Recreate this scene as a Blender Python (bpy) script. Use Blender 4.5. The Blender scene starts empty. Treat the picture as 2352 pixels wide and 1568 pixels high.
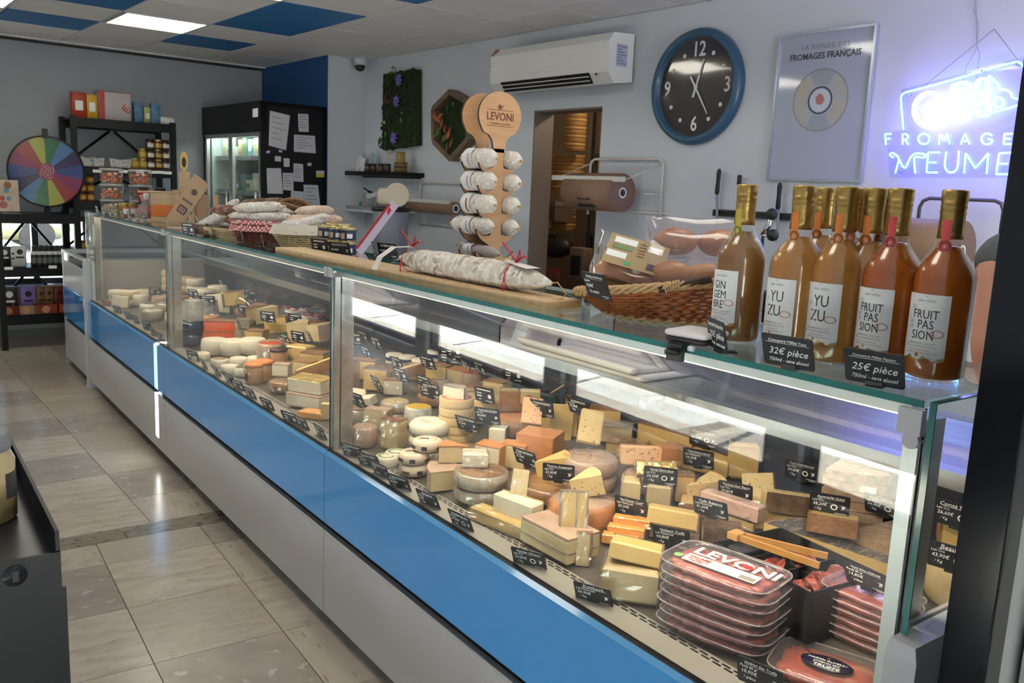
import bpy, bmesh, math, random
from mathutils import Vector, Matrix, Euler
random.seed(7)
PI = math.pi
SC = bpy.context.scene
COL = SC.collection
# ---------------------------------------------------------------- camera
# world: X across the counter (towards the staff side), Y along the counter, Z up, floor at 0
CR = ((0.80974835, -0.58515368, 0.04362099), (-0.06508608, -0.16345099, -0.98440214), (0.58315643, 0.79427889, -0.17043953))
FPX, EYE, G = 1995.3, 1.453, 0.049231
cd = bpy.data.cameras.new('camera'); cam = bpy.data.objects.new('camera', cd); COL.objects.link(cam)
r0, r1, r2 = (Vector(r) for r in CR)
cam.matrix_world = Matrix((( r0.x, -r1.x, -r2.x, 0), (r0.y, -r1.y, -r2.y, 0), (r0.z, -r1.z, -r2.z, EYE), (0, 0, 0, 1)))
cd.sensor_width = 36; cd.lens = FPX / 2352 * 36; cd.clip_start = .02
cd.dof.use_dof = True; cd.dof.focus_distance = 1.7; cd.dof.aperture_fstop = 16
SC.camera = cam
# ---------------------------------------------------------------- world, sun, daylight, exposure
SC.view_settings.view_transform = 'Standard'; SC.view_settings.look = 'None'
SC.view_settings.gamma = 1; SC.view_settings.use_curve_mapping = False
SC.view_settings.exposure = 0.68
w = bpy.data.worlds.new('sky'); SC.world = w; w.use_nodes = True
wn = w.node_tree; bgn = wn.nodes['Background']; sk = wn.nodes.new('ShaderNodeTexSky')
sk.sky_type = 'NISHITA'; sk.sun_disc = False; sk.sun_elevation = math.radians(38); sk.sun_rotation = math.radians(250); sk.air_density = 1.0; sk.dust_density = 2.0
wn.links.new(sk.outputs[0], bgn.inputs[0]); bgn.inputs[1].default_value = 0.55
sl = bpy.data.lights.new('sun', 'SUN'); sun = bpy.data.objects.new('sun', sl); COL.objects.link(sun)
sl.energy = 110.0; sl.angle = .006; sl.color = (1, .96, .9)
SUN_DIR = Vector((1.0, -.25, -.42)).normalized()          # direction the light travels
sun.rotation_euler = SUN_DIR.to_track_quat('-Z', 'Y').to_euler()
def portal(x, y, z, sx, sz, rz):                             # window opening: guides sky light into the room
    l = bpy.data.lights.new('window_daylight', 'AREA'); l.shape = 'RECTANGLE'; l.size = sx; l.size_y = sz
    l.cycles.is_portal = True
    o = bpy.data.objects.new('window_daylight', l); COL.objects.link(o); o.location = (x, y, z); o.rotation_euler = (PI/2, 0, rz)
# ---------------------------------------------------------------- helpers
def rayd(px, py):
    a, b = (px-1176)/FPX, (py-784)/FPX
    return r0*a + r1*b + r2
def at(px, py, z):                       # point at height z
    r = rayd(px, py); t = (z-EYE)/r.z; return Vector((r.x*t, r.y*t, z))
def atx(px, py, x):
    r = rayd(px, py); t = x/r.x; return Vector((x, r.y*t, EYE+r.z*t))
def aty(px, py, y):
    r = rayd(px, py); t = y/r.y; return Vector((r.x*t, y, EYE+r.z*t))
CG, SG = math.cos(G), math.sin(G)
def room(x, y, z=0): return Vector((x*CG-y*SG, x*SG+y*CG, z))      # room axes -> world
def wallpt(px, py, c=3.985):             # point on the long right wall
    r = rayd(px, py); t = c/(r.x*CG+r.y*SG); return Vector((r.x*t, r.y*t, EYE+r.z*t))
def backpt(px, py, c=8.54):
    r = rayd(px, py); t = c/(-r.x*SG+r.y*CG); return Vector((r.x*t, r.y*t, EYE+r.z*t))
RW, RB, RF = G-PI/2, G, -PI/2            # facing: right wall, back wall, counter front
def proj(p):
    q = Vector(p)-Vector((0, 0, EYE)); c = q.dot(r2); return (1176+FPX*q.dot(r0)/c, 784+FPX*q.dot(r1)/c)

MATS = {}
def mat(name, col=(.5,.5,.5), rough=.5, metal=0, spec=.5, coat=0, n=None, bump=None, emit=None, alpha=1, sss=0, n2=None):
    """n=(colour2, scale, lo, hi[, stretch]) noise mix ; bump=(scale, strength)"""
    if name in MATS: return MATS[name]
    m = bpy.data.materials.new(name); m.use_nodes = True; t = m.node_tree; b = t.nodes['Principled BSDF']; MATS[name] = m
    c4 = lambda c: (c[0], c[1], c[2], 1)
    b.inputs['Base Color'].default_value = c4(col); b.inputs['Roughness'].default_value = rough; b.inputs['Metallic'].default_value = metal
    b.inputs['Specular IOR Level'].default_value = spec
    if coat: b.inputs['Coat Weight'].default_value = coat; b.inputs['Coat Roughness'].default_value = .08
    if emit: b.inputs['Emission Color'].default_value = c4(emit[0]); b.inputs['Emission Strength'].default_value = emit[1]
    if sss: b.inputs['Subsurface Weight'].default_value = sss; b.inputs['Subsurface Scale'].default_value = .01
    if n or bump or n2: tc = t.nodes.new('ShaderNodeTexCoord')
    out = None
    for q in (n, n2):
        if not q: continue
        nz = t.nodes.new('ShaderNodeTexNoise'); nz.inputs['Scale'].default_value = q[1]; nz.inputs['Detail'].default_value = 5
        if len(q) > 4:
            mp = t.nodes.new('ShaderNodeMapping'); mp.inputs['Scale'].default_value = q[4]; t.links.new(tc.outputs['Object'], mp.inputs[0]); t.links.new(mp.outputs[0], nz.inputs['Vector'])
        else: t.links.new(tc.outputs['Object'], nz.inputs['Vector'])
        rp = t.nodes.new('ShaderNodeMapRange'); rp.inputs[1].default_value = q[2]; rp.inputs[2].default_value = q[3]
        t.links.new(nz.outputs[0], rp.inputs[0])
        mx = t.nodes.new('ShaderNodeMix'); mx.data_type = 'RGBA'; mx.inputs[7].default_value = c4(q[0])
        if out: t.links.new(out, mx.inputs[6])
        else: mx.inputs[6].default_value = c4(col)
        t.links.new(rp.outputs[0], mx.inputs[0]); out = mx.outputs[2]
    if out: t.links.new(out, b.inputs['Base Color'])
    if bump:
        nz = t.nodes.new('ShaderNodeTexNoise'); nz.inputs['Scale'].default_value = bump[0]; nz.inputs['Detail'].default_value = 3
        if bump[1] > .7: nz.inputs['Distortion'].default_value = 2.5; nz.noise_type = 'RIDGED_MULTIFRACTAL'
        if len(bump) > 2:
            mp = t.nodes.new('ShaderNodeMapping'); mp.inputs['Scale'].default_value = bump[2]; t.links.new(tc.outputs['Object'], mp.inputs[0]); t.links.new(mp.outputs[0], nz.inputs['Vector'])
        else: t.links.new(tc.outputs['Object'], nz.inputs['Vector'])
        bp = t.nodes.new('ShaderNodeBump'); bp.inputs['Strength'].default_value = min(1, bump[1]); bp.inputs['Distance'].default_value = .01
        t.links.new(nz.outputs[0], bp.inputs['Height']); t.links.new(bp.outputs[0], b.inputs['Normal'])
        if coat: t.links.new(bp.outputs[0], b.inputs['Coat Normal'])
    return m
def glassmat(name, tint=(.95,.98,.97), refl=1.45, rough=0.0, cover=0, ccol=(.8,.8,.8)):
    """thin clear sheet: see-through with fresnel reflection; cover = milky share"""
    if name in MATS: return MATS[name]
    m = bpy.data.materials.new(name); m.use_nodes = True; t = m.node_tree; MATS[name] = m
    t.nodes.remove(t.nodes['Principled BSDF']); o = t.nodes['Material Output']
    tr = t.nodes.new('ShaderNodeBsdfTransparent'); tr.inputs[0].default_value = (*tint, 1)
    gl = t.nodes.new('ShaderNodeBsdfGlossy'); gl.inputs['Roughness'].default_value = rough; gl.inputs[0].default_value = (1,1,1,1)
    lw = t.nodes.new('ShaderNodeLayerWeight'); lw.inputs[0].default_value = .5
    pw = t.nodes.new('ShaderNodeMath'); pw.operation = 'POWER'; pw.inputs[1].default_value = 5; t.links.new(lw.outputs['Facing'], pw.inputs[0])
    f0 = ((refl-1)/(refl+1))**2
    fr = t.nodes.new('ShaderNodeMath'); fr.operation = 'MULTIPLY_ADD'; fr.inputs[1].default_value = 1-f0; fr.inputs[2].default_value = f0; t.links.new(pw.outputs[0], fr.inputs[0])
    mx = t.nodes.new('ShaderNodeMixShader'); t.links.new(fr.outputs[0], mx.inputs[0]); t.links.new(gl.outputs[0], mx.inputs[2])
    if cover:
        df = t.nodes.new('ShaderNodeBsdfDiffuse'); df.inputs[0].default_value = (*ccol, 1)
        m2 = t.nodes.new('ShaderNodeMixShader'); m2.inputs[0].default_value = cover
        t.links.new(tr.outputs[0], m2.inputs[1]); t.links.new(df.outputs[0], m2.inputs[2]); t.links.new(m2.outputs[0], mx.inputs[1])
    else: t.links.new(tr.outputs[0], mx.inputs[1])
    t.links.new(mx.outputs[0], o.inputs[0]); return m

class MB:
    """collects shapes into one mesh; m = material slot of the shapes added next"""
    def __init__(s): s.v = []; s.f = []; s.mi = []; s.m = 0; s.sm = []
    def add(s, vs, fs, M=None, smooth=False):
        k = len(s.v)
        if M is None: s.v += [Vector(v) for v in vs]
        else: s.v += [M @ Vector(v) for v in vs]
        for q in fs: s.f.append([k+i for i in q]); s.mi.append(s.m); s.sm.append(smooth)
        return s
    def box(s, c, d, M=None):
        x, y, z = (a/2 for a in d); c = Vector(c)
        vs = [c+Vector((i*x, j*y, k*z)) for k in (-1,1) for j in (-1,1) for i in (-1,1)]
        return s.add(vs, [(0,2,3,1),(4,5,7,6),(0,1,5,4),(1,3,7,5),(3,2,6,7),(2,0,4,6)], M)
    def bx(s, a, b, M=None):
        return s.box([(p+q)/2 for p, q in zip(a, b)], [abs(q-p) for p, q in zip(a, b)], M)
    def rbox(s, c, d, r, M=None, n=3):            # box with rounded vertical edges and softened top
        x, y = d[0]/2-r, d[1]/2-r; pts = []
        for cx, cy, a0 in ((x,y,0),(-x,y,PI/2),(-x,-y,PI),(x,-y,3*PI/2)):
            for i in range(n+1):
                a = a0+PI/2*i/n; pts.append((cx+r*math.cos(a), cy+r*math.sin(a)))
        e = min(r*.6, d[2]*.3); z0, z1 = -d[2]/2, d[2]/2; L = len(pts); T = Matrix.Translation(c); T = T if M is None else M @ T
        sh = lambda k: [(p[0]*(1-k/(d[0]/2)), p[1]*(1-k/(d[1]/2))) for p in pts]
        rings = [(sh(e), z0), (pts, z0+e), (pts, z1-e), (sh(e*.35), z1-e*.3), (sh(e), z1)]
        vs = [(p[0], p[1], z) for P, z in rings for p in P]
        fs = [[k*L+i, k*L+(i+1)%L, (k+1)*L+(i+1)%L, (k+1)*L+i] for k in range(4) for i in range(L)]
        fs += [list(range(L))[::-1], [4*L+i for i in range(L)]]
        return s.add(vs, fs, T, True)
    def prism(s, poly, z0, z1, M=None, smooth=False):   # poly in xy, extruded z
        L = len(poly)
        return s.add([(p[0], p[1], z) for z in (z0, z1) for p in poly], [list(range(L))[::-1], [L+i for i in range(L)]]+[[i, (i+1)%L, L+(i+1)%L, L+i] for i in range(L)], M, smooth)
    def plate(s, poly, t, M=None, y0=0):                # poly in xz, thickness along y (front at y0)
        L = len(poly)
        return s.add([(p[0], y, p[1]) for y in (y0, y0+t) for p in poly], [list(range(L)), [L+i for i in range(L)][::-1]]+[[(i+1)%L, i, L+i, L+(i+1)%L] for i in range(L)], M)
    def lathe(s, prof, n=20, M=None, a0=0, a1=2*PI, caps=True):
        full = abs(a1-a0-2*PI) < 1e-6; k = n if full else n+1; vs = []
        for r, z in prof:
            for i in range(k):
                a = a0+(a1-a0)*i/n; vs.append((r*math.cos(a), r*math.sin(a), z))
        fs = []; P = len(prof)
        for j in range(P-1):
            for i in range(n if full else k-1):
                i2 = (i+1) % k; fs.append((j*k+i, j*k+i2, (j+1)*k+i2, (j+1)*k+i))
        if caps and full:
            if prof[0][0] > 1e-5: fs.append(tuple(range(k))[::-1])
            if prof[-1][0] > 1e-5: fs.append(tuple((P-1)*k+i for i in range(k)))
        return s.add(vs, fs, M, True)
    def cyl(s, p0, p1, ra, rb=None, n=12, M=None, smooth=True):
        p0, p1 = Vector(p0), Vector(p1); rb = ra if rb is None else rb; d = p1-p0
        T = Matrix.Translation(p0) @ d.to_track_quat('Z', 'Y').to_matrix().to_4x4(); T = T if M is None else M @ T
        k = len(s.f); s.lathe([(ra, 0), (rb, d.length)], n, T)
        for i in range(len(s.f)-2, len(s.f)): s.sm[i] = False
        return s
    def tube(s, path, r, n=8, M=None, closed=False, taper=None):
        P = [Vector(p) for p in path]; L = len(P); vs = []; up = Vector((0,0,1)); prev = None
        for i, p in enumerate(P):
            a = P[(i-1) % L] if (closed or i) else p; b = P[(i+1) % L] if (closed or i < L-1) else p
            t = (b-a); t = t.normalized() if t.length > 1e-9 else up
            if prev is None: x = t.orthogonal().normalized()
            else:
                x = prev-t*prev.dot(t); x = x.normalized() if x.length > 1e-6 else t.orthogonal().normalized()
            prev = x; y = t.cross(x); q = r if not taper else taper[i]
            vs += [p+(x*math.cos(2*PI*j/n)+y*math.sin(2*PI*j/n))*q for j in range(n)]
        fs = [(i*n+j, i*n+(j+1)%n, ((i+1)%L)*n+(j+1)%n, ((i+1)%L)*n+j) for i in range(L if closed else L-1) for j in range(n)]
        if not closed: fs += [tuple(range(n))[::-1], tuple((L-1)*n+j for j in range(n))]
        return s.add(vs, fs, M, True)
    def ball(s, c, r, M=None, n=12, sc=(1,1,1)):
        T = Matrix.Translation(c) @ Matrix.Diagonal((*sc, 1)); T = T if M is None else M @ T
        k = n//2; return s.lathe([(max(1e-6, r*math.sin(PI*i/k)), -r*math.cos(PI*i/k)) for i in range(k+1)], n, T)
    def mesh(s, name, mats):
        me = bpy.data.meshes.new(name); me.from_pydata([tuple(v) for v in s.v], [], s.f)
        for m in (mats if isinstance(mats, (list, tuple)) else [mats]): me.materials.append(m)
        me.polygons.foreach_set('material_index', s.mi); me.polygons.foreach_set('use_smooth', s.sm); me.update(); return me
    def build(s, name, mats, parent=None, loc=(0,0,0), rot=(0,0,0), scale=None):
        return place(name, s.mesh(name, mats), parent, loc, rot, scale)
def place(name, me, parent=None, loc=(0,0,0), rot=(0,0,0), scale=None):
    o = bpy.data.objects.new(name, me); COL.objects.link(o); o.location = loc
    o.rotation_euler = rot if isinstance(rot, (tuple, Euler)) else (0, 0, rot)
    if scale: o.scale = scale
    if parent: o.parent = parent
    return o
def tag(o, label, cat, group=None):
    o['label'] = label; o['category'] = cat
    if group: o['group'] = group
    return o
def thing(name, label, cat, loc=(0,0,0), rot=0, group=None):
    return tag(place(name, None, None, loc, rot), label, cat, group)
def struct(o): o['kind'] = 'structure'; return o
def stuff(o): o['kind'] = 'stuff'; return o
def dup(o, loc, rot=None, label=None, parent=None):
    c = o.copy(); COL.objects.link(c)
    if parent: c.parent = parent
    else:
        c.location = loc
        if rot is not None: c.rotation_euler = rot if isinstance(rot, tuple) else (0, 0, rot)
        if label: c['label'] = label
    for ch in list(o.children): dup(ch, None, parent=c)
    return c
ORD = ['first','second','third','fourth','fifth','sixth','seventh','eighth','ninth','tenth','eleventh','twelfth']
TXT = {}
def text_mesh(body, size, mt, bold=0, shear=0, align='CENTER', depth=.0003, spacing=1.0, sx=1.0):
    key = (body, size, mt.name, bold, shear, align, spacing, sx)
    if key in TXT: return TXT[key]
    cu = bpy.data.curves.new('lettering', 'FONT'); cu.body = body; cu.size = size; cu.align_x = align; cu.align_y = 'CENTER'
    cu.offset = bold*size; cu.shear = shear; cu.extrude = depth; cu.resolution_u = 2; cu.space_character = spacing
    o = bpy.data.objects.new('lettering', cu)
    me = bpy.data.meshes.new_from_object(o)
    me.name = 'lettering'; me.transform(Matrix.Rotation(PI/2, 4, 'X') @ Matrix.Scale(sx, 4, (1,0,0))); me.materials.clear(); me.materials.append(mt)
    bpy.data.objects.remove(o); bpy.data.curves.remove(cu); TXT[key] = me; return me
def write(body, size, mt, parent, loc, rot=(0,0,0), **k):
    return place('lettering', text_mesh(body, size, mt, **k), parent, loc, rot)
# ---------------------------------------------------------------- materials used in many places
WHITE = mat('white_paint', (.63,.665,.73), .55, n=((.575,.615,.69), 1.1, .35, .75))
BLACKM = mat('black_metal', (.006,.006,.007), .42, spec=.3)
BLACKP = mat('black_plastic', (.01,.01,.012), .45)
STEEL = mat('brushed_steel', (.62,.62,.63), .28, 1, n=((.45,.45,.46), 30, .3, .7, (1,.03,1)))
ALU = mat('aluminium', (.72,.73,.74), .32, .9)
INK = mat('white_ink', (.85,.85,.84), .6)
DARKINK = mat('dark_ink', (.03,.03,.035), .6)
PAPER = mat('white_paper', (.82,.82,.8), .7)
CLEAR = glassmat('clear_glass')
EDGE = mat('green_glass_edge', (.015,.16,.15), .12, 0, .6, coat=.5)
# ================================================================ the setting
CEIL = 2.54
RX, RY, LX, FY = 3.99, 8.543, -1.15, -1.7       # room axes: right wall, back wall, left wall, front wall
def rbxm(mb, a, b):                              # box given in room axes
    mb.bx(a, b, Matrix.Rotation(G, 4, 'Z')); return mb
# floor ----------------------------------------------------------
GROUT = mat('floor_grout', (.10,.085,.07), .8)
fl = struct(rbxm(MB(), (LX-.2, FY-.2, -.06), (RX+1.6, RY+.2, -.004)).build('floor', GROUT))
def marble(i, a, b, vein, sc, st):
    return mat('marble_%d' % i, a, .2, spec=.55, n=(b, sc, .35, .7, st), n2=(vein, sc*2.3, .60, .68, st), bump=(60, .02))
MARB = [marble(0, (.52,.45,.37), (.40,.33,.26), (.34,.28,.22), 5, (1,4,1)), marble(1, (.41,.34,.28), (.31,.26,.22), (.50,.44,.38), 7, (1,1,1)),
        marble(2, (.50,.43,.35), (.44,.37,.30), (.30,.24,.19), 4, (5,1,1)), marble(3, (.36,.30,.25), (.28,.235,.20), (.45,.39,.33), 6, (1,1.5,1)), marble(4, (.45,.38,.31), (.39,.325,.265), (.33,.27,.21), 8, (1,5,1))]
tile_me = [MB().prism([(-.1985,-.2005),(.1985,-.2005),(.1985,.2005),(-.1985,.2005)], -.02, 0).mesh('floor_tile', m) for m in MARB]
def floor_tiles(u0, v0, phi, rows, us, pitch=.404):
    c, s = math.cos(phi), math.sin(phi)
    for (va, vb) in rows:
        for k in us:
            uc, vc = u0+.4*(k+.5), (va+vb)/2
            x, y = uc*c+vc*s, -uc*s+vc*c
            if x > 1.45 or x < -2.3: continue
            m = random.choice((0,0,1,2,2,3,4,4)); 
            o = place('floor_tile', tile_me[m], fl, (x, y, 0), -phi); o.scale = (1, (vb-va)/.404, 1)
floor_tiles(.515, 0, .030, [(3.385-.404*(k+1), 3.385-.404*k) for k in range(8)]+[(3.385, 3.60)], range(-7, 3))
floor_tiles(.59, 0, -.035, [(3.63, 4.0)]+[(4.0+.405*k, 4.405+.405*k) for k in range(12)], range(-6, 3))
tm = mat('threshold_stone', (.27,.225,.17), .22, n=((.20,.165,.125), 9, .35, .7, (1,3,1)), n2=((.06,.05,.04), 22, .58, .66, (1,2.5,1)))
tb = MB()
for k, (xa, xb) in enumerate(((-2.2,-.9),(-.9,.1),(.1,.74),(.74,1.6))):
    tb.prism([(xa+.002, 3.588), (xb-.002, 3.588-.0), (xb-.002, 3.70), (xa+.002, 3.70)], -.02, .0005)
for k, (xa, xb) in enumerate(((-2.2,-.9),(-.9,.1),(.1,.74),(.74,1.45))):
    MB().prism([(xa+.002, 3.575), (xb-.002, 3.575), (xb-.002, 3.70), (xa+.002, 3.70)], -.02, .001).build('threshold_slab', tm, fl)
# ceiling --------------------------------------------------------
ce = struct(rbxm(MB(), (LX-.2, FY-.2, CEIL+.012), (RX+.2, RY+.2, CEIL+.06)).build('ceiling', mat('ceiling_grid', (.42,.42,.41), .5)))
TG = mat('ceiling_tile_grey', (.76,.76,.77), .8, n=((.71,.71,.73), 3, .3, .7), bump=(180, .05))
TB = mat('ceiling_tile_blue', (.016,.17,.44), .5, n=((.013,.145,.39), 3, .3, .7))
LED = mat('led_panel', (.9,.9,.85), .5, emit=((1,.95,.80), 4.5))
t_g = MB().box((0,0,.006), (.585,.585,.012)).mesh('ceiling_tile', TG); t_b = MB().box((0,0,.006), (.585,.585,.012)).mesh('ceiling_tile', TB)
blue = {(-1,1),(-1,3),(1,1),(1,3),(1,4),(1,6),(-1,6),(-3,4),(1,9),(-1,8),(-3,1),(-3,7)}
lamp = {(0,2),(0,5),(-2,2),(-2,5),(0,8),(-2,8),(0,11),(-2,11),(2,12)}
nl = 0
for k in range(-7, 4):
    for j in range(-1, 17):
        xa, xb = 1.7745+.6*k, 1.7745+.6*(k+1); yb, ya = 8.3118-.6*j, 8.3118-.6*(j+1)
        xa, xb, ya, yb = max(xa, LX), min(xb, RX), max(ya, FY), min(yb, RY)
        if xb-xa < .05 or yb-ya < .03: continue
        if (k, j) in lamp:
            nl += 1
            t = thing('ceiling_light', {(0,2): 'lit square ceiling panel light with blue tile to its right, above the far shelves', (0,5): 'lit ceiling panel light cut off by the top edge of the picture, right one', (-2,2): 'lit ceiling panel light at the top left corner of the picture'}.get((k, j), 'square panel light in the ceiling outside the picture'), 'ceiling light', room((xa+xb)/2, (ya+yb)/2, CEIL), G, 'ceiling panel lights')
            fr = MB()
            for sx, sy, dx, dy in ((0,.28,.585,.02),(0,-.28,.585,.02),(.28,0,.02,.545),(-.28,0,.02,.545)): fr.box((sx,sy,.002), (dx,dy,.016))
            fr.build('frame', ALU, t); MB().box((0,0,.006), (.545,.545,.008)).build('diffuser', LED, t)
            continue
        o = place('ceiling_tile', t_b if (k, j) in blue else t_g, ce, room((xa+xb)/2, (ya+yb)/2, CEIL), G)
        o.scale = ((xb-xa-.015)/.585, (yb-ya-.015)/.585, 1)
# right wall with doorway ----------------------------------------
wr = MB(); D0, D1, DZ = 4.102, 4.772, 2.008
for a, b in (((RX,FY,0),(RX+.16,D0,CEIL)), ((RX,D1,0),(RX+.16,RY+.2,CEIL)), ((RX,D0,DZ),(RX+.16,D1,CEIL))): rbxm(wr, a, b)
struct(wr.build('wall_right', WHITE))
TAUPE = mat('taupe_frame', (.17,.15,.14), .5)
dt = MB(); rbxm(dt, (RX-.002, D1-.012, 0), (RX+.17, D1+.0, DZ)); rbxm(dt, (RX-.002, D0, DZ-.012), (RX+.17, D1, DZ))
struct(dt.build('trim_1', TAUPE))
# store room behind the doorway
BACKR = mat('store_wall', (.36,.29,.22), .7)
sr = MB(); rbxm(sr, (RX+1.5, D0-.7, 0), (RX+1.56, D1+1.7, CEIL)); rbxm(sr, (RX+.16, D1+1.6, 0), (RX+1.5, D1+1.66, CEIL)); rbxm(sr, (RX+.16, D0-.76, 0), (RX+1.5, D0-.7, CEIL)); rbxm(sr, (RX+.16, D0-.76, CEIL), (RX+1.56, D1+1.66, CEIL+.05))
struct(sr.build('wall_store', BACKR))
# back wall (grey) with a low window behind the dark shelves
GREYW = mat('grey_wall', (.36,.385,.42), .6, n=((.33,.355,.39), 1.3, .3, .7))
wb = MB(); W0, W1, WZ0, WZ1 = 1.10, 1.98, .46, 1.06
for a, b in (((LX,RY,0),(W0,RY+.16,CEIL)), ((W1,RY,0),(RX+.16,RY+.16,CEIL)), ((W0,RY,0),(W1,RY+.16,WZ0)), ((W0,RY,WZ1),(W1,RY+.16,CEIL))): rbxm(wb, a, b)
struct(wb.build('wall_back', GREYW))
def window(nm, cx, cy, z0, z1, width, axis, bars, pane=CLEAR):
    o = struct(place(nm, None, None, room(cx, cy, 0), G if axis == 'x' else G-PI/2)); fm = MB(); h = z1-z0; t = .05
    fm.bx((-width/2, -.03, z0), (width/2, .03, z0+t)); fm.bx((-width/2, -.03, z1-t), (width/2, .03, z1))
    xs = [-width/2+t/2]+[-width/2+width*(k+1)/(bars+1) for k in range(bars)]+[width/2-t/2]
    for x in xs: fm.bx((x-t/2, -.03, z0), (x+t/2, .03, z1))
    fm.build('window_frame', mat('window_frame_dark', (.03,.03,.035), .4), o)
    for a, b in zip(xs[:-1], xs[1:]): MB().bx((a, -.004, z0+t), (b, .004, z1-t)).build('window_pane', pane, o)
    return o
window('window_1', (W0+W1)/2, RY+.08, WZ0, WZ1, W1-W0, 'x', 1)
# cove under the ceiling at the back wall, blue chase in the corner, baseboards
cv = MB(); rbxm(cv, (LX, RY-.05, CEIL-.03), (3.61, RY, CEIL-.012)); struct(cv.build('trim_2', mat('cove_dark', (.02,.02,.022), .6)))
cv = MB(); rbxm(cv, (LX, RY-.10, CEIL-.012), (3.61, RY-.04, CEIL)); struct(cv.build('trim_3', TG))
BLUEW = mat('blue_wall_paint', (.012,.085,.27), .5)
ch = MB(); Mx = Matrix.Rotation(G, 4, 'Z')
ch.bx((3.612, 7.139, 0), (RX, RY, CEIL), Mx); struct(ch.build('wall_chase', WHITE))
cb = MB(); cb.bx((3.606, 7.136, 0), (3.612, RY, CEIL), Mx); struct(cb.build('wall_blue', BLUEW))
bb = MB(); rbxm(bb, (LX, RY-.012, 0), (3.6, RY, .07)); struct(bb.build('baseboard_back', mat('grey_baseboard', (.20,.205,.215), .5)))
# left wall: glazed shop front with added unseen blinds shaping the sun; front wall: glass door and window
LFR = MB(); LW = [(-1.2,.55),(.75,2.5),(2.7,4.45),(4.65,6.4),(6.6,8.3)]
LZ0, LZ1 = .07, 2.25
ys = [FY]+[v for p in LW for v in p]+[RY]
for a, b in zip(ys[0::2], ys[1::2]): rbxm(LFR, (LX-.14, a, 0), (LX, b, CEIL))
for a, b in LW: rbxm(LFR, (LX-.14, a, 0), (LX, b, LZ0)); rbxm(LFR, (LX-.14, a, LZ1), (LX, b, CEIL))
struct(LFR.build('wall_left', WHITE))
for k, (a, b) in enumerate(LW):
    window('window_%d' % (k+2), LX-.07, (a+b)/2, LZ0, LZ1, b-a, 'y', 0)
    gaps = [(a-.07, b+.07, .29)] if k != 3 else [(a-.07, 5.27, .29), (5.27, 5.325, 'low'), (5.27, 5.325, 'high'), (5.325, b+.07, .29)]  # blinds added out of view; their gaps let in only chosen slivers of sun
    BL = MATS.get('added_sun_blind')
    if BL is None:
        BL = mat('added_sun_blind', (.8,.8,.8), .8); t_ = BL.node_tree; tr_ = t_.nodes.new('ShaderNodeBsdfTranslucent'); tr_.inputs[0].default_value = (.068,.081,.107,1)
        df_ = t_.nodes.new('ShaderNodeBsdfDiffuse'); df_.inputs[0].default_value = (.7,.7,.7,1); ms_ = t_.nodes.new('ShaderNodeMixShader'); ms_.inputs[0].default_value = .5
        t_.links.new(df_.outputs[0], ms_.inputs[1]); t_.links.new(tr_.outputs[0], ms_.inputs[2]); t_.links.new(ms_.outputs[0], t_.nodes['Material Output'].inputs[0])
    for ga, gb, zb_ in gaps:
        zc_ = 1.16 if zb_ == 'low' else 2.3; za_ = 1.70 if zb_ == 'high' else .36
        o = thing('added_sun_blind', '%s added unseen blind shaping the sun, counted from the door%s' % (ORD[k], '' if ga < a else {'low': ', narrow lower strip', 'high': ', narrow upper strip'}.get(zb_, ', far half')), 'blind', room(LX+.03, (ga+gb)/2, 0), G-PI/2, 'added blinds that shape the sun')
        MB().bx((-(gb-ga)/2, -.002, za_), ((gb-ga)/2, 0, zc_)).build('fabric', BL, o)
        MB().bx((-(gb-ga)/2, -.012, za_-.012), ((gb-ga)/2, .008, za_)).build('bottom_bar', ALU, o); MB().cyl((-(gb-ga)/2, 0, 2.32), ((gb-ga)/2, 0, 2.32), .025).build('roller', WHITE, o)
WF = MB(); F0, F1 = -.9, 3.4
for a, b in (((LX,FY-.14,0),(F0,FY,CEIL)), ((F1,FY-.14,0),(RX,FY,CEIL)), ((F0,FY-.14,2.3),(F1,FY,CEIL)), ((F0,FY-.14,0),(F1,FY,.06))): rbxm(WF, a, b)
struct(WF.build('wall_front', WHITE))
window('window_8', (F0+F1)/2, FY-.07, .06, 2.3, F1-F0, 'x', 3)
p = room((F0+F1)/2, FY, 1.18); portal(p.x, p.y, p.z, F1-F0, 2.2, G+PI)
p = room((W0+W1)/2, RY, .76); portal(p.x, p.y, p.z, W1-W0, .6, G)
# pavement outside
struct(MB().bx((-30,-30,-.12), (30,30,-.08)).build('ground_outside', mat('pavement', (.42,.41,.39), .8, n=((.33,.32,.31), 4, .3, .7))))

tb_ = MB()  # unseen barrier, added to keep direct sun out of the low window gap
for k in range(7): rbxm(tb_, (LX-1.52, -2.+1.9*k, -.08), (LX-1.48, -1.96+1.9*k, 1.15))
rbxm(tb_, (LX-1.51, -2., .68), (LX-1.49, 10.5, 1.13)); struct(tb_.build('sun_blocker', mat('sun_blocker_fabric', (.25,.25,.26), .8)))
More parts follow.
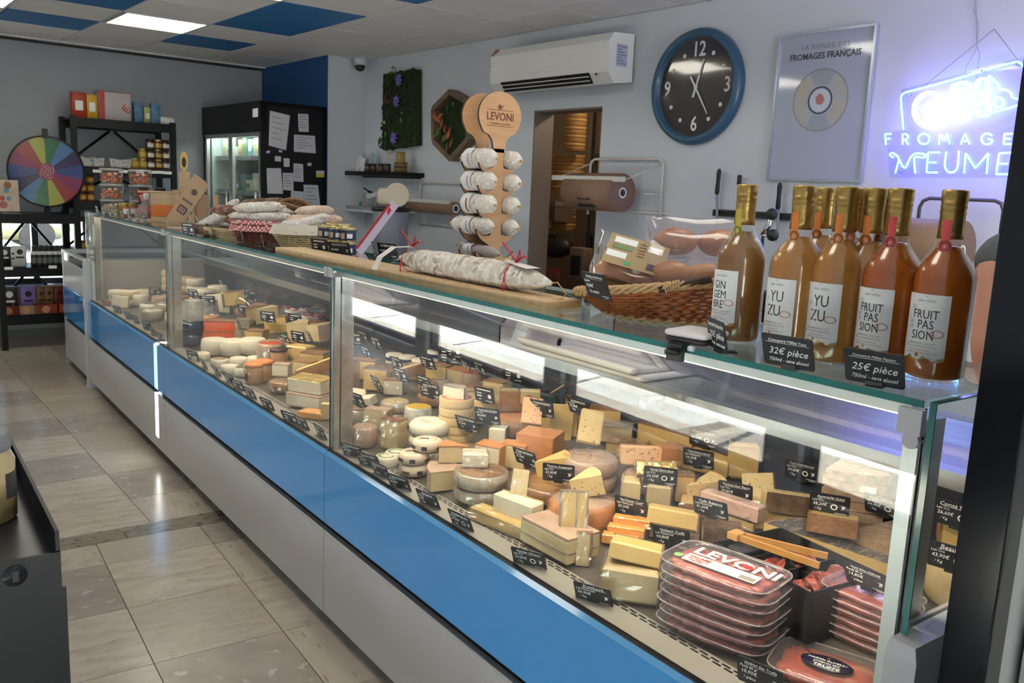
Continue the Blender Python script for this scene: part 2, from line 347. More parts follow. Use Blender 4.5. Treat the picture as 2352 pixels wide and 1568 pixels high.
# ================================================================ the refrigerated counter
GREYP = mat('grey_lacquer', (.36,.36,.37), .32, n=((.33,.33,.345), 2, .3, .7))
BLUEG = mat('blue_back_painted_glass', (.035,.215,.50), .06, spec=.6, coat=.6)
LBLUE = mat('blue_glass_bevel', (.10,.30,.55), .08, spec=.6)
GCAP = mat('grey_end_cap', (.42,.44,.47), .35)
DECKM = mat('deck_tray', (.16,.145,.13), .35, .4, n=((.09,.08,.072), 12, .35, .7, (1,.15,1)))
LIP = mat('deck_lip', (.30,.285,.27), .4, n=((.26,.245,.23), 4, .3, .7))
JO = [.590, 2.511, 4.444, 6.36]; FX, GX, ZT, ZS = 1.116, 1.133, 1.199, .605
def deckz(x): return .607 if x < 1.225 else .607+(x-1.225)*.145
def deck(px, py, h=0):                    # point on the sloping deck (raised by h)
    r = rayd(px, py); z0, k = .607-1.225*.145+h, .145
    t = (z0-EYE)/(r.z-k*r.x); p = Vector((r.x*t, r.y*t, EYE+r.z*t)); return p
def counter(nm, label, ya, yb, joints):
    t = thing(nm, label, 'counter', (0,0,0))
    MB().bx((FX+.02, ya, .055), (1.94, yb, .585)).build('carcass', BLACKP, t)
    for a, b in zip(joints[:-1], joints[1:]):
        MB().bx((FX, a+.002, .05), (FX+.02, b-.002, .337)).build('kick_panel', GREYP, t)
        MB().bx((FX-.002, a+.002, .337), (FX+.016, b-.002, .342)).build('trim_strip', ALU, t)
        p = MB(); p.bx((FX, a+.002, .366), (FX+.018, b-.002, .596)); bp = p.build('front_panel', BLUEG, t)
        q = MB(); q.add([(FX,a+.002,.596),(FX,b-.002,.596),(GX-.003,b-.002,.604),(GX-.003,a+.002,.604),(GX,a+.002,.596),(GX,b-.002,.596)], [(0,1,2,3),(0,3,4),(1,5,2)]); q.build('bevel', LBLUE, bp)
    for y in (ya+.1, (ya+yb)/2, yb-.1):
        for x in (1.2, 1.85): MB().lathe([(.028,0),(.028,.012),(.014,.016),(.014,.06)], 12, Matrix.Translation((x,y,0))).build('foot', BLACKP, t)
    return t
ct = counter('display_counter', 'long refrigerated cheese counter with blue front panels and glass top shelf', JO[0], JO[3], JO)
# end caps
for nm, ya, yb in (('end_cap', .542, .588), ('end_cap', 6.362, 6.42)):
    m = MB(); m.bx((1.10, ya, .0), (1.95, yb, .845)); m.add([(1.10,ya,.845),(1.95,ya,.845),(1.95,yb,.845),(1.10,yb,.845),(1.104,ya+.006,.865),(1.95,ya+.006,.868),(1.95,yb-.003,.868),(1.104,yb-.003,.865)], [(0,1,5,4),(1,2,6,5),(2,3,7,6),(3,0,4,7),(4,5,6,7)]); m.build(nm, GCAP, ct)
MB().bx((1.14, 6.350, .6), (1.93, 6.361, .868)).build('end_lining', mat('warm_grey_lining', (.33,.29,.25), .35), ct)
MB().bx((1.14, .589, .6), (1.93, .596, .868)).build('end_lining', MATS['warm_grey_lining'], ct)
for y in (.572, 6.38):                     # end glass with green edges
    m = MB(); m.bx((1.124, y, .868), (1.90, y+.008, ZT)); o = m.build('end_glass', [CLEAR, EDGE], ct)
    e = MB(); e.bx((1.1225, y-.0005, .868), (1.1245, y+.0085, ZT)); e.bx((1.124, y-.0005, ZT), (1.90, y+.0085, ZT+.0015)); e.build('glass_edge', EDGE, o)
for a, b in zip(JO[:-1], JO[1:]):          # front glass, top shelf, light bar, per module
    o = MB().bx((GX, a+.003, ZS), (GX+.006, b-.003, ZT-.012)).build('front_glass', CLEAR, ct)
    MB().bx((GX+.0005, a+.0015, ZS), (GX+.0055, a+.003, ZT-.012)).build('glass_edge', mat('dark_glass_edge', (.004,.03,.03), .2), o)
    MB().bx((GX-.004, a+.002, ZS-.004), (GX+.010, b-.002, ZS+.002)).build('glass_seal', BLACKP, o)
    sh = MB().bx((1.129, a+.002, ZT-.010), (1.50, b-.002, ZT)).build('top_shelf', glassmat('shelf_glass', (.86,.95,.92), 1.5), ct)
    e = MB(); e.bx((1.1275, a+.002, ZT-.0102), (1.1292, b-.002, ZT-.0001)); e.bx((1.4995, a+.002, ZT-.0102), (1.501, b-.002, ZT-.0001)); e.build('shelf_edge', EDGE, sh)
    lb = MB(); lb.bx((1.150, a+.03, ZT-.030), (1.166, b-.03, ZT-.014)); lbo = lb.build('light_bar', ALU, ct)
    MB().bx((1.152, a+.04, ZT-.0325), (1.166, b-.04, ZT-.0302)).build('light_diffuser', mat('case_led', (1,.85,.6), .5, emit=((1,.80,.55), 1.2)), lbo)
    al = bpy.data.lights.new('case_light', 'AREA'); al.shape = 'RECTANGLE'; al.size = b-a-.1; al.size_y = .03; al.energy = 5.5; al.spread = math.radians(120); al.color = (1,.82,.60)
    lo = bpy.data.objects.new('case_light', al); COL.objects.link(lo); lo.location = (1.168, (a+b)/2, ZT-.035)
    zz = -Vector((.38, 0, -.8)).normalized(); xx = Vector((0, 1, 0)); lo.rotation_euler = Matrix((xx, zz.cross(xx), zz)).transposed().to_euler()
    rf = MB(); mid = (a+b)/2
    for ya, yb in ((a+.04, mid-.012), (mid+.012, b-.04)):
        M_ = Matrix.Translation((1.47, 0, 1.108)) @ Matrix.Rotation(.361, 4, 'Y')
        fo = MB().bx((0, ya, -.004), (.44, yb, .004), M_).build('rear_flap', glassmat('acrylic', (.93,.91,.94), 1.18), ct)
        e = MB()
        for yy in (ya, yb): e.bx((0, yy-.0015, -.004), (.44, yy+.0015, .004), M_)
        MB().bx((.437, ya, -.05), (.441, yb, .002), M_).build('flap_lip', MATS['acrylic'], fo); e.build('flap_edge', glassmat('acrylic_edge', (.62,.58,.68), 1.5, .1, .55, (.55,.50,.66)), fo)
for y in (JO[1], JO[2]):                    # posts and glass clamps
    p = MB(); p.bx((1.142, y-.015, ZS), (1.160, y+.015, ZT-.034)); p.bx((1.164, y-.018, ZS), (1.205, y+.018, ZT-.034)); p.build('post', STEEL, ct)
    c = MB(); c.box((1.127, y-.014, ZT-.018), (.012,.016,.03)); c.box((1.127, y+.012, ZT-.018), (.012,.022,.03)); c.box((1.145, y, ZT-.028), (.03,.02,.012)); c.build('clamp', GCAP, ct)
p = MB(); p.bx((1.142, .600, ZS), (1.160, .622, ZT-.034)); p.bx((1.164, .598, ZS), (1.205, .63, ZT-.034)); p.build('post', ALU, ct)
p = MB(); p.bx((1.142, 6.32, ZS), (1.160, 6.34, ZT-.034)); p.bx((1.164, 6.31, ZS), (1.205, 6.345, ZT-.034)); p.build('post', ALU, ct)
c = MB(); c.box((1.122, .603, ZT-.030), (.012,.034,.036)); c.cyl((1.124,.603,ZT-.058), (1.150,.603,ZT-.058), .012); c.build('clamp', GCAP, ct)
# deck, lip with slots, rear wall, worktop
MB().bx((1.139, JO[0]+.006, .585), (1.226, JO[3]-.01, .607)).build('deck_lip', LIP, ct)
dk = MB(); dk.add([(1.226,JO[0]+.006,.606),(1.89,JO[0]+.006,.703),(1.89,JO[3]-.01,.703),(1.226,JO[3]-.01,.606)], [(0,1,2,3)]); dk.build('deck', DECKM, ct)
sl_ = MB(); y = JO[0]+.03; k = 0
while y < JO[3]-.05:
    for r_ in (0, 1): sl_.bx((1.205+.009*r_, y+.012*r_, .6072), (1.2095+.009*r_, y+.012*r_+.019, .6078))
    y += .0275
stuff(sl_.build('vent_slots', BLACKP, ct))
MB().bx((1.89, JO[0]+.006, .69), (1.90, JO[3]-.01, .846)).build('rear_panel', mat('dark_rear_panel', (.035,.04,.06), .12, spec=.6), ct)
PERF = mat('perforated_strip', (.05,.06,.085), .3, .6)
ps = MB().bx((1.885, JO[0]+.006, .815), (1.8899, JO[3]-.01, .846)).build('perforated_strip', PERF, ct)
hd = MB(); y = JO[0]+.05
while y < 3.2:
    for r_ in range(3): hd.bx((1.8844, y+.004*(r_ % 2), .8205+.008*r_), (1.8849, y+.004*(r_ % 2)+.0045, .825+.008*r_))
    y += .0088
stuff(hd.build('punched_holes', BLACKP, ps))
MB().bx((1.884, JO[0]+.006, .846), (2.34, JO[3]-.01, .886)).build('worktop', STEEL, ct)
MB().bx((1.95, JO[0], .05), (2.30, JO[3], .845)).build('service_cabinet', GREYP, ct)
# small second case at the far end
c2 = counter('low_display_case', 'low refrigerated case with blue panel standing past the far end of the long counter', 6.46, 7.30, [6.46, 7.30])
MB().bx((FX+.004, 6.46, .604), (FX+.02, 7.30, .80)).build('upper_panel', GREYP, c2)
m = MB(); m.bx((FX, 6.435, 0), (FX+.05, 6.46, .875)); m.bx((FX, 7.30, 0), (FX+.05, 7.32, .875)); m.bx((FX-.002, 6.44, .855), (FX+.03, 7.32, .875)); m.build('frame', ALU, c2)
m = MB(); m.bx((FX+.03, 6.46, .60), (1.95, 7.30, .845)); m.build('well', BLACKM, c2)
m = MB(); m.bx((1.93, 6.44, .845), (1.96, 7.32, .875)); m.bx((FX+.03, 7.29, .845), (1.95, 7.32, .875)); m.bx((FX+.03, 6.44, .845), (1.95, 6.465, .875)); m.build('rim', ALU, c2)
MB().bx((FX+.006, 6.50, .80), (FX+.012, 7.28, .855)).build('glass_strip', glassmat('smoked_glass', (.4,.42,.45)), c2)
m = MB(); m.bx((FX-.0015, 6.475, .54), (FX-.0002, 6.53, .585)); so = m.build('sticker', PAPER, c2); MB().bx((FX-.002, 6.485, .55), (FX-.0014, 6.52, .575)).build('print', mat('red_print', (.6,.05,.05), .5), so)
# ================================================================ things on the long right wall
class Wall:
    """local frame of a wall thing: x to the right, z up, -y out of the wall; L() turns a picture point into it"""
    def __init__(s, px, py, c=3.985, back=False):
        s.c, s.back = c, back; s.o = s.pt(px, py); s.r = room(1, 0) if back else room(0, -1); s.rot = RB if back else RW
    def pt(s, px, py): return backpt(px, py, s.c) if s.back else wallpt(px, py, s.c)
    def L(s, px, py, y=0):
        d = s.pt(px, py)-s.o; return Vector((d.dot(s.r), y, d.z))
    def poly(s, pts): return [((q := s.L(*p)).x, q.z) for p in pts]
    def thing(s, nm, label, cat, group=None): return thing(nm, label, cat, s.o, s.rot, group)
def disc(r, n=40, cx=0, cz=0): return [(cx+r*math.cos(2*PI*i/n), cz+r*math.sin(2*PI*i/n)) for i in range(n)]
XQ = Matrix.Rotation(PI/2, 4, 'X')           # turns a z axis lathe to point out of the wall (-y)
# clock
W = Wall(1604, 201); t = W.thing('wall_clock', 'large round wall clock with blue-grey rim and dark glossy face', 'clock')
R_ = .318; rim = MB().lathe([(R_-.045,.0),(R_,.0),(R_+.003,.02),(R_-.008,.05),(R_-.03,.058),(R_-.045,.05),(R_-.047,.012)], 64, XQ); rim.build('rim', mat('blue_rim', (.035,.10,.18), .3), t)
FACE = mat('clock_face', (.055,.042,.038), .05, spec=.7, coat=1, bump=(1.6, .12, (.6,1,2.2)))
MB().plate(disc(R_-.046, 56), .006, None, -.016).build('face', FACE, t)
WI = mat('clock_white', (.75,.76,.78), .5)
for tx, x, z in (('12',0,.205),('3',.215,.0),('6',0,-.205),('9',-.215,0)): write(tx, .115, WI, t, (x, -.0165, z), bold=.012, depth=.001, sx=.85)
for a in (30,60,120,150,210,240,300,330):
    MB().plate(disc(.012, 14), .002, None, -.0175).build('hour_dot', WI, t, (.205*math.sin(math.radians(a)), 0, .205*math.cos(math.radians(a))))
for (x, z), (tx, tz), wd, y in (((.044,.150),(-.018,-.055),.011,-.022), ((.097,-.150),(-.042,.062),.009,-.026)):
    d = Vector((x-tx, 0, z-tz)).normalized(); nn = Vector((d.z, 0, -d.x))*wd/2
    pl = [(tx-nn.x*1.5, tz-nn.z*1.5), (tx+nn.x*1.5, tz+nn.z*1.5), (x+nn.x*.6, z+nn.z*.6), (x-nn.x*.6, z-nn.z*.6)]
    MB().plate(pl, .002, None, y).build('hand', WI, t)
MB().cyl((0,-.03,0), (0,-.015,0), .009).build('hub', WI, t)
# poster
W = Wall(1885, 245); t = W.thing('framed_poster', 'framed cheese poster behind reflecting glass, between clock and neon sign', 'poster')
pw, ph = .255, .355; fr = MB()
for a, b in (((-pw-.012,-.022,-ph-.012),(pw+.012,0,-ph)), ((-pw-.012,-.022,ph),(pw+.012,0,ph+.012)), ((-pw-.012,-.022,-ph),(-pw,0,ph)), ((pw,-.022,-ph),(pw+.012,0,ph))): fr.bx(a, b)
fr.build('frame', mat('silver_frame', (.55,.62,.70), .25, .8), t)
sh = MB().bx((-pw,-.012,-ph), (pw,-.008,ph)).build('print', mat('poster_paper', (.40,.44,.54), .05, spec=.6, coat=1, bump=(1.4, .05, (.6,1,2))), t)
PI_ = mat('poster_ink_pale', (.17,.19,.23), .5)
write('LA RONDE DES', .034, PI_, sh, (0,-.0125,.290), spacing=1.25, sx=.95); write('FROMAGES FRANÇAIS', .043, mat('poster_ink_dark', (.05,.055,.065), .5), sh, (0,-.0125,.245), bold=.02, sx=.92)
def ring(ra, rb, n=48, a0=0, a1=2*PI):
    m = MB(); vs = []; 
    for i in range(n+1):
        a = a0+(a1-a0)*i/n; vs += [(ra*math.cos(a),0,ra*math.sin(a)), (rb*math.cos(a),0,rb*math.sin(a))]
    m.add(vs, [(2*i, 2*i+1, 2*i+3, 2*i+2) for i in range(n)]); return m
ring(.148,.153).build('print_ring', mat('poster_olive', (.22,.23,.20), .4), sh, (0,-.0126,.03))
for k in range(6): ring(.075,.147, 12, k*PI/3+.04, (k+1)*PI/3-.04).build('print_sector', mat('poster_sec_%d' % (k % 3), ((.42,.42,.40),(.33,.37,.42),(.44,.41,.36))[k % 3], .2), sh, (0,-.0124,.03))
ring(.060,.068).build('print_ring', MATS['poster_ink_dark'], sh, (0,-.0127,.03)); MB().plate(disc(.055, 32), .0004, None, -.0128).build('print_disc', mat('poster_pale', (.50,.55,.62), .3), sh, (0,0,.03))
MB().plate([(-.018,-.022),(.012,-.026),(.026,-.004),(.014,.020),(-.004,.030),(-.026,.010)], .0004, None, -.0132).build('print_map', mat('poster_red', (.42,.16,.14), .4), sh, (0,0,.034))
# neon sign -------------------------------------------------------
W = Wall(2200, 270, 3.93); t = W.thing('neon_sign', 'violet-blue neon sign with cheese drawing on a hanging clear panel', 'neon sign')
NEON = mat('neon_blue', (.3,.8,1), .4, emit=((.10,.50,1.0), 3.2)); NEONW = mat('neon_white', (.8,.9,1), .4, emit=((.75,.88,1.0), 6.0))
for k_, (px, py) in enumerate(((2110,215),(2200,205),(2290,185),(2140,255),(2225,235),(2310,230),(2060,320),(2150,320),(2240,320),(2320,320),(2080,375),(2180,375),(2290,375))):
    nl_ = bpy.data.lights.new('neon_glow', 'POINT'); nl_.shadow_soft_size = 0; nl_.energy = .30; nl_.color = (.30,.13,1.0); place('neon_glow', nl_, t, W.L(px, py, -.06))
pan = [(2068,205),(2352,128),(2420,160),(2420,330),(2345,408),(2040,408),(2034,305),(2068,298)]
MB().plate(W.poly(pan), .005, None, .012).build('acrylic_panel', glassmat('acrylic_violet', (.93,.90,.99), 1.45, .02, .03, (.55,.5,.85)), t)
def npath(pts, closed=False, r=.0042, m=None, nm='neon_tube'):
    P = [W.L(x, y) for x, y in pts]
    if len(P) > 2:
        Q = []; n = len(P)
        for i in range(n if closed else n-1):
            a, b, c, d = P[(i-1) % n] if (closed or i) else P[0], P[i], P[(i+1) % n], P[(i+2) % n] if (closed or i+2 < n) else P[-1]
            for k in range(4):
                u = k/4; Q.append(b+((c-a)*u+(a*2-b*5+c*4-d)*u*u+(b*3-a-c*3+d)*u*u*u)*.5)
        P = Q if closed else Q+[P[-1]]
    MB().tube(P, r, 6, None, closed).build(nm, m or NEON, t)
def nseg(*segs, **k):
    for s_ in segs: npath(s_, **k)
npath([(2075,298),(2070,240),(2070,222),(2078,213),(2095,208),(2180,185),(2260,162),(2325,144),(2340,143),(2350,152),(2362,175),(2400,270)])
def ell(cx, cy, rx, ry, n=14, rot=0): return [(cx+rx*math.cos(2*PI*i/n)*math.cos(rot)-ry*math.sin(2*PI*i/n)*math.sin(rot), cy+rx*math.cos(2*PI*i/n)*math.sin(rot)+ry*math.sin(2*PI*i/n)*math.cos(rot)) for i in range(n)]
npath(ell(2137,253,40,41), True, .0055, NEONW)
nseg([(2118,240),(2142,261)],[(2112,247),(2150,277)],[(2131,233),(2158,256)],[(2127,237),(2160,265)], r=.0035, m=NEONW)
npath([(2185,202),(2192,193),(2218,188),(2224,197),(2236,201),(2243,190),(2246,183),(2258,181),(2265,188),(2266,258),(2262,264),(2247,267),(2240,252),(2228,250),(2220,258),(2221,272),(2205,278),(2188,279),(2183,268),(2195,262),(2198,248),(2190,242),(2180,240),(2181,225)], True, .0045, mat('neon_pale', (.5,.85,1), .4, emit=((.45,.78,1.0), 6.0)))
npath(ell(2207,214,10,11), True, .004, MATS['neon_pale']); npath(ell(2241,225,15,14), True, .004, MATS['neon_pale'])
npath([(2270,178),(2280,182),(2294,195),(2296,205),(2308,205),(2322,214),(2326,224),(2340,228),(2352,236),(2330,244),(2285,256),(2276,252)], True); npath(ell(2293,235,12,11), True)
# FROMAGE
def word(glyphs, base, m=NEON, r=.0038):
    for segs in glyphs:
        for s_ in segs: npath(s_, m=m, r=r)
F1 = [[[(2035,332),(2033,308),(2047,307)],[(2034,319),(2045,318)]], [[(2073,332),(2073,308),(2082,308),(2087,314),(2083,320),(2074,321)],[(2079,321),(2087,332)]],
      [[(2156,332),(2159,308),(2168,324),(2176,307),(2181,331)]], [[(2206,332),(2216,307),(2227,331)],[(2210,324),(2223,324)]],
      [[(2278,311),(2268,306),(2258,310),(2254,320),(2260,330),(2271,331),(2278,326),(2277,320),(2269,320)]], [[(2325,307),(2307,307),(2305,331),(2323,331)],[(2306,319),(2321,319)]]]
word([[[a, b] for a, b in zip(s_[:-1], s_[1:])] for g in F1[:1] for s_ in g], 0)
for g in F1[1:4]+F1[5:]:
    for s_ in g:
        if len(s_) == 5 and s_[0][0] == 2073: npath(s_, r=.0038)
        else:
            for a, b in zip(s_[:-1], s_[1:]): npath([a, b], r=.0038)
npath(F1[4][0], r=.0038); npath(ell(2122,319,13,12), True, .0038)
# MEUME with swash M
npath([(2052,362),(2044,356),(2048,351),(2058,356),(2064,366),(2056,398)], r=.004); npath([(2063,362),(2078,386),(2092,360),(2106,352),(2126,356),(2120,362),(2106,360),(2100,366),(2102,398)], r=.004)
for s_ in ([(2158,350),(2132,350),(2128,396),(2153,396)], [(2131,373),(2150,373)], [(2214,398),(2218,352),(2240,386),(2270,352),(2266,399)], [(2325,350),(2295,352),(2288,400),(2318,400)], [(2292,376),(2314,376)]):
    for a, b in zip(s_[:-1], s_[1:]): npath([a, b], r=.004)
npath([(2174,348),(2170,380),(2178,395),(2192,394),(2200,380),(2202,346)], r=.004)
for px, py in ((2086,217),(2256,163),(2336,147),(2066,394)): MB().cyl(W.L(px,py,.02), W.L(px,py,-.004), .005, n=8).build('standoff', STEEL, t)
wr_ = MB(); wr_.tube([W.L(2110,200,.03), W.L(2273,63,.045)], .0012, 5); wr_.tube([W.L(2273,63,.045), W.L(2330,135,.03)], .0012, 5); wr_.build('hanging_wire', mat('grey_wire', (.18,.17,.19), .5), t)
cb_ = MB(); cb_.tube([W.L(2230,-60,.05), W.L(2229,10,.05), W.L(2226,20,.045), W.L(2236,52,.05), W.L(2231,108,.05), W.L(2210,150,.04), W.L(2206,190,.02)], .0014, 5); cb_.tube([W.L(2229,0,.052), W.L(2232,100,.05), W.L(2238,120,.05), W.L(2236,190,.02)], .0014, 5); cb_.build('power_cable', mat('clear_cable', (.38,.36,.44), .4), t)
# air conditioner -------------------------------------------------
W = Wall(1264, 140, 3.77); t = W.thing('air_conditioner', 'white split air conditioner mounted high above the doorway', 'air conditioner')
a_, b_ = W.L(1128,150).x, W.L(1398,150).x; zt_, zb_ = W.L(1398,68).z, W.L(1400,188).z
prof = [(.205,zb_+.02),(.05,zb_),(.0,zb_+.06),(-.004,zb_+.10),(-.004,zt_-.06),(.03,zt_-.01),(.205,zt_)]
ACW = mat('ac_white', (.78,.79,.78), .35)
L_ = len(prof); m = MB(); m.add([(x, y, z) for x in (a_, b_) for y, z in prof], [list(range(L_)), [L_+i for i in range(L_)][::-1]]+[[(i+1) % L_, i, L_+i, L_+(i+1) % L_] for i in range(L_)]); m.build('housing', ACW, t)
MB().bx((a_+.01, -.008, zb_+.105), (b_-.012, -.003, zt_-.075)).build('front_panel', ACW, t)
m = MB(); m.add([(a_+.12, .036, zb_+.005),(b_-.16, .036, zb_+.005),(b_-.16, -.006, zb_+.065),(a_+.12, -.006, zb_+.065)], [(0,1,2,3)]); ao = m.build('air_outlet', BLACKP, t)
m = MB(); m.bx((a_+.13, -.010, zb_+.040), (b_-.17, .006, zb_+.044)); m.bx((a_+.13, .006, zb_+.018), (b_-.17, .02, zb_+.022)); m.build('louvre', ACW, ao)
m = MB(); m.bx((b_-.10, -.012, zb_+.045), (b_-.085, -.008, zb_+.058)); m.build('sensor', BLACKP, t)
m = MB(); m.bx((b_+.0005, .06, zt_-.20), (b_+.002, .15, zt_-.07)); so = m.build('sticker', mat('pale_sticker', (.45,.47,.62), .5), t); mm = MB()
for k in range(7): mm.bx((b_+.002, .065, zt_-.185+.016*k), (b_+.0025, .145-.02*(k % 3), zt_-.178+.016*k))
mm.build('sticker_lines', mat('sticker_ink', (.2,.22,.35), .5), so)
m = MB(); m.plate([(a_-.012,zt_-.13),(a_+.01,zt_-.13),(a_+.012,zt_-.06),(a_+.06,zt_-.02),(a_+.05,zt_-.01),(a_+.0,zt_-.05)], .06, None, 0.0); m.build('brown_tape', mat('brown_tape', (.33,.17,.09), .5), t)
# security camera
p = room(3.86, 7.02, CEIL); t = thing('security_camera', 'small white dome security camera under the ceiling by the corner', 'camera', p, G)
MB().lathe([(.06,0),(.062,-.025),(.055,-.06),(.045,-.065)], 24).build('housing', WHITE, t); MB().lathe([(.045,-.062),(.044,-.085),(.03,-.108),(.0001,-.118)], 20).build('dome', mat('dark_dome', (.02,.02,.022), .08), t)
# moss picture -----------------------------------------------------
W = Wall(932, 255); t = W.thing('moss_picture', 'dark green moss wall panel with three purple flowers', 'wall decoration')
MOSS = mat('moss', (.012,.035,.008), .9, n=((.03,.055,.012), 40, .4, .65), bump=(90, .8))
pp = W.poly([(894,172),(968,161),(969,334),(891,344)]); MB().plate(pp, .06, None, -.06).build('panel', MOSS, t)
mm = MB(); rr = random.Random(3)
x0, x1, z0, z1 = pp[0][0], pp[1][0], pp[3][1], pp[0][1]
for k in range(420):
    x, z = rr.uniform(x0, x1), rr.uniform(z0, z1); mm.ball((x, -.06, z), rr.uniform(.008,.02), None, 6)
stuff(mm.build('moss_tufts', MOSS, t))
def flower(px, py, r, col):
    o = W.L(px, py); f = MB()
    for k in range(8):
        a = 2*PI*k/8+rr.uniform(-.2,.2); d = Vector((math.cos(a),0,math.sin(a))); q = Vector((-d.z,0,d.x))
        f.add([o+Vector((0,-.075,0)), o+d*r*.6+q*r*.26+Vector((0,-.10,0)), o+d*r+Vector((0,-.085,0)), o+d*r*.6-q*r*.26+Vector((0,-.10,0))], [(0,1,2),(0,2,3)])
    f.ball(o+Vector((0,-.085,0)), r*.2, None, 8); f.build('flower', col, t)
PUR = mat('purple_petal', (.22,.16,.55), .6)
for px, py, r in ((937,186,.055),(931,235,.055),(925,318,.06)): flower(px, py, r, PUR)
def leaves(parent, W, pts, col, sz, y=-.08, nm='leaf'):
    for px, py in pts:
        o = W.L(px, py, y); a = rr.uniform(0, 6.28); d = Vector((math.cos(a), rr.uniform(-.4,.1), math.sin(a)))*sz; q = Vector((-math.sin(a), -.2, math.cos(a)))*sz*.4
        MB().add([o-d, o+q, o+d, o-q], [(0,1,2),(0,2,3)]).build(nm, col, parent)
LG = mat('leaf_green', (.07,.16,.03), .6); RG = mat('heather_red', (.10,.03,.03), .8); OR = mat('leaf_orange', (.40,.10,.02), .6)
leaves(t, W, [(922,158),(928,166),(918,170),(926,178),(942,262),(940,278),(903,310),(895,325)], LG, .035)
leaves(t, W, [(910,195),(915,210),(905,220),(920,222),(912,235),(903,232)], RG, .04); leaves(t, W, [(890,326),(903,330),(894,338)], mat('leaf_dark', (.01,.05,.03), .5), .05)
MB().bx((-.02,-.075,-.015), (.02,-.07,.015)).build('wooden_tag', mat('tag_wood', (.42,.30,.19), .6), t, W.L(899, 283))
MB().bx((-.03,-.075,-.012), (.03,-.07,.012)).build('wooden_tag', MATS['tag_wood'], t, W.L(911, 352))
# hexagonal autumn frame
W = Wall(1048, 288); t = W.thing('hexagon_frame', 'hexagonal wooden wall frame filled with orange autumn leaves, behind the sausage stand', 'wall decoration')
hx = [(1012,252),(1051,213),(1090,236),(1092,322),(1052,366),(1013,326)]; hp = W.poly(hx); hw = mat('old_wood', (.20,.13,.08), .6, n=((.12,.08,.05), 20, .3, .7))
for a, b in zip(hp, hp[1:]+hp[:1]):
    d = Vector((b[0]-a[0], 0, b[1]-a[1])); nn = Vector((-d.z,0,d.x)).normalized()*.02
    MB().add([Vector((q[0],y,q[1]))+nn*s_ for y in (-.08,0) for s_ in (-1,1) for q in (a,b)], [(0,1,3,2),(4,6,7,5),(0,4,5,1),(2,3,7,6),(0,2,6,4),(1,5,7,3)]).build('frame_side', hw, t)
MB().plate(hp, .01, None, -.012).build('moss_back', MOSS, t)
leaves(t, W, [(1017,262),(1022,275),(1030,268),(1040,300),(1048,312),(1034,285),(1055,330)], OR, .05); leaves(t, W, [(1025,300),(1022,310),(1038,320),(1046,250),(1060,240),(1045,340)], LG, .045); leaves(t, W, [(1042,292),(1052,298)], mat('berry_red', (.35,.01,.02), .5), .03)
# wall shelf with tins, jars and cards
W = Wall(897, 401); t = W.thing('wall_shelf', 'short black wall shelf holding tins, below the moss picture', 'shelf')
a, b = W.L(826,401).x, W.L(974,401).x; MB().bx((a,-.20,-.018), (b,0,.018)).build('board', BLACKM, t); MB().bx((a+.05,-.02,-.03), (b-.05,0,-.018)).build('rail', BLACKM, t)
GOLD = mat('gold_tin', (.52,.38,.15), .3, .8)
for k, (px, r, n0) in enumerate(((946,.055,3),(946,.037,3))):
    for i in range(n0):
        q = W.L(px, 401); z = .018+(.030*i if k == 0 else .09+.026*i)
        o = MB().lathe([(r*.97,0),(r,.002),(r,.022),(r*1.03,.023),(r*1.03,.027),(r*.95,.028)], 20).build('gold_tin', GOLD, None, W.o+W.r*q.x+room(-.11,0)*1+Vector((0,0,z)), 0)
        tag(o, '%s flat gold tin from the bottom of the stack on the wall shelf' % ORD[k*3+i], 'tin', 'gold tins on the wall shelf')
for k, px in enumerate((872,886,903,918)):
    q = W.L(px, 401); o = thing('spice_jar', '%s small glass jar from the left on the black wall shelf' % ORD[k], 'jar', W.o+W.r*q.x+room(-.12,0)+Vector((0,0,.018)), 0, 'jars on the wall shelf')
    MB().lathe([(.025,0),(.027,.003),(.027,.05),(.022,.055)], 14).build('glass', mat('jar_brown', (.10,.05,.035), .15), o); MB().lathe([(.026,.055),(.027,.057),(.027,.068),(.025,.07)], 14).build('lid', BLACKP, o)
for k, (px, c, h, ang) in enumerate(((840,(.62,.64,.68),.15,.2),(852,(.75,.78,.85),.12,-.15),(866,(.30,.40,.45),.17,.25))):
    q = W.L(px, 401); o = MB().box((0,0,h/2), (.075,.004,h)).build('leaflet', mat('leaflet_%d' % k, c, .5), None, W.o+W.r*q.x+room(-.09,0)+Vector((0,0,.019)), (-.15, ang, RW))
    tag(o, ('pale grey', 'white', 'teal')[k]+' leaflet leaning on the wall at the left end of the black shelf', 'leaflet', 'leaflets on the wall shelf')
# fire extinguisher sign
W = Wall(798, 449, 3.985); t = W.thing('fire_sign', 'red fire extinguisher sign on the white wall past the fridge', 'sign')
pp = W.poly([(785,431),(812,430),(812,466),(785,468)]); MB().plate(pp, .003, None, -.003).build('plate', mat('sign_red', (.48,.02,.025), .4), t)
m = MB(); m.bx((-.035,-.0045,-.05), (-.005,-.003,.045)); m.bx((-.025,-.0045,.045), (-.008,-.003,.065)); m.build('extinguisher_symbol', INK, t)
for k in range(3): MB().bx((.012,-.0045,-.05+.035*k), (.04,-.003,-.03+.035*k)).build('symbol', INK, t)
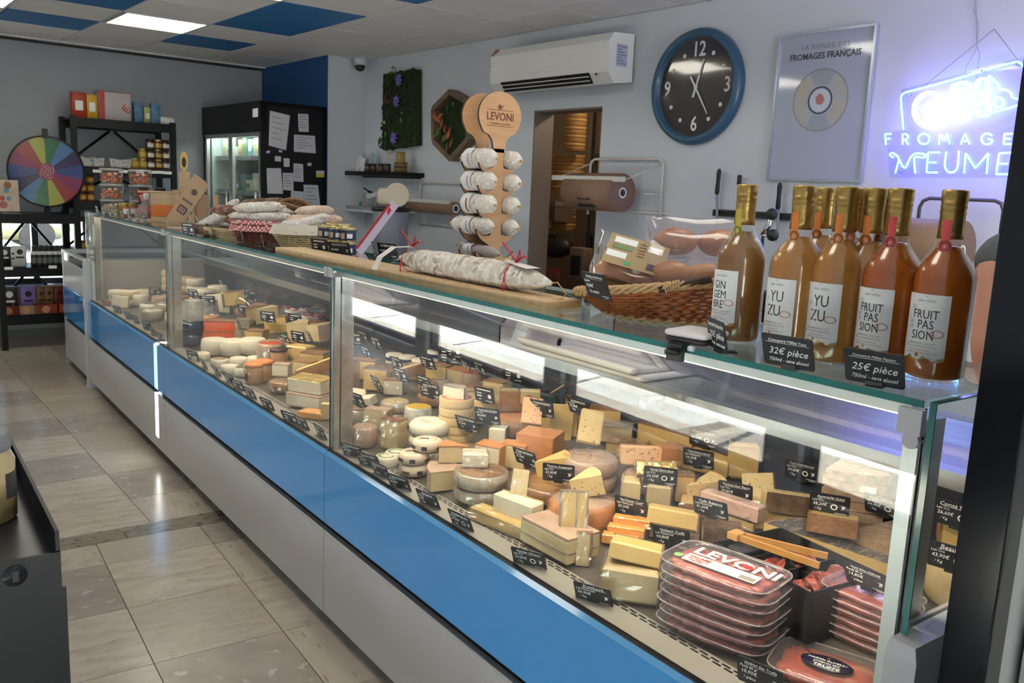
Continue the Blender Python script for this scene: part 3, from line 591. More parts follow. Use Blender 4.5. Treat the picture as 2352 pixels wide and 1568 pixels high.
# paper roll holders ----------------------------------------------
KRAFT = mat('kraft_paper', (.26,.155,.095), .6, n=((.22,.13,.08), 8, .3, .7)); KEND = mat('kraft_end', (.20,.12,.105), .7)
def roll_holder(label, W, x0, x1, ztop, zbot, rc, rr_, len0, len1, frame, paper, dy=-.17, bar=True, mark=True):
    t = W.thing('paper_roll_holder', label, 'roll holder'); f = MB(); r = .0085
    for y in (-.02,):
        f.tube([(x0,y,zbot),(x0,y,ztop-.04),(x0+.012,y,ztop-.012),(x0+.04,y,ztop),(x1-.04,y,ztop),(x1-.012,y,ztop-.012),(x1,y,ztop-.04),(x1,y,zbot)], r, 8)
    f.tube([(x0-.02,-.02,zbot+.03),(x1+.06,-.02,zbot+.03)], r*.7, 6)
    for x in (x0, x1): f.tube([(x,-.02,rc),(x,dy,rc)], .004, 6); f.cyl((x,-.02,zbot-.006),(x,-.02,zbot+.004), r*1.2, n=8)
    f.build('frame', frame, t)
    ro = MB(); ro.cyl((len0,dy,rc),(len1,dy,rc), rr_, n=40); o = ro.build('paper_roll', paper, t)
    e = MB(); e.cyl((len1,dy,rc),(len1+.0015,dy,rc), rr_*.99, n=40); e.build('roll_end', KEND, o)
    e = MB(); e.cyl((len1+.001,dy,rc),(len1+.003,dy,rc), .022, n=12); e.build('core', mat('roll_core', (.03,.03,.05), .6), o); ring(.022,.032, 20).build('core_rim', PAPER, o, (len1+.004, dy, rc), (0,0,PI/2))
    if mark:
        m = MB(); th = -.6
        for a_, b_, c_, d_ in ((.35,.42,-.75,-.35),(.55,.62,-.75,-.35),(.35,.62,-.45,-.38),(.30,.66,-.95,-.72)):
            L = len1-len0; vs = []
            for u in (a_, b_):
                for w_ in (c_, d_): vs.append((len0+L*u, dy-math.cos(w_)*(rr_+.0008), rc+math.sin(w_)*(rr_+.0008)))
            m.add(vs, [(0,1,3,2)])
        m.build('printed_logo', DARKINK, o)
    if bar:
        b = MB(); b.bx((x0-.10, dy-rr_*.78, rc+rr_*.55), (x1-.09, dy-rr_*.78+.022, rc+rr_*.55+.03)); b.tube([(x0-.08,dy-rr_*.7,rc+rr_*.6),(x0-.01,-.02,rc+rr_+.06)], .003, 5); b.tube([(x1-.10,dy-rr_*.7,rc+rr_*.6),(x1,-.02,rc+rr_+.06)], .003, 5); b.build('tear_bar', frame, t)
    return t
CREAM = mat('cream_metal', (.62,.61,.57), .4)
W = Wall(1440, 440); roll_holder('cream wall holder with a large brown kraft paper roll, beside the doorway', W, W.L(1358,440).x, W.L(1524,440).x, W.L(1440,366).z, W.L(1440,496).z, W.L(1440,436).z-.02, .115, W.L(1358,440).x+.015, W.L(1480,440).x-.02, CREAM, KRAFT)
W = Wall(1010, 470); roll_holder('cream wall holder with a thin brown paper roll, left of the sausage stand', W, W.L(968,470).x, W.L(1085,470).x, W.L(1010,420).z, W.L(1010,525).z, W.L(1010,475).z, .05, W.L(968,470).x+.02, W.L(1085,470).x-.05, CREAM, KRAFT, -.12, True, False)
W = Wall(2210, 520, 3.9); roll_holder('dark metal wall holder with a black-edged printed paper roll, behind the bottles', W, W.L(2112,520).x, W.L(2305,520).x, W.L(2210,458).z, W.L(2210,640).z, W.L(2210,575).z, .13, W.L(2095,520).x, W.L(2265,520).x, mat('dark_tube', (.12,.11,.14), .35, .6), KRAFT, -.2, False, True)
# knives on a magnetic bar ------------------------------------------
W = Wall(1740, 495); t = W.thing('knife_bar', 'black magnetic bar on the wall holding three knives', 'knife rack')
a, b = W.L(1642,488), W.L(1985,505); MB().bx((a.x,-.02,-.018+a.z), (b.x,0,.018+a.z)).build('bar', BLACKP, t); MB().bx((a.x+.01,-.022,-.006+a.z), (b.x-.01,-.0195,.006+a.z)).build('magnet_strip', BLACKM, t)
BLADE = mat('knife_blade', (.50,.55,.62), .2, .9)
for nm, hx0, hy0, hx1, hy1, bx_, by_, wd in (('knife hanging at the left end of the magnetic bar, narrow blade', 1661,388,1655,447,1653,520,.020), ('short knife partly hidden behind the ginger bottle', 1708,402,1706,425,1703,500,.018), ('serrated knife on the magnetic bar, right of the ginger bottle', 1800,420,1795,481,1790,560,.024)):
    o = thing('knife', nm, 'knife', W.o, W.rot, 'knives on the magnetic bar')
    p0, p1, p2 = W.L(hx0,hy0,-.033), W.L(hx1,hy1,-.033), W.L(bx_,by_,-.030)
    h = MB(); h.tube([p0, p0.lerp(p1,.12), p0.lerp(p1,.5), p0.lerp(p1,.9), p1], .011, 8, None, False, [.006,.013,.011,.013,.009]); h.build('handle', BLACKP, o)
    MB().plate([(p1.x-wd*.5,p1.z),(p1.x+wd*.5,p1.z),(p2.x+wd*.5,p2.z+.04),(p2.x-wd*.1,p2.z)], .002, None, -.031).build('blade', BLADE, o)
# slicer handles behind the bottles
W = Wall(1775, 520, 3.2); t = W.thing('slicer_handle', 'steel lever with two black ball knobs behind the ginger bottle', 'slicer')
m = MB(); m.tube([W.L(1773,492), W.L(1765,520), W.L(1752,540)], .012, 10); m.tube([W.L(1773,540), W.L(1750,540), W.L(1745,640), W.L(1748,735)], .012, 10); m.build('lever', STEEL, t)
for q in ((1773,492),(1775,540)): MB().ball(W.L(*q), .026, None, 16).build('ball_knob', BLACKP, t)
m = MB(); m.bx((-.07,-.09,-.40), (.16,.12,-.34)); m.bx((-.05,-.05,-.34), (.10,.06,-.28)); m.build('base', BLACKM, t)
MB().bx((-.07,-.10,-W.o.z), (.18,.14,-.40)).build('stand', GREYP, t)
# thermometers and white board
W = Wall(1400, 600); t = W.thing('wall_board', 'white plastic sheet on the wall under the paper roll', 'board'); MB().plate(W.poly([(1380,536),(1478,552),(1474,680),(1372,680)]), .003, None, -.003).build('sheet', WHITE, t)
for px, lab in ((1378,'yellowish wall thermometer left of two white ones'), (1397,'white digital thermometer, middle of three'), (1416,'white digital thermometer, right of three')):
    o = thing('thermometer', lab, 'thermometer', W.o+W.r*W.L(px,590).x, W.rot, 'thermometers on the wall')
    z = W.L(px,590).z; MB().bx((-.02,-.02,z-.075), (.022,-.003,z+.085)).build('body', mat('therm_cream', (.5,.47,.33), .5) if px == 1378 else WHITE, o)
    MB().bx((-.011,-.022,z+.02), (.013,-.0195,z+.065)).build('display', mat('lcd_dark', (.03,.035,.04), .2) if px != 1378 else mat('lcd_green', (.13,.15,.06), .3), o)
    for k in range(4 if px != 1378 else 0): MB().bx((-.003,-.0215,z-.06+.018*k), (.006,-.0195,z-.05+.018*k)).build('key', BLACKP, o)
# store room contents ------------------------------------------------
SG_ = mat('store_dark', (.045,.035,.03), .6); BOXW = mat('veneer_box', (.46,.28,.10), .45, n=((.36,.20,.07), 6, .3, .7, (1,1,8)))
c0 = room(5.25, 4.75); t = thing('storage_rack', 'dark storage rack seen through the doorway', 'shelf', c0, RW)
for x in (-.45,.35):
    for y in (-.25,.25): MB().bx((x-.02,y-.02,0), (x+.02,y+.02,2.3)).build('post', SG_, t)
for z in (.42,.78,1.12,1.42,1.75): MB().bx((-.46,-.27,z), (.36,.27,z+.03)).build('shelf', mat('rack_grey', (.07,.07,.075), .5), t)
def boxes(px, ztop, n, r, zb, lab, y=5.0):
    p = backpt(px, 400, 1); q = wallpt(px, 400, y)
    for i in range(n):
        o = thing('round_cheese_box', '%s round box from the bottom %s' % (ORD[i], lab), 'box', (q.x, q.y, zb+i*.062), 0, 'round wooden boxes in the store room')
        MB().lathe([(r,0),(r,.056),(r*.98,.058)], 24).build('box', BOXW, o); MB().lathe([(r*1.03,.036),(r*1.03,.061),(r,.0615)], 24).build('lid', BOXW, o)
boxes(1316, 0, 5, .085, 1.78, 'of the highest wooden stack seen through the doorway', 4.72)
boxes(1305, 0, 5, .13, 1.45, 'of the widest wooden stack seen through the doorway', 4.85)
boxes(1300, 0, 3, .10, 1.15, 'of the lowest wooden stack seen through the doorway', 4.85)
def at_wall(px, c, z): q = wallpt(px, 400, c); return (q.x, q.y, z)
q = at_wall(1272, 4.7, 1.23); o = thing('carton', 'dark brown carton on the storage rack in the doorway', 'box', q, RW); MB().bx((-.17,-.1,0), (.15,.1,.12)).build('box', mat('dark_carton', (.10,.07,.055), .7), o); MB().bx((-.175,-.105,.12), (.155,.105,.16)).build('lid', mat('taupe_carton', (.17,.13,.10), .7), o)
q = at_wall(1282, 4.6, .95); o = thing('dark_bag', 'black bag lying in the doorway rack above the red packets', 'bag', q, RW); MB().ball((0,0,.09), .16, None, 14, (1.2,.6,.6)).build('bag_body', BLACKP, o); MB().tube([(-.08,-.05,.15),(-.05,-.06,.22),(.03,-.06,.22),(.08,-.05,.15)], .008, 6).build('bag_handle', BLACKP, o)
q = at_wall(1345, 4.5, .82); o = thing('paper_bag', 'brown paper bag with dark label in the doorway', 'bag', q, RW); MB().rbox((0,0,.12), (.17,.1,.24), .02).build('bag_body', mat('bag_brown', (.14,.10,.07), .7), o); MB().bx((-.05,-.055,.03), (.05,-.051,.18)).build('label_patch', BLACKM, o)
for k in range(3):
    q = at_wall(1258+k*17, 4.45, .62); o = thing('red_packet', '%s red snack packet from the left at the foot of the doorway' % ORD[k], 'packet', q, RW, 'red packets in the store room'); MB().rbox((0,0,.12), (.085,.05,.24), .02).build('packet', mat('red_packet', (.26,.035,.02), .35, n=((.10,.05,.03), 14, .45, .6)), o); MB().bx((-.04,-.01,.24), (.04,.01,.26)).build('seal', mat('red_seal', (.30,.05,.03), .4), o)

q = room(4.75, 4.2, CEIL-.02); t = thing('store_fill_lamp', 'added unseen lamp brightening the store room', 'lamp', q, 0); MB().lathe([(.06,.02),(.06,.0),(.05,-.03)], 20).build('base', WHITE, t); MB().lathe([(.05,-.03),(.045,-.06),(.0001,-.075)], 20).build('bulb', mat('fill_bulb', (1,.8,.6), .5, emit=((1,.75,.5), 8)), t)  # lamp out of view, added to brighten the dark store room
sl2 = bpy.data.lights.new('store_fill_light', 'POINT'); sl2.energy = 14; sl2.color = (1,.78,.55); sl2.shadow_soft_size = .05; place('store_fill_light', sl2, t, (0,0,-.16))
# ================================================================ far end: shelves, wheel, fridge
class RoomF:                                # frame for a thing standing in the room, facing the viewer along room axes
    pass
def rthing(nm, label, cat, x, y, z=0, group=None, rot=0): return thing(nm, label, cat, room(x, y, z), G+rot, group)
def shelf_unit(label, x0, x1, y0, y1, levels, ztop, brace=True, brown=()):
    t = rthing('shelving_unit', label, 'shelf', (x0+x1)/2, (y0+y1)/2); hx, hy = (x1-x0)/2, (y1-y0)/2
    for sx in (-1,1):
        for sy in (-1,1): m = MB(); m.bx((sx*hx-.022,sy*hy-.022,0), (sx*hx+.022,sy*hy+.022,ztop)); m.build('post', BLACKM, t)
    for i, z in enumerate(levels):
        MB().bx((-hx,-hy,z-.012), (hx,hy,z)).build('shelf', mat('shelf_brown', (.13,.055,.03), .5) if i in brown else BLACKM, t)
        for sy in (-1,1): MB().bx((-hx,sy*(hy+.012)-.008,z-.075), (hx,sy*(hy+.012)+.008,z-.005)).build('beam', BLACKM, t)
    if brace:
        for za, zb in zip(levels[:-1], levels[1:]):
            m = MB(); m.cyl((-hx,hy,za), (-.02,hy,zb-.08), .012, n=6); m.cyl((hx,hy,za), (.02,hy,zb-.08), .012, n=6); m.build('brace', BLACKM, t)
    return t
tall = shelf_unit('tall black metal shelving unit with gift boxes on top, by the grey wall', 1.77, 2.575, 8.06, 8.47, [.35,.80,1.21,1.505,1.90], 1.915, True, (3,))
low = shelf_unit('low black metal shelving unit under the prize wheel, in front of the window', 1.17, 1.74, 7.95, 8.40, [.28,.67,1.10], 1.12)
for px, py in ((656,1155),(832,1157),(945,1160),(1028,1162),(1080,1163),(1132,1167)):
    p = backpt(px/2.94, py/2.94, 8.03); o = tag(MB().bx((-.035,-.002,-.012), (.035,0,.012)).build('shelf_label', PAPER, None, p, G), 'white price strip on the brown-topped shelf edge, %s from the left' % ORD[(656,832,945,1028,1080,1132).index(px)], 'label', 'price strips on the tall shelf')
for px, py in ((20,616),(121,613)):
    p = backpt(px, py, 7.925); tag(MB().bx((-.03,-.002,-.012), (.03,0,.012)).build('shelf_label', PAPER, None, p, G), 'white price strip on the low shelf edge, '+('leftmost' if px < 50 else 'below the dark bottles'), 'label', 'price strips on the low shelf')
# gift boxes on top
def carton(nm, label, x, y, z, w_, d_, h_, col, rot=0, lab=None, group=None, part='box'):
    t = rthing(nm, label, 'box', x, y, z, group, rot); MB().rbox((0,0,h_/2), (w_,d_,h_), min(w_,d_)*.06).build(part, col, t)
    if lab: MB().bx((-w_*.27,-d_/2-.0015,h_*lab[0]), (w_*.27,-d_/2,h_*lab[1])).build('label_patch', PAPER, t)
    return t
def bx_at(px, py, c): p = backpt(px, py, c); return p.x*CG+p.y*SG, p.z        # room x, z
ZT_ = 1.901
for lab, pa, pb, hh, c in (('red', 165, 199, .21, (.42,.035,.012)), ('yellow', 199, 225, .20, (.62,.36,.02))):
    xa, xb = bx_at(pa,270,8.2)[0], bx_at(pb,270,8.2)[0]
    carton('gift_box', lab+' gift box with white label on the top shelf', (xa+xb)/2, 8.22, ZT_, xb-xa-.004, .07, hh, mat('gift_'+lab, c, .4), 0, (.30,.68), 'gift boxes on the top shelf')
xa, xb = bx_at(226,270,8.2)[0], bx_at(299,270,8.2)[0]; t = carton('shipping_carton', 'white carton with red edges and red printed emblem on the top shelf', (xa+xb)/2, 8.24, ZT_, xb-xa, .16, .235, mat('carton_white', (.50,.46,.46), .6))
RC = mat('carton_red', (.48,.05,.035), .5); MB().bx((-(xb-xa)/2-.001,-.0815,0), (-(xb-xa)/2+.045,-.0795,.235)).build('red_edge', RC, t); MB().bx((-(xb-xa)/2,-.08,.235), ((xb-xa)/2,.08,.238)).build('red_lid', RC, t)
m = MB()
for k in range(4): m.bx((-.035+.02*k,-.0818,.105), (-.025+.02*k,-.0802,.15-.012*(k % 2)))
m.bx((-.035,-.0818,.10), (.035,-.0802,.107)); m.build('printed_emblem', RC, t, (.02,0,0), (0,.6,0))
for lab, pa, pb, hh, c in (('pale blue gift box, left of the narrow green one', 306, 327, .175, (.10,.22,.36)), ('narrow pale green gift box between two blue ones', 328, 345, .135, (.36,.40,.16)), ('pale blue gift box, right of the narrow green one', 345, 367, .175, (.10,.23,.38))):
    xa, xb = bx_at(pa,270,8.2)[0], bx_at(pb,270,8.2)[0]; t = carton('gift_box', lab, (xa+xb)/2, 8.2, ZT_, xb-xa-.003, .06, hh, mat('gift_%d' % pa, c, .45, n=((c[0]*.6,c[1]*.6,c[2]*.7), 25, .5, .6)), 0, (.30,.62) if pa == 328 else None, 'gift boxes on the top shelf')
xa = bx_at(382,270,8.2)[0]; tag(MB().cyl((-.06,0,.035), (.06,0,.035), .035, n=18).build('paper_roll', PAPER, None, room(xa, 8.2, ZT_), G), 'white paper roll lying at the right end of the top shelf', 'roll')
# second shelf: cards, jars
for k, px in enumerate((201, 222, 275)):
    xa = bx_at(px,380,8.15)[0]; w_ = .10 if k < 2 else .16; pl = [(-w_/2,0),(w_/2,0)]+[(w_/2*(1-2*i/8)*1.15, .075-.012*(1-abs(1-2*i/8))) for i in range(9)]
    tag(MB().plate(pl, .004).build('shelf_card', mat('card_pattern', (.52,.52,.50), .6, n=((.2,.2,.2), 60, .55, .6)), None, room(xa, 8.12, 1.507), G), 'patterned curved card standing on the brown shelf, '+('leftmost','middle','widest')[k], 'card', 'patterned cards on the brown shelf')
JY, JB, JR = mat('jar_yellow', (.34,.25,.05), .2), mat('jar_choco', (.10,.045,.02), .2), mat('jar_amber', (.33,.10,.03), .2)
def jar_mesh(col, r, h, lidcol, label):
    g_ = MB().lathe([(r*.9,0),(r,.004),(r,h*.72),(r*.86,h*.8)], 16).mesh('jar_glass', col); l_ = MB().lathe([(r*.9,h*.79),(r*.93,h*.8),(r*.93,h*.97),(r*.88,h)], 16).mesh('jar_lid', lidcol); b_ = MB().lathe([(r*1.01,h*.18),(r*1.01,h*.58)], 16, None, -2.4, -.7).mesh('jar_label', label); return g_, l_, b_
def put_jar(ms, label, p, group, rot=0):
    t = thing('jar', label, 'jar', p, rot, group); place('glass', ms[0], t); place('lid', ms[1], t); place('label_band', ms[2], t); return t
GLID = mat('gold_lid', (.45,.36,.14), .3, .7); WLAB = mat('white_label', (.66,.66,.64), .6); DLAB = mat('dark_label', (.04,.035,.03), .5); YLAB = mat('yellow_label', (.5,.33,.05), .5)
jt = {'y': jar_mesh(JY,.036,.085,GLID,YLAB), 'b': jar_mesh(JB,.036,.085,BLACKP,WLAB), 'a': jar_mesh(JB,.036,.085,GLID,YLAB)}
for px, n_, kd, lb in ((309,1,'y','yellow jar'),(327,2,'y','yellow jar'),(345,3,'b','dark jar with white label'),(363,3,'a','brown jar'),(380,3,'b','dark jar with white label')):
    xa = bx_at(px,390,8.15)[0]
    for i in range(n_): put_jar(jt[kd], '%s, %s stack from the left on the brown shelf, %s up' % (lb, ORD[(309,327,345,363,380).index(px)], ORD[i]), room(xa, 8.14, 1.507+.086*i), 'jars on the brown shelf', G)
hj = jar_mesh(JR,.034,.075,mat('lid_dark', (.05,.03,.02), .4),YLAB)
for px, n_ in ((190,2),(209,3)):
    xa = bx_at(px,450,8.1)[0]
    for i in range(n_): put_jar(hj, 'amber jar beside the prize wheel, %s stack, %s from the bottom' % ('left' if px == 190 else 'right', ORD[i]), room(xa, 8.12, 1.212+.076*i), 'amber jars by the wheel', G)
for k in range(3):
    xa = bx_at(192+9*k,580,8.1)[0]; put_jar(hj, '%s amber jar from the left on the tall unit below the wheel' % ORD[k], room(xa, 8.12, .802), 'amber jars low on the tall shelf', G)
# prize wheel ---------------------------------------------------------
W = Wall(106, 394, 7.97, True); t = W.thing('prize_wheel', 'round prize wheel with coloured segments on a stand', 'prize wheel'); R_ = .285
cols = [(.02,.16,.05),(.42,.42,.05),(.34,.025,.03),(.26,.012,.10),(.03,.06,.24),(.03,.015,.10),(.07,.20,.42),(.02,.16,.05),(.42,.42,.05),(.36,.03,.03),(.28,.012,.12),(.03,.05,.22),(.045,.02,.14),(.08,.22,.45)]
WG = [mat('wheel_seg_%d' % i, tuple(q*.75 for q in c), .15, coat=.4) for i, c in enumerate(cols[:7])]
n_ = 14
for k in range(n_):
    a0 = PI/2+.03-2*PI*(k+1)/n_; pl = [(0,0)]+[((R_-.012)*math.cos(a0+2*PI/n_*i/4), (R_-.012)*math.sin(a0+2*PI/n_*i/4)) for i in range(5)]
    MB().plate(pl, .006, None, -.02).build('segment', WG[[0,6,5,4,3,2,1][k % 7]], t)
MB().lathe([(R_-.012,.0),(R_,.0),(R_,.03),(R_-.012,.03)], 56, XQ, 0, 2*PI, False).build('rim', BLACKP, t); MB().plate(disc(R_-.012, 48), .01, None, -.012).build('backing', BLACKP, t)
hb = MB().plate(disc(.066, 28), .006, None, -.028).build('hub', mat('wheel_hub', (.25,.02,.06), .2), t)
for k in range(4):
    P = [((.008+.05*i/14)*math.cos(k*PI/2+i*.28), -.030, (.008+.05*i/14)*math.sin(k*PI/2+i*.28)) for i in range(15)]; MB().tube(P, .0022, 5).build('spiral', mat('spiral_white', (.7,.6,.62), .4), hb)
MB().bx((-.018,-.04,R_-.02), (.018,.0,R_+.055)).build('pointer', BLACKP, t); m = MB(); m.bx((-.02,.0,-.355), (.02,.03,.0)); m.bx((-.22,-.06,-.372), (.22,.09,-.355)); m.build('stand', BLACKM, t)
# leaflet holder left of the wheel
W = Wall(15, 447, 7.9, True); t = W.thing('counter_poster', 'small illustrated poster in a clear stand, cut off by the left edge of the picture', 'poster')
MB().bx((-.10,0,-.13), (.085,.004,.115)).build('sheet', mat('poster_beige', (.50,.36,.28), .4, n=((.62,.5,.42), 9, .4, .6)), t); MB().bx((-.105,-.003,-.145), (.09,.008,.12)).build('holder', CLEAR, t); MB().bx((-.10,-.06,-.148), (.09,.06,-.142)).build('foot', CLEAR, t)
for px, py, r, c in ((17,425,.028,(.30,.12,.05)),(14,437,.02,(.10,.25,.35)),(5,455,.02,(.45,.06,.05)),(20,456,.018,(.15,.25,.4)),(8,470,.03,(.4,.12,.1))):
    q = W.L(px, py); MB().plate(disc(r, 14, q.x, q.z), .0006, None, -.0012).build('printed_figure', mat('fig_%d%d' % (px, py), c, .5), t)
# low shelf contents
def pouch(label, px, z, w_, h_, col, band=None, c=8.02, group=None, cat='packet'):
    xa = bx_at(px, 560, c)[0]; t = rthing('packet', label, cat, xa, c, z, group); MB().rbox((0,0,h_/2), (w_,.05,h_), .012).build('packet_body', col, t)
    MB().plate(disc(w_*.22, 16, 0, h_*.72), .001, None, -.0262).build('emblem', PAPER if band else BLACKP, t)
    MB().bx((-w_*.3,-.0262,h_*.42), (w_*.3,-.0252,h_*.5)).build('print_line', PAPER if band else BLACKP, t)
    return t
BLK = mat('black_pack', (.015,.015,.016), .35); WPK = mat('white_pack', (.55,.55,.53), .4)
pouch('black coffee packet with white oval on the low shelf', 8, .671, .095, .165, BLK, True); pouch('narrow white packet between black and white coffee packets', 27, .671, .04, .15, WPK); pouch('white packet with black emblem and green leaf on the low shelf', 43, .671, .10, .17, WPK)
bm = (MB().lathe([(.024,0),(.026,.004),(.026,.10),(.012,.135)], 14).mesh('bottle', BLK), MB().lathe([(.0265,.098),(.024,.112),(.013,.13)], 14).mesh('shoulder', WPK), MB().lathe([(.014,.132),(.0145,.134),(.0145,.168),(.012,.17)], 12).mesh('cap', BLACKP), MB().lathe([(.0264,.03),(.0264,.075)], 14, None, -2.3, -.8).mesh('label', mat('green_dark_label', (.10,.12,.10), .5)))
for r_ in range(2):
    for k in range(6):
        xa = bx_at(78+12.5*k+4*r_, 590, 8.0+.07*r_)[0]; t = rthing('small_bottle', '%s small black bottle from the left, %s row on the low shelf' % (ORD[k], ('front','rear')[r_]), 'bottle', xa, 8.0+.065*r_, .671, 'small black bottles'); 
        for nm, me in zip(('glass','shoulder','cap','label_band'), bm): place(nm, me, t)
fx = [(14,'dark brown bag in an open carton, leftmost on the bottom shelf',(.035,.025,.02),.12),(58,'lilac bag in a kraft carton on the bottom shelf',(.22,.15,.42),.115),(88,'ochre bag, left of two on the bottom shelf',(.16,.075,.02),.07),(106,'ochre bag, right of two on the bottom shelf',(.17,.08,.025),.07),(130,'dark red bag at the right of the bottom shelf',(.16,.02,.015),.08)]
for px, lb, c, w_ in fx: pouch(lb, px, .285, w_, .22, mat('bag_%d' % px, c, .4), px == 14, 8.06, None, 'bag')
for px, w_, c, lb in ((16,.17,(.20,.02,.012),'red shelf carton, leftmost on the bottom shelf'),(58,.18,(.28,.17,.09),'kraft carton holding the lilac bags'),(104,.17,(.22,.025,.012),'red carton holding the ochre bags'),(145,.07,(.30,.04,.02),'small red carton at the right of the bottom shelf')):
    xa = bx_at(px, 690, 7.98)[0]; t = rthing('open_carton', lb, 'box', xa, 8.04, .282); m = MB(); m.bx((-w_/2,-.075,0), (w_/2,-.071,.075)); m.bx((-w_/2,.071,0), (w_/2,.075,.12)); m.bx((-w_/2,-.075,0), (-w_/2+.003,.075,.09)); m.bx((w_/2-.003,-.075,0), (w_/2,.075,.09)); m.bx((-w_/2,-.075,0), (w_/2,.075,.003)); m.build('carton_body', mat('oc_%d' % px, c, .6), t)
    MB().plate(disc(w_*.18, 14, 0, .036), .0006, None, -.0757).build('printed_emblem', mat('oc_print', (.45,.25,.12), .6), t)
# parked car outside the low window
t = rthing('parked_car', 'yellow-green car parked outside the low window', 'car', 2.2, 19.5, -.08)
m = MB(); m.rbox((0,0,.55), (3.8,1.6,.7), .35); m.build('body', mat('car_yellow', (.42,.42,.22), .25, coat=.8), t); m = MB(); m.rbox((.1,0,1.15), (2.2,1.4,.6), .4); m.build('cabin', mat('car_glass', (.03,.05,.07), .1), t)
for sx in (-1.2,1.2):
    for sy in (-.75,.75): MB().cyl((sx,sy-.1,.3), (sx,sy+.1,.3), .3, n=20).build('wheel', BLACKP, t)
# fridge ---------------------------------------------------------------
FXa, FXb, FYa, FYb, FZ = 3.0, 3.59, 7.125, 8.50, 2.10
t = rthing('glass_door_fridge', 'black upright fridge with lit glass doors and papers on its side', 'fridge', 0, 0)
FM = MATS['black_metal']; m = MB(); m.bx((FXa,FYa,0), (FXb,FYa+.03,FZ)); m.build('side_panel', BLACKM, t)
m = MB(); m.bx((FXa,FYb-.03,0), (FXb,FYb,FZ)); m.bx((FXb-.03,FYa,0), (FXb,FYb,FZ)); m.bx((FXa,FYa,FZ-.03), (FXb,FYb,FZ)); m.bx((FXa,FYa,0), (FXb,FYb,.35)); m.build('cabinet', BLACKM, t)
MB().bx((FXa-.01,FYa,FZ-.25), (FXa+.05,FYb,FZ)).build('header', BLACKM, t); MB().bx((FXa-.012,FYa+.04,FZ-.13), (FXa-.0105,FYa+.15,FZ-.06)).build('price_display', PAPER, t)
FW = mat('fridge_white', (.72,.76,.74), .5); m = MB(); m.bx((FXb-.06,FYa+.04,.36), (FXb-.035,FYb-.04,FZ-.1)); m.bx((FXa+.06,FYb-.06,.36), (FXb-.05,FYb-.035,FZ-.1)); m.bx((FXa+.06,FYa+.032,.36), (FXb-.05,FYa+.05,FZ-.1)); m.build('lining', FW, t)
FL = mat('fridge_light', (.9,1,.97), .5, emit=((.82,1,.94), 16)); MB().bx((FXa+.06,FYa+.1,FZ-.275), (FXa+.085,FYb-.1,FZ-.255)).build('light_tube', FL, t)
for z in (.62,1.0,1.33,1.64): MB().bx((FXa+.1,FYa+.05,z), (FXb-.06,FYb-.06,z+.015)).build('shelf', mat('fridge_shelf', (.55,.57,.57), .4), t); MB().bx((FXa+.085,FYa+.05,z-.02), (FXa+.1,FYb-.06,z+.02)).build('shelf_rail', ALU, t)
for ya, yb in ((FYa+.02,(FYa+FYb)/2-.0),((FYa+FYb)/2,FYb-.05)):
    d = MB(); d.bx((FXa,ya,.36), (FXa+.03,ya+.045,FZ-.25)); d.bx((FXa,yb-.045,.36), (FXa+.03,yb,FZ-.25)); d.bx((FXa,ya,.36), (FXa+.03,yb,.40)); d.bx((FXa,ya,FZ-.285), (FXa+.03,yb,FZ-.25)); do = d.build('door', ALU, t)
    MB().bx((FXa+.01,ya+.04,.39), (FXa+.018,yb-.04,FZ-.28)).build('door_glass', CLEAR, do); MB().cyl((FXa-.02,ya+.06,1.0), (FXa-.02,ya+.06,1.35), .01, n=8).build('door_handle', ALU, do)
rr = random.Random(5); pc = [(.55,.56,.45),(.62,.60,.52),(.25,.35,.45),(.20,.33,.18),(.5,.3,.2),(.66,.66,.62),(.4,.42,.30)]
k = 0
for z in (.635,1.015,1.345,1.655):
    y = FYa+.10
    while y < FYb-.2:
        w_ = rr.uniform(.07,.13); h_ = rr.uniform(.08,.17); k += 1
        o = thing('dairy_pack', '%s on the %s fridge shelf, %s from the near side' % (rr.choice(('pale carton','dairy tub','cheese packet')), {.635:'lowest',1.015:'second',1.345:'third',1.655:'top'}[z], ORD[min(11, int((y-FYa)/.105))]), 'packet', room(FXa+.20, y+w_/2, z), G, 'chilled packs in the fridge')
        MB().rbox((0,0,h_/2), (.13,w_,h_), .012).build('pack', mat('dairy_%d' % (k % 7), pc[k % 7], .4), o); MB().bx((-.0665,-w_*.3,h_*.3), (-.065,w_*.3,h_*.7)).build('label_patch', mat('dairy_lab_%d' % (k % 3), ((.7,.7,.66),(.15,.25,.15),(.5,.45,.2))[k % 3], .5), o)
        y += w_+rr.uniform(.005,.06)
# papers on the fridge side
W = Wall(675, 350, FYa-.004, True)
pap = [([(620,254),(666,265),(657,345),(617,334)],'large printed form hanging crooked at the upper left of the fridge side'),([(684,261),(708,262),(709,303),(686,302)],'small sheet at the top right of the fridge side'),([(675,309),(723,312),(725,352),(675,348)],'landscape sheet below the small top sheet on the fridge side'),([(611,347),(619,345),(621,350),(613,353)],'tiny sticker below the crooked form'),([(640,344),(648,345),(648,350),(640,349)],'tiny sticker right of the other tiny one'),([(631,358),(645,359),(645,371),(631,370)],'little note in the middle of the fridge side'),([(651,363),(665,364),(665,383),(652,383)],'little upright note right of another one'),([(612,386),(645,386),(650,445),(614,444)],'plain tall sheet at the lower left of the fridge side'),([(649,397),(673,397),(674,438),(650,436)],'narrow sheet right of the plain tall one'),([(674,375),(696,377),(697,418),(674,416)],'sheet with a heading in the middle right of the fridge side'),([(668,438),(698,440),(698,482),(668,478)],'sheet low on the fridge side behind the highlighted one'),([(697,424),(730,425),(736,481),(700,478)],'sheet with green and blue highlighted lines'),([(726,392),(745,392),(745,407),(726,407)],'white and yellow card at the right of the fridge side'),([(706,374),(715,374),(715,381),(706,381)],'tiny white sticker above the white and yellow card')]
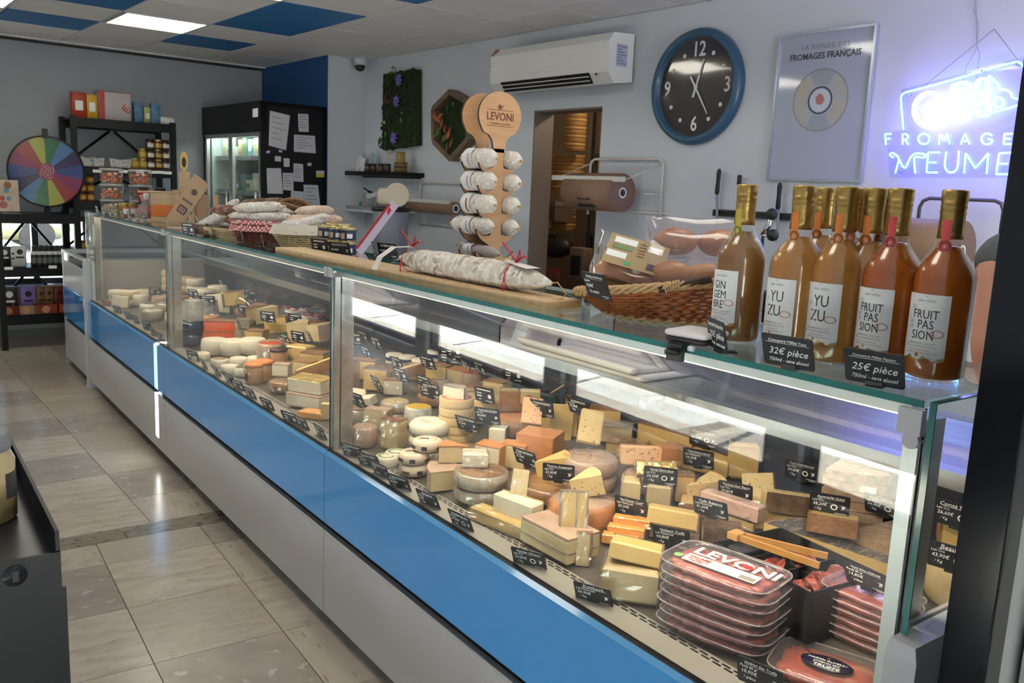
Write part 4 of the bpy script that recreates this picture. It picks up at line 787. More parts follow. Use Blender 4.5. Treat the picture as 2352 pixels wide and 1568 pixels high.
for i, (pts, lb) in enumerate(pap):
    o = tag(MB().plate(W.poly(pts), .0012, None, -.001*(i % 3)-.0012).build('paper_sheet', mat('sheet_paper', (.56,.56,.62), .7), None, W.o, W.rot), lb, 'paper', 'papers on the fridge side'); m = MB(); P = W.poly(pts)
    if len(lb) and i in (0,1,2,9,11,8):
        for k in range(5):
            f = .15+.15*k; a = Vector((P[0][0]*(1-f)+P[3][0]*f, 0, P[0][1]*(1-f)+P[3][1]*f)); b = Vector((P[1][0]*(1-f)+P[2][0]*f, 0, P[1][1]*(1-f)+P[2][1]*f)); s_, e_ = a.lerp(b,.12), a.lerp(b,.55+.3*((k*7+i) % 3)/2); y = -.001*(i % 3)-.0016
            m.add([(s_.x,y,s_.z-.004),(e_.x,y,e_.z-.004),(e_.x,y,e_.z+.004),(s_.x,y,s_.z+.004)], [(0,1,2,3)])
        m.build('text_lines', mat('hi_lines', (.12,.38,.50), .6) if i == 11 else mat('grey_lines', (.30,.30,.34), .6), o)
    if i == 12: y = -.0016; m.add([(P[3][0],y,P[3][1]),(P[2][0],y,P[2][1]),(P[2][0],y,(P[2][1]+P[1][1])/2),(P[3][0],y,(P[3][1]+P[0][1])/2)], [(0,1,2,3)]); m.build('yellow_half', mat('card_yellow', (.55,.48,.03), .5), o)
# ================================================================ price tags
SLATE = mat('slate_board', (.012,.014,.022), .45)
def face(p, slope):                        # heading whose width runs at this slope in the view
    best = None
    for i in range(121):
        r = -PI/2-.5+i*.022; a = proj(p); b = proj(Vector(p)+Vector((math.cos(r), math.sin(r), 0))*.02)
        if b[0] <= a[0]+.01: continue
        e = abs((b[1]-a[1])/(b[0]-a[0])-slope)
        if best is None or e < best[0]: best = (e, r)
    return best[1]
TAGB = {}
def rrect(w, h, r, n=3):
    P = []
    for cx, cz, a0 in ((w/2-r,h-r,0),(-w/2+r,h-r,PI/2),(-w/2+r,r,PI),(w/2-r,r,3*PI/2)): P += [(cx+r*math.cos(a0+PI/2*i/n), cz+r*math.sin(a0+PI/2*i/n)) for i in range(n+1)]
    return P
def cow(w):                                # little cow-head drawing
    m = MB(); m.plate(disc(.5*w, 10, 0, -.12*w), .0003, None, 0); m.plate([(-.38*w,.1*w),(.38*w,.1*w),(.30*w,.75*w),(-.30*w,.75*w)], .0003); m.plate([(.35*w,.5*w),(.85*w,.75*w),(.75*w,.45*w)], .0003); m.plate([(-.35*w,.5*w),(-.85*w,.75*w),(-.75*w,.45*w)], .0003); m.plate(disc(.16*w, 8, -.55*w, -.75*w), .0003); return m
def price_tag(p, rot, w, label, title=None, sub=None, price=None, unit='/ Kg', icon='cow', tilt=.22, seal=False, roll=0, h=None, foot=True, big=False):
    h = h or w*.63; t = thing('price_tag', label, 'price tag', p, (0, 0, rot), 'slate price tags'); key = (round(w,3), round(h,3))
    if key not in TAGB: TAGB[key] = (MB().plate(rrect(w, h, w*.05), .0015, None, 0).mesh('board', SLATE), (lambda m: m.bx((-w*.14,-.004,-.003), (w*.14,.006,h*.10)).bx((-w*.11,.0,-.004), (w*.11,.03,-.001)))(MB()).mesh('clip', BLACKP))
    b = place('board', TAGB[key][0], t, (0,0,.003), (tilt, roll, 0)); 
    if foot: place('clip', TAGB[key][1], t, (0,0,.003))
    y = -.0004
    if title is None:                       # too small to read in the picture: pale strokes only
        kk = ('strokes', key)
        if kk not in TAGB:
            m = MB(); m.bx((-w*.34,y,h*.80), (w*.34,0,h*.87)); m.bx((-w*.38,y,h*.56), (-w*.12,0,h*.62)); m.bx((-w*.38,y,h*.36), (-w*.14,0,h*.45)); m.bx((-w*.3,y,h*.16), (-w*.18,0,h*.21)); m.plate(disc(w*.09, 10, w*.26, h*.45), .0003, None, y); m.bx((w*.05,y,h*.10), (w*.38,0,h*.14)); TAGB[kk] = m.mesh('chalk_strokes', INK)
        place('chalk_strokes', TAGB[kk], b); return t
    ts = min(w*.16, w*1.62/max(8, len(title)))
    if big:
        write(title, min(w*.14, w*1.75/len(title)), INK, b, (0,y,h*.82), shear=.25); MB().bx((-w*.42,y,h*.745), (w*.42,0,h*.755)).build('underline', INK, b)
        write(price, w*.19, INK, b, (0,y,h*.48), shear=.3); write(sub, w*.10, INK, b, (0,y,h*.20), shear=.25); return t
    write(title, ts, INK, b, (w*.02,y,h*.85), shear=.2); MB().bx((-w*.30,y,h*.755), (w*.36,0,h*.765)).build('underline', INK, b)
    if sub: write(sub, w*.085, INK, b, (-w*.44,y,h*.67), shear=.15, align='LEFT')
    if price: write(price, w*.125, INK, b, (-w*.42,y,h*.48), shear=.15, align='LEFT')
    if unit: write(unit, w*.10, INK, b, (-w*.36,y,h*.26), shear=.15, align='LEFT')
    if seal: 
        if ('seal', key) not in TAGB: TAGB[('seal', key)] = ring(w*.055, w*.09, 16).mesh('quality_seal', INK)
        place('quality_seal', TAGB[('seal', key)], b, (w*.115,y,h*.42))
    kk = ('cow', key)
    if kk not in TAGB: TAGB[kk] = cow(w*.075).mesh('cow_drawing', INK)
    if icon: place('cow_drawing', TAGB[kk], b, (w*.345,y,h*.44))
    kk = ('small', key)
    if kk not in TAGB: TAGB[kk] = MB().bx((w*.14,y,h*.135), (w*.44,0,h*.155)).bx((w*.22,y,h*.07), (w*.38,0,h*.09)).mesh('small_print', INK)
    place('small_print', TAGB[kk], b); return t
# ================================================================ bottles
def bend(me, r, a0, z0=0):                 # wrap a flat xz mesh round a cylinder, centre heading a0
    me = me.copy()
    for v in me.vertices:
        a = a0+v.co.x/r; rr_ = r-v.co.y; v.co = (rr_*math.cos(a), rr_*math.sin(a), v.co.z+z0)
    me.update(); return me
def flatgrid(x0, x1, z0f, z1f, n=12):
    m = MB(); vs = []
    for i in range(n+1):
        x = x0+(x1-x0)*i/n; vs += [(x,0,z0f(x)), (x,0,z1f(x))]
    m.add(vs, [(2*i,2*i+2,2*i+3,2*i+1) for i in range(n)]); return m
BR = .0445
GP = [(.036,0),(.043,.003),(BR,.010),(BR,.146),(.0436,.156),(.0405,.167),(.0345,.178),(.0268,.188),(.0208,.197),(.0182,.206),(.0174,.216),(.0166,.25),(.0166,.270)]
gl_me = MB().lathe(GP, 40).mesh('glass', glassmat('bottle_glass', (.96,.97,.95), 1.5))
FOIL = mat('gold_foil', (.50,.34,.11), .33, .85, n=((.40,.26,.08), 60, .4, .6), bump=(120, .1))
cap_me = MB().lathe([(.0186,.212),(.0180,.224),(.0172,.246),(.0180,.250),(.0180,.253),(.0172,.255),(.0182,.258),(.0182,.261),(.0172,.263),(.0184,.266),(.0186,.281),(.0170,.2835),(.0001,.284)], 28).mesh('cap', FOIL)
band = MB()
for z in (.214,.220,.226,.232,.238): band.lathe([(.0187-.0008*(z-.208)/.012+.0001,z),(.0188-.0008*(z-.208)/.012+.0001,z+.0008)], 24, None, 0, 2*PI, False)
band_me = band.mesh('foil_print', mat('foil_brown', (.20,.12,.03), .4))
LIQ = {k: mat('juice_'+k, c, .25, coat=.6, n=(c2, 9, .35, .7, (1,1,.6)), sss=.0) for k, c, c2 in (('ginger', (.27,.13,.04), (.235,.11,.03)), ('yuzu', (.46,.205,.04), (.40,.165,.028)), ('passion', (.44,.105,.010), (.36,.08,.007)))}
def liq(k, top): return MB().lathe([(.034,.004),(.0415,.008),(BR-.002,.014),(BR-.002,.145),(.0416,.155),(.0385,.166),(.0325,.177),(.0248,.187),(.0188,.196),(.0168,top),(.0001,top)], 36).mesh('juice', LIQ[k])
LQ = {'ginger': liq('ginger',.200), 'yuzu': liq('yuzu',.200), 'passion': liq('passion',.201)}
LABW = mat('label_white', (.74,.75,.76), .55); HUE = {'ginger': (.50,.38,.04), 'yuzu': (.66,.20,.03), 'passion': (.62,.07,.08)}
a180 = PI
zig = lambda x: .036+.003*math.sin(x*260)+.0015*math.sin(x*610)
lab_me = bend(flatgrid(-.0335,.0335,zig,lambda x: .131,16).mesh('label', LABW), BR+.0006, a180)
gold_me = bend(flatgrid(-.0335,.0335,lambda x: .0335+.002*math.sin(x*200),zig,16).mesh('gold_strip', mat('gold_strip', (.50,.36,.16), .3, .7)), BR+.0005, a180)
GI, PK = mat('label_grey', (.33,.33,.34), .6), mat('label_pink', (.55,.22,.18), .6)
def lwrite(b, body, size, x, z, m=DARKINK, **k):
    me = bend(text_mesh(body, size, m, depth=.00008, **k), BR+.00085, a180+x/BR, z); return place('lettering', me, b)
BIG = {'ginger': [('GIN',.0205,-.002,.104),('GEM',.0205,-.002,.0865),('BRE',.0205,-.004,.069)], 'yuzu': [('LE',.0075,-.0185,.098),('YU',.026,.002,.101),('ZU',.026,-.002,.0775)], 'passion': [('LE',.008,-.019,.1115),('FRUIT',.0185,.0,.1005),('DE',.007,-.021,.0895),('LA',.007,-.021,.0825),('PAS',.0185,.002,.0855),('SION',.0185,-.001,.0695)]}
SM = {'ginger': ['CONCENTRÉ DE GINGEMBRE','BIO & GASTRONOMIQUE'], 'yuzu': ['CONCENTRÉ DE YUZU','BIO & GASTRONOMIQUE'], 'passion': ['CONCENTRÉ À DILUER','BIO & GASTRONOMIQUE']}
def bottle(kind, label, p, spin=0, full=True):
    t = thing('juice_bottle', label, 'bottle', p, spin, 'juice concentrate bottles'); place('glass', gl_me, t); place('juice', LQ[kind], t); c = place('cap', cap_me, t); place('foil_print', band_me, c)
    hm = mat('seal_'+kind, HUE[kind], .5); hd = mat('seal_dark_'+kind, tuple(q*.35 for q in HUE[kind]), .5); NR = .0184; s0 = a180+.15
    st = place('neck_seal', bend(flatgrid(-.0065,.0065,lambda x: .193,lambda x: .240,4).mesh('neck_seal', hm), NR+.0006, s0), t)
    place('round_seal', bend((lambda m: (m.add([(0,0,.201)]+[(.0105*math.cos(2*PI*i/20),0,.201+.0105*math.sin(2*PI*i/20)) for i in range(20)], [(0,1+(i+1)%20,1+i) for i in range(20)]), m)[1])(MB()).mesh('round_seal', hm), NR+.0012, s0), st)
    rm = MB(); vs = []
    for i in range(25): a = 2*PI*i/24; vs += [(.0055*math.cos(a),0,.201+.0055*math.sin(a)), (.0088*math.cos(a),0,.201+.0088*math.sin(a))]
    rm.add(vs, [(2*i,2*i+1,2*i+3,2*i+2) for i in range(24)]); place('seal_ring', bend(rm.mesh('seal_ring', hd), NR+.0016, s0), st)
    place('lettering', bend(text_mesh('x', .007, PAPER, depth=.0001), NR+.0018, s0, .2015), st)
    if not full: return t
    l = place('label_sheet', lab_me, t); place('gold_strip', gold_me, l)
    MB_ = flatgrid(-.0355,-.0335,lambda x: .04,lambda x: .128,1).mesh('side_stripe', hm); place('side_stripe', bend(MB_, BR+.0006, a180), l)
    lwrite(l, 'alain milliat', .0062, 0, .1215, GI); lwrite(l, '*', .008, 0, .1265, GI)
    for b, s_, x, z in BIG[kind]: lwrite(l, b, s_, x, z, DARKINK if s_ > .01 else GI, sx=.82)
    for k, b in enumerate(SM[kind]): lwrite(l, b, .0042, -.003, .0575-.0048*k, GI)
    lwrite(l, 'FRUIT CONCENTRATE' if kind == 'passion' else 'CONCENTRATE', .0034, -.003, .0475, PK); lwrite(l, {'ginger':'MANDARINE & PIMENT','yuzu':'AGRUMES & BERGAMOTE','passion':'CITRON VERT & POIVRE NOIR'}[kind], .0034, 0, .0435, GI)
    o = ring(.0045, .0058, 16).mesh('pink_oval', PK); o.transform(Matrix.Diagonal((1.7,1,1,1))); place('pink_oval', bend(o, BR+.0011, a180+.0195/BR, .0735), l); place('gold_dot', bend((lambda m: (m.add([(0,0,0)]+[(.003*math.cos(2*PI*i/12),0,.003*math.sin(2*PI*i/12)) for i in range(12)], [(0,1+(i+1)%12,1+i) for i in range(12)]), m)[1])(MB()).mesh('gold_dot', MATS['gold_strip']), BR+.0011, a180-.006/BR, .0405), l)
    return t
Z0 = ZT+.0005
bottle('ginger', 'ginger concentrate bottle with yellow neck seal, standing apart at the left', (1.265,1.032,Z0), -.12)
bottle('yuzu', 'yuzu concentrate bottle, left one of the front row beside the ginger bottle', (1.238,.893,Z0), -.08)
bottle('yuzu', 'yuzu concentrate bottle, right one with whole label showing', (1.258,.826,Z0), .0)
bottle('passion', 'passion fruit concentrate bottle, left one of the two with dark orange juice', (1.275,.745,Z0), -.06)
bottle('passion', 'passion fruit concentrate bottle nearest the end of the counter', (1.287,.668,Z0), .02)
for lb, kd, px, py in (('rear orange-seal bottle between the two yuzu bottles','yuzu',1897,435),('rear bottle with only its gold cap showing right of the second yuzu','yuzu',1976,437),('rear orange-seal bottle between yuzu and passion fruit bottles','yuzu',2012,436),('rear bottle almost hidden behind the left passion fruit bottle','yuzu',2044,438)):
    q = at(px, py, ZT+.281); bottle(kd, lb, (q.x+.0, q.y, Z0), 0, False)
def ttag(px, py, slope, w, label, *a, **k): w = .0856; p = at(px, py, k.pop('z', ZT+.001)); return price_tag(p, face(p, slope), w, label, *a, **k)
ttag(1650, 808, 1.5, .075, 'slate tag leaning in front of the ginger bottle', 'Concentré Gingembre', '750ml - sans alcool', '25€ pièce', big=True)
ttag(1812, 848, .19, .086, 'slate tag reading 32€ pièce for yuzu', 'Concentré Milliat Yuzu', '750ml - sans alcool', '32€ pièce', big=True, tilt=.35)
ttag(2008, 888, .19, .088, 'slate tag reading 25€ pièce for passion fruit', 'Concentré Milliat Passion', '750ml - sans alcool', '25€ pièce', big=True, tilt=.35)
# card terminal ----------------------------------------------------------
p = Vector((1.16, 1.030, ZT)); t = thing('card_terminal', 'flat white card terminal clamped to the front edge of the glass shelf', 'terminal', p, -PI/2+.18)
MB().rbox((0,.0,.022), (.085,.085,.010), .008).build('tray', mat('terminal_white', (.70,.66,.68), .35), t); MB().rbox((0,0,.012), (.082,.082,.011), .008).build('tray_base', BLACKP, t)
m = MB(); m.box((-.012,-.035,.002), (.03,.022,.012)); m.box((-.012,-.045,-.010), (.03,.012,.03)); m.lathe([(.014,-.012),(.014,-.006)], 14, Matrix.Translation((-.012,-.055,0))); m.build('clamp', BLACKP, t); MB().cyl((.012,-.042,.0), (.022,-.042,.0), .005, n=8).build('screw', WHITE, t)
# bread basket -------------------------------------------------------------
def weave(t, nm, col, cx, base, top, h0, hfun, rows, n, r, tilt=None, dark=None, seg=None):
    """woven wall between a base and a top ellipse: rows of canes going in and out of the stakes"""
    N = n*4
    for k in range(rows):
        f = (k+.5)/rows; P = []
        for i in range(N):
            a = 2*PI*i/N; rx, ry = base[0]+(top[0]-base[0])*f, base[1]+(top[1]-base[1])*f
            w_ = r*.8*math.sin(n*a/1+PI*k); P.append((cx[0]+(rx+w_)*math.cos(a), cx[1]+(ry+w_)*math.sin(a), h0+hfun(a)*f))
        MB().tube(P, r, 5, None, True).build(nm, col if dark is None or k % dark[0] else dark[1], t)
    m = MB()
    for i in range(n):
        a = 2*PI*(i+.5)/n; m.tube([(cx[0]+base[0]*math.cos(a), cx[1]+base[1]*math.sin(a), h0), (cx[0]+top[0]*math.cos(a), cx[1]+top[1]*math.sin(a), h0+hfun(a))], r*.9, 5)
    m.build('stakes', dark[1] if dark else col, t)
def rim(t, nm, col, cx, top, h0, hfun, r, strands=3, rope=.006):
    for s_ in range(strands):
        P = []
        for i in range(72):
            a = 2*PI*i/72; ph = a*14+2*PI*s_/strands; rr_ = rope*math.cos(ph); P.append((cx[0]+(top[0]+rr_)*math.cos(a), cx[1]+(top[1]+rr_)*math.sin(a), h0+hfun(a)+rope*math.sin(ph)))
        MB().tube(P, r, 5, None, True).build(nm, col, t)
STRAW = mat('straw', (.50,.33,.16), .6, n=((.40,.25,.11), 30, .3, .7)); RUST = mat('rust_cane', (.36,.10,.02), .5, n=((.22,.05,.01), 30, .35, .65)); DCANE = mat('dark_cane', (.045,.025,.015), .6)
t = thing('bread_basket', 'oval wicker basket with rust weave and pale rim holding bagged buns', 'basket', (1.355, 1.315, ZT), -1.2)
hf = lambda a: .062-.022*math.cos(a+PI)*-1*-1+.0 if False else .064+.030*math.cos(a)
weave(t, 'cane', RUST, (0,0), (.125,.088), (.188,.128), .004, hf, 10, 30, .0038, None, None); rim(t, 'rim_strand', STRAW, (0,0), (.190,.130), .006, hf, .0045, 4, .007); rim(t, 'base_strand', STRAW, (0,0), (.127,.090), .005, lambda a: 0, .003, 2, .003)
MB().prism([(.124*math.cos(2*PI*i/24), .087*math.sin(2*PI*i/24)) for i in range(24)], .002, .006).build('bottom', DCANE, t)
for a in (-PI/2+.42, PI/2): 
    c_ = Vector((.190*math.cos(a), .130*math.sin(a), .006+hf(a))); tv = Vector((-math.sin(a)*.9, math.cos(a)*.65, .25*-math.sin(a))).normalized(); h_ = MB(); h_.cyl(c_-tv*.03, c_+tv*.075, .008, n=10); h_.build('handle', mat('bark', (.05,.022,.014), .6), t)
    b_ = MB()
    for k in range(6): q = c_+tv*(-.016+.0055*k); b_.lathe([(.0098,-.002),(.0115,0),(.0098,.002)], 12, Matrix.Translation(q) @ tv.to_track_quat('Z','Y').to_matrix().to_4x4(), 0, 2*PI, False)
    b_.build('binding', STRAW, t)
BUN = mat('brioche_crust', (.36,.125,.035), .4, n=((.50,.24,.085), 9, .45, .65), bump=(30, .1)); FILMB = glassmat('plastic_film', (.97,.95,.97), 1.5, .06, .05, (.8,.72,.78)); KLAB = mat('kraft_label', (.36,.25,.12), .5)
def bread_bag(label, loc, rot, w_, d_, h_, buns, lab=False):
    t = thing('bread_bag', label, 'bread bag', loc, rot, 'bags of brioche buns')
    for b in buns:
        m = MB(); m.ball(b, .05, None, 20, (1,.85,.62)); m.build('bun', BUN, t)
    f = MB(); rings = [(1.06,.10,h_*.56),(1.0,.55,h_*.42),(.97,.96,h_*.0),(.95,1.0,-h_*.3),(.86,.9,-h_*.5)]; n = 28; vs = []
    for sx, sy, z in rings:
        for i in range(n):
            a = 2*PI*i/n; k = 4; cx_, cy_ = abs(math.cos(a))**(2/k)*(1 if math.cos(a) > 0 else -1), abs(math.sin(a))**(2/k)*(1 if math.sin(a) > 0 else -1)
            vs.append((w_/2*sx*cx_*(1+.015*math.sin(7*a+z*90)), d_/2*sy*cy_, z+.003*math.sin(9*a)))
    L = len(rings); fs = [(j*n+i, (j+1)*n+i, (j+1)*n+(i+1)%n, j*n+(i+1)%n) for j in range(L-1) for i in range(n)]+[tuple((L-1)*n+i for i in range(n))]
    f.add(vs, fs, None, True); f.build('film', FILMB, t)
    if lab:
        s_ = MB().bx((-w_*.36,-d_/2-.0035,-h_*.30), (w_*.30,-d_/2-.0025,h_*.30)).build('label_sheet', KLAB, t)
        for a, b, c, d, m in ((-.30,.13,-.05,.25,PAPER),(-.30,.02,-.08,.10,mat('label_green', (.16,.24,.10), .5)),(-.34,-.16,-.12,-.04,PAPER),(.08,.10,.24,.22,PAPER),(.12,-.24,.22,-.12,DARKINK),(-.12,-.26,-.05,-.20,mat('label_eco', (.05,.35,.12), .5))): MB().bx((w_*a,-d_/2-.0045,h_*b), (w_*c,-d_/2-.0034,h_*d)).build('print_block', m, s_)
        for k in range(5): MB().bx((-w_*.02,-d_/2-.0042,h_*(.20-.06*k)), (w_*.06,-d_/2-.0034,h_*(.22-.06*k))).build('print_line', mat('label_brown', (.14,.09,.05), .5), s_)
bread_bag('clear bag of buns with kraft label, lying front left in the wicker basket', (1.345,1.385,ZT+.098), (-.85, .22, -.85), .200, .080, .150, [(.045,.012,-.028),(-.04,.014,-.028)], True)
bread_bag('clear bag of buns behind the labelled bag', (1.405,1.285,ZT+.110), (-.35, .0, -.75), .19, .09, .135, [(.038,0,-.022),(-.035,0,-.022)])
bread_bag('upper bag of buns at the back behind the ginger bottle', (1.475,1.335,ZT+.165), (-.1, .0, -.62), .215, .09, .085, [(.055,0,-.006),(-.045,0,-.006)])
ttag(1378, 690, .25, .066, 'slate tag stuck in the bread basket', 'Pain Burger Bio Brioche', 'Sachet', '4,90€', '/ le sachet', z=ZT+.055, tilt=.4, icon=None, foot=False)
# plank and big salami ---------------------------------------------------------
PINE = mat('pine', (.60,.42,.24), .5, n=((.50,.33,.17), 7, .35, .65, (9,.6,9)))
a, b = Vector((1.20,3.02,0)), Vector((1.222,1.475,0)); d = b-a; L_ = d.length; t = thing('wooden_plank', 'long pale wooden plank on the glass shelf under the big salami', 'board', (*((a+b)/2)[:2], ZT), math.atan2(d.y, d.x))
MB().rbox((0,0,.010), (L_,.105,.020), .003).build('board', PINE, t); m = MB(); m.cyl((-.55,-.0527,.012), (-.55,-.0522,.012), .004, n=8); m.build('knot', mat('knot', (.12,.07,.04), .6), t)
SAUC = mat('salami_mould', (.58,.52,.45), .75, n=((.36,.26,.20), 26, .52, .62), n2=((.72,.70,.66), 60, .5, .58), bump=(70, .5))
SAUP = mat('sausage_white', (.60,.56,.52), .75, n=((.42,.33,.27), 40, .52, .62), n2=((.70,.69,.67), 90, .5, .58), bump=(90, .5))
SAUB = mat('sausage_brown', (.11,.065,.04), .7, n=((.20,.15,.09), 45, .48, .6), bump=(90, .5)); SAUR = mat('sausage_red', (.16,.065,.05), .6, n=((.30,.19,.15), 40, .5, .62), bump=(80, .4))
def sausage(mb, pts, r, n=14, fat=None):
    P = [Vector(q) for q in pts]; Q = []; 
    for i in range(21):
        u = i/20*(len(P)-1); k = min(int(u), len(P)-2); Q.append(P[k].lerp(P[k+1], u-k))
    tp = [r*max(.12, min(1, (1-abs(2*i/20-1)**5)))*(1+.04*math.sin(i*2.1)) for i in range(21)]
    return mb.tube(Q, r, n, None, False, tp)
sa, sb = at(918, 628, ZT+.05), at(1288, 690, ZT+.045); t = thing('big_salami', 'very long mould-covered salami with red ribbons lying on the plank', 'salami', (0,0,0))
sa, sb = Vector((1.205,2.20,ZT+.054)), Vector((1.232,1.535,ZT+.052)); sausage(MB(), [sa, sa.lerp(sb,.5), sb], .034, 20).build('casing', SAUC, t)
RIB = mat('red_ribbon', (.50,.015,.02), .45); ax = (sb-sa).normalized()
for f, bow in ((.10,1),(.80,1)):
    c_ = sa.lerp(sb, f); M_ = Matrix.Translation(c_) @ ax.to_track_quat('Z','Y').to_matrix().to_4x4(); m = MB(); m.lathe([(.0345,-.002),(.0355,0),(.0345,.002)], 20, M_, 0, 2*PI, False); tp_ = c_+Vector((0,0,.035))
    m.tube([tp_, tp_+Vector((-.01,.01,.02)), tp_+Vector((-.02,.03,.045))], .0022, 5); m.tube([tp_, tp_+Vector((.01,-.02,.018)), tp_+Vector((.005,-.035,.012))], .0022, 5); m.tube([tp_, tp_+Vector((-.005,-.02,.03)), tp_+Vector((.004,-.01,.012)), tp_], .002, 5); m.tube([c_+Vector((-.034,0,.005)), c_+Vector((-.04,-.004,-.025)), c_+Vector((-.042,-.012,-.045))], .0018, 5); m.build('ribbon', RIB, t)
TAGP = mat('tag_paper', (.66,.62,.58), .6); c_ = sa.lerp(sb,.10)+Vector((-.01,0,.036)); m = MB()
pts = [c_+Vector((0,-.01,0)), c_+Vector((-.05,.0,-.002)), c_+Vector((-.085,.012,-.03)), c_+Vector((-.098,.02,-.065))]; vs = []
for q in pts: vs += [q+Vector((0,-.016,0)), q+Vector((0,.016,0))]
m.add(vs, [(2*i,2*i+1,2*i+3,2*i+2) for i in range(3)]+[(2*i+2,2*i+3,2*i+1,2*i) for i in range(3)][:0]); m.build('paper_tag', TAGP, t)
c_ = sa.lerp(sb,.85)+Vector((-.006,0,.035)); m = MB(); m.add([c_+Vector((-.014,.05,0)), c_+Vector((.016,.05,0)), c_+Vector((.014,-.05,-.006)), c_+Vector((-.02,-.04,-.008))], [(0,1,2,3)]); m.build('paper_tag', TAGP, t)
m = MB(); m.tube([sb, sb+Vector((0,-.02,.004)), sb+Vector((.01,-.04,-.02)), sb+Vector((-.01,-.05,-.03)), sb+Vector((-.03,-.03,-.035))], .0014, 5); m.build('string', STRAW, t)
# LEVONI sausage stand -----------------------------------------------------------
PLY = mat('plywood', (.50,.29,.15), .5, n=((.42,.23,.11), 5, .35, .65, (1,1,9))); BURN = mat('burnt_edge', (.05,.03,.02), .7); EMB = mat('burnt_letters', (.16,.05,.02), .7)
rx, ry = 1.445, 2.075; t = thing('sausage_stand', 'wooden sausage stand with branded round top and curved arms', 'display stand', (rx, ry, ZT), 0)
def plate2(m, pts, y, th=.008):                  # closed outline -> plate, edges burnt
    L = len(pts); m.m = 0; m.add([(x,y-th/2,z) for x, z in pts], [list(range(L))]); m.add([(x,y+th/2,z) for x, z in pts], [list(range(L))[::-1]]); m.m = 1
    m.add([(x,yy,z) for yy in (y-th/2,y+th/2) for x, z in pts], [[(i+1) % L, i, L+i, L+(i+1) % L] for i in range(L)]); m.m = 0
for k, y in enumerate((0, .085)):
    m = MB(); hd_ = [(.073*math.sin(a), .462+.066*math.cos(a)) for a in [-PI*.66+PI*1.32*i/24 for i in range(25)]]
    plate2(m, hd_+[(.055,.415),(.036,.407),(.024,.393),(.018,.36),(-.018,.36),(-.024,.393),(-.036,.407),(-.055,.415)], y); plate2(m, [(-.018,.0),(.018,.0),(.018,.37),(-.018,.37)], y); plate2(m, [(-.085,0),(.085,0),(.070,.016),(.020,.034),(-.020,.034),(-.070,.016)], y)
    for zc in (.325,.262,.198,.135,.072):
        for sx in (-1,1):
            cl = [(.0181,-.026,.019),(.024,-.0235,.014),(.034,-.021,.010),(.048,-.016,.007),(.058,-.007,.006),(.066,.004,.004)]
            for (xa,za,wa), (xb,zb,wb) in zip(cl[:-1], cl[1:]): plate2(m, [(sx*xa,zc+za-wa),(sx*xb,zc+zb-wb),(sx*xb,zc+zb+wb),(sx*xa,zc+za+wa)][::sx], y)
    po = m.build('panel', [PLY, BURN], t)
    if k == 0:
        write('LEVONI', .030, EMB, po, (0,-.0046,.458), bold=.02, sx=.92); MB().bx((-.046,-.0046,.476), (.046,-.004,.4775)).build('burnt_line', EMB, po); MB().bx((-.046,-.0046,.432), (.046,-.004,.4335)).build('burnt_line', EMB, po)
        write('VRAIMENT LA BONNE', .006, EMB, po, (0,-.0046,.439), spacing=1.2); MB().plate([(-.006,.478),(.004,.480),(.010,.492),(.003,.487),(-.002,.493),(-.010,.487)], .0006, None, -.0046).build('burnt_bird', EMB, po)
m = MB(); m.box((0,.042,.22), (.012,.077,.30)); m.box((0,.042,.018), (.15,.09,.012)); m.build('spine', PLY, t)
LABP = mat('sausage_label', (.68,.68,.70), .6)
def hang(label, x, z, r, y0, y1, mt, lab=None, dz=0, nm='hanging_sausage'):
    o = thing(nm, label, 'sausage', (rx+x, ry, ZT+z), 0, 'sausages on the wooden stand'); sausage(MB(), [(0,y0,0),(.002,(y0+y1)/2,dz*.3),(0,y1,dz)], r, 14).build('casing', mt, o)
    MB().cyl((0,y0+.004,0), (0,y0-.009,-.004), .003, .0045, 8).build('tied_end', STRAW, o); MB().cyl((0,y1-.002,dz), (0,y1+.010,dz), .003, .0045, 8).build('tied_end', STRAW, o)
    if lab: M_ = Matrix.Translation((0,lab[0],dz*.4)) @ Matrix.Rotation(-PI/2, 4, 'X'); s_ = MB().lathe([(r*1.04,-.022),(r*1.05,.022)], 18, M_, 0, 2*PI, False).build('paper_band', LABP, o); k = MB(); k.lathe([(r*1.06,-.012),(r*1.06,-.004)], 8, M_, 2.2, 3.6, False); k.build('band_print', mat('band_red', (.35,.03,.04), .5) if lab[1] else mat('band_grey', (.35,.35,.38), .6), s_)
lv = [.325,.262,.198,.135]
for k, z in enumerate(lv): hang('white mould sausage on the left arm, %s level from the top of the stand' % ORD[k], -.043, z+.017, (.028,.028,.029,.026)[k], -.055, (.12,.12,.10,.165)[k], SAUP, (.055, k == 2), 0)
hang('thin greyish sausage with white band on the fifth left arm', -.040, .078, .017, -.085, .13, mat('sausage_grey', (.38,.32,.33), .7, n=((.16,.07,.07), 30, .55, .65), bump=(90, .4)), (.06, False), .012)
hang('dark reddish sausage lying at the foot of the stand', -.046, .024, .020, -.075, .12, SAUR, (.05, True))
for k, z in ((0,.325),(1,.262),(2,.198),(3,.135)): hang('white mould sausage on the right arm, %s level from the top of the stand' % ORD[k], .044, z+.015, (.027,.026,.027,.024)[k], -.050, .10, SAUP, (.06, False) if k in (0,2) else None)
hang('white mould sausage lying at the right foot of the stand', .046, .030, .026, -.05, .09, SAUP)
p = at(1050, 612, ZT+.03); price_tag(Vector((1.33, 2.21, ZT+.001)), face(Vector((1.33,2.21,ZT)), .18), .105, 'long slate tag half hidden behind the big salami', 'Saucisson Truffe', None, None, None, None, h=.060)
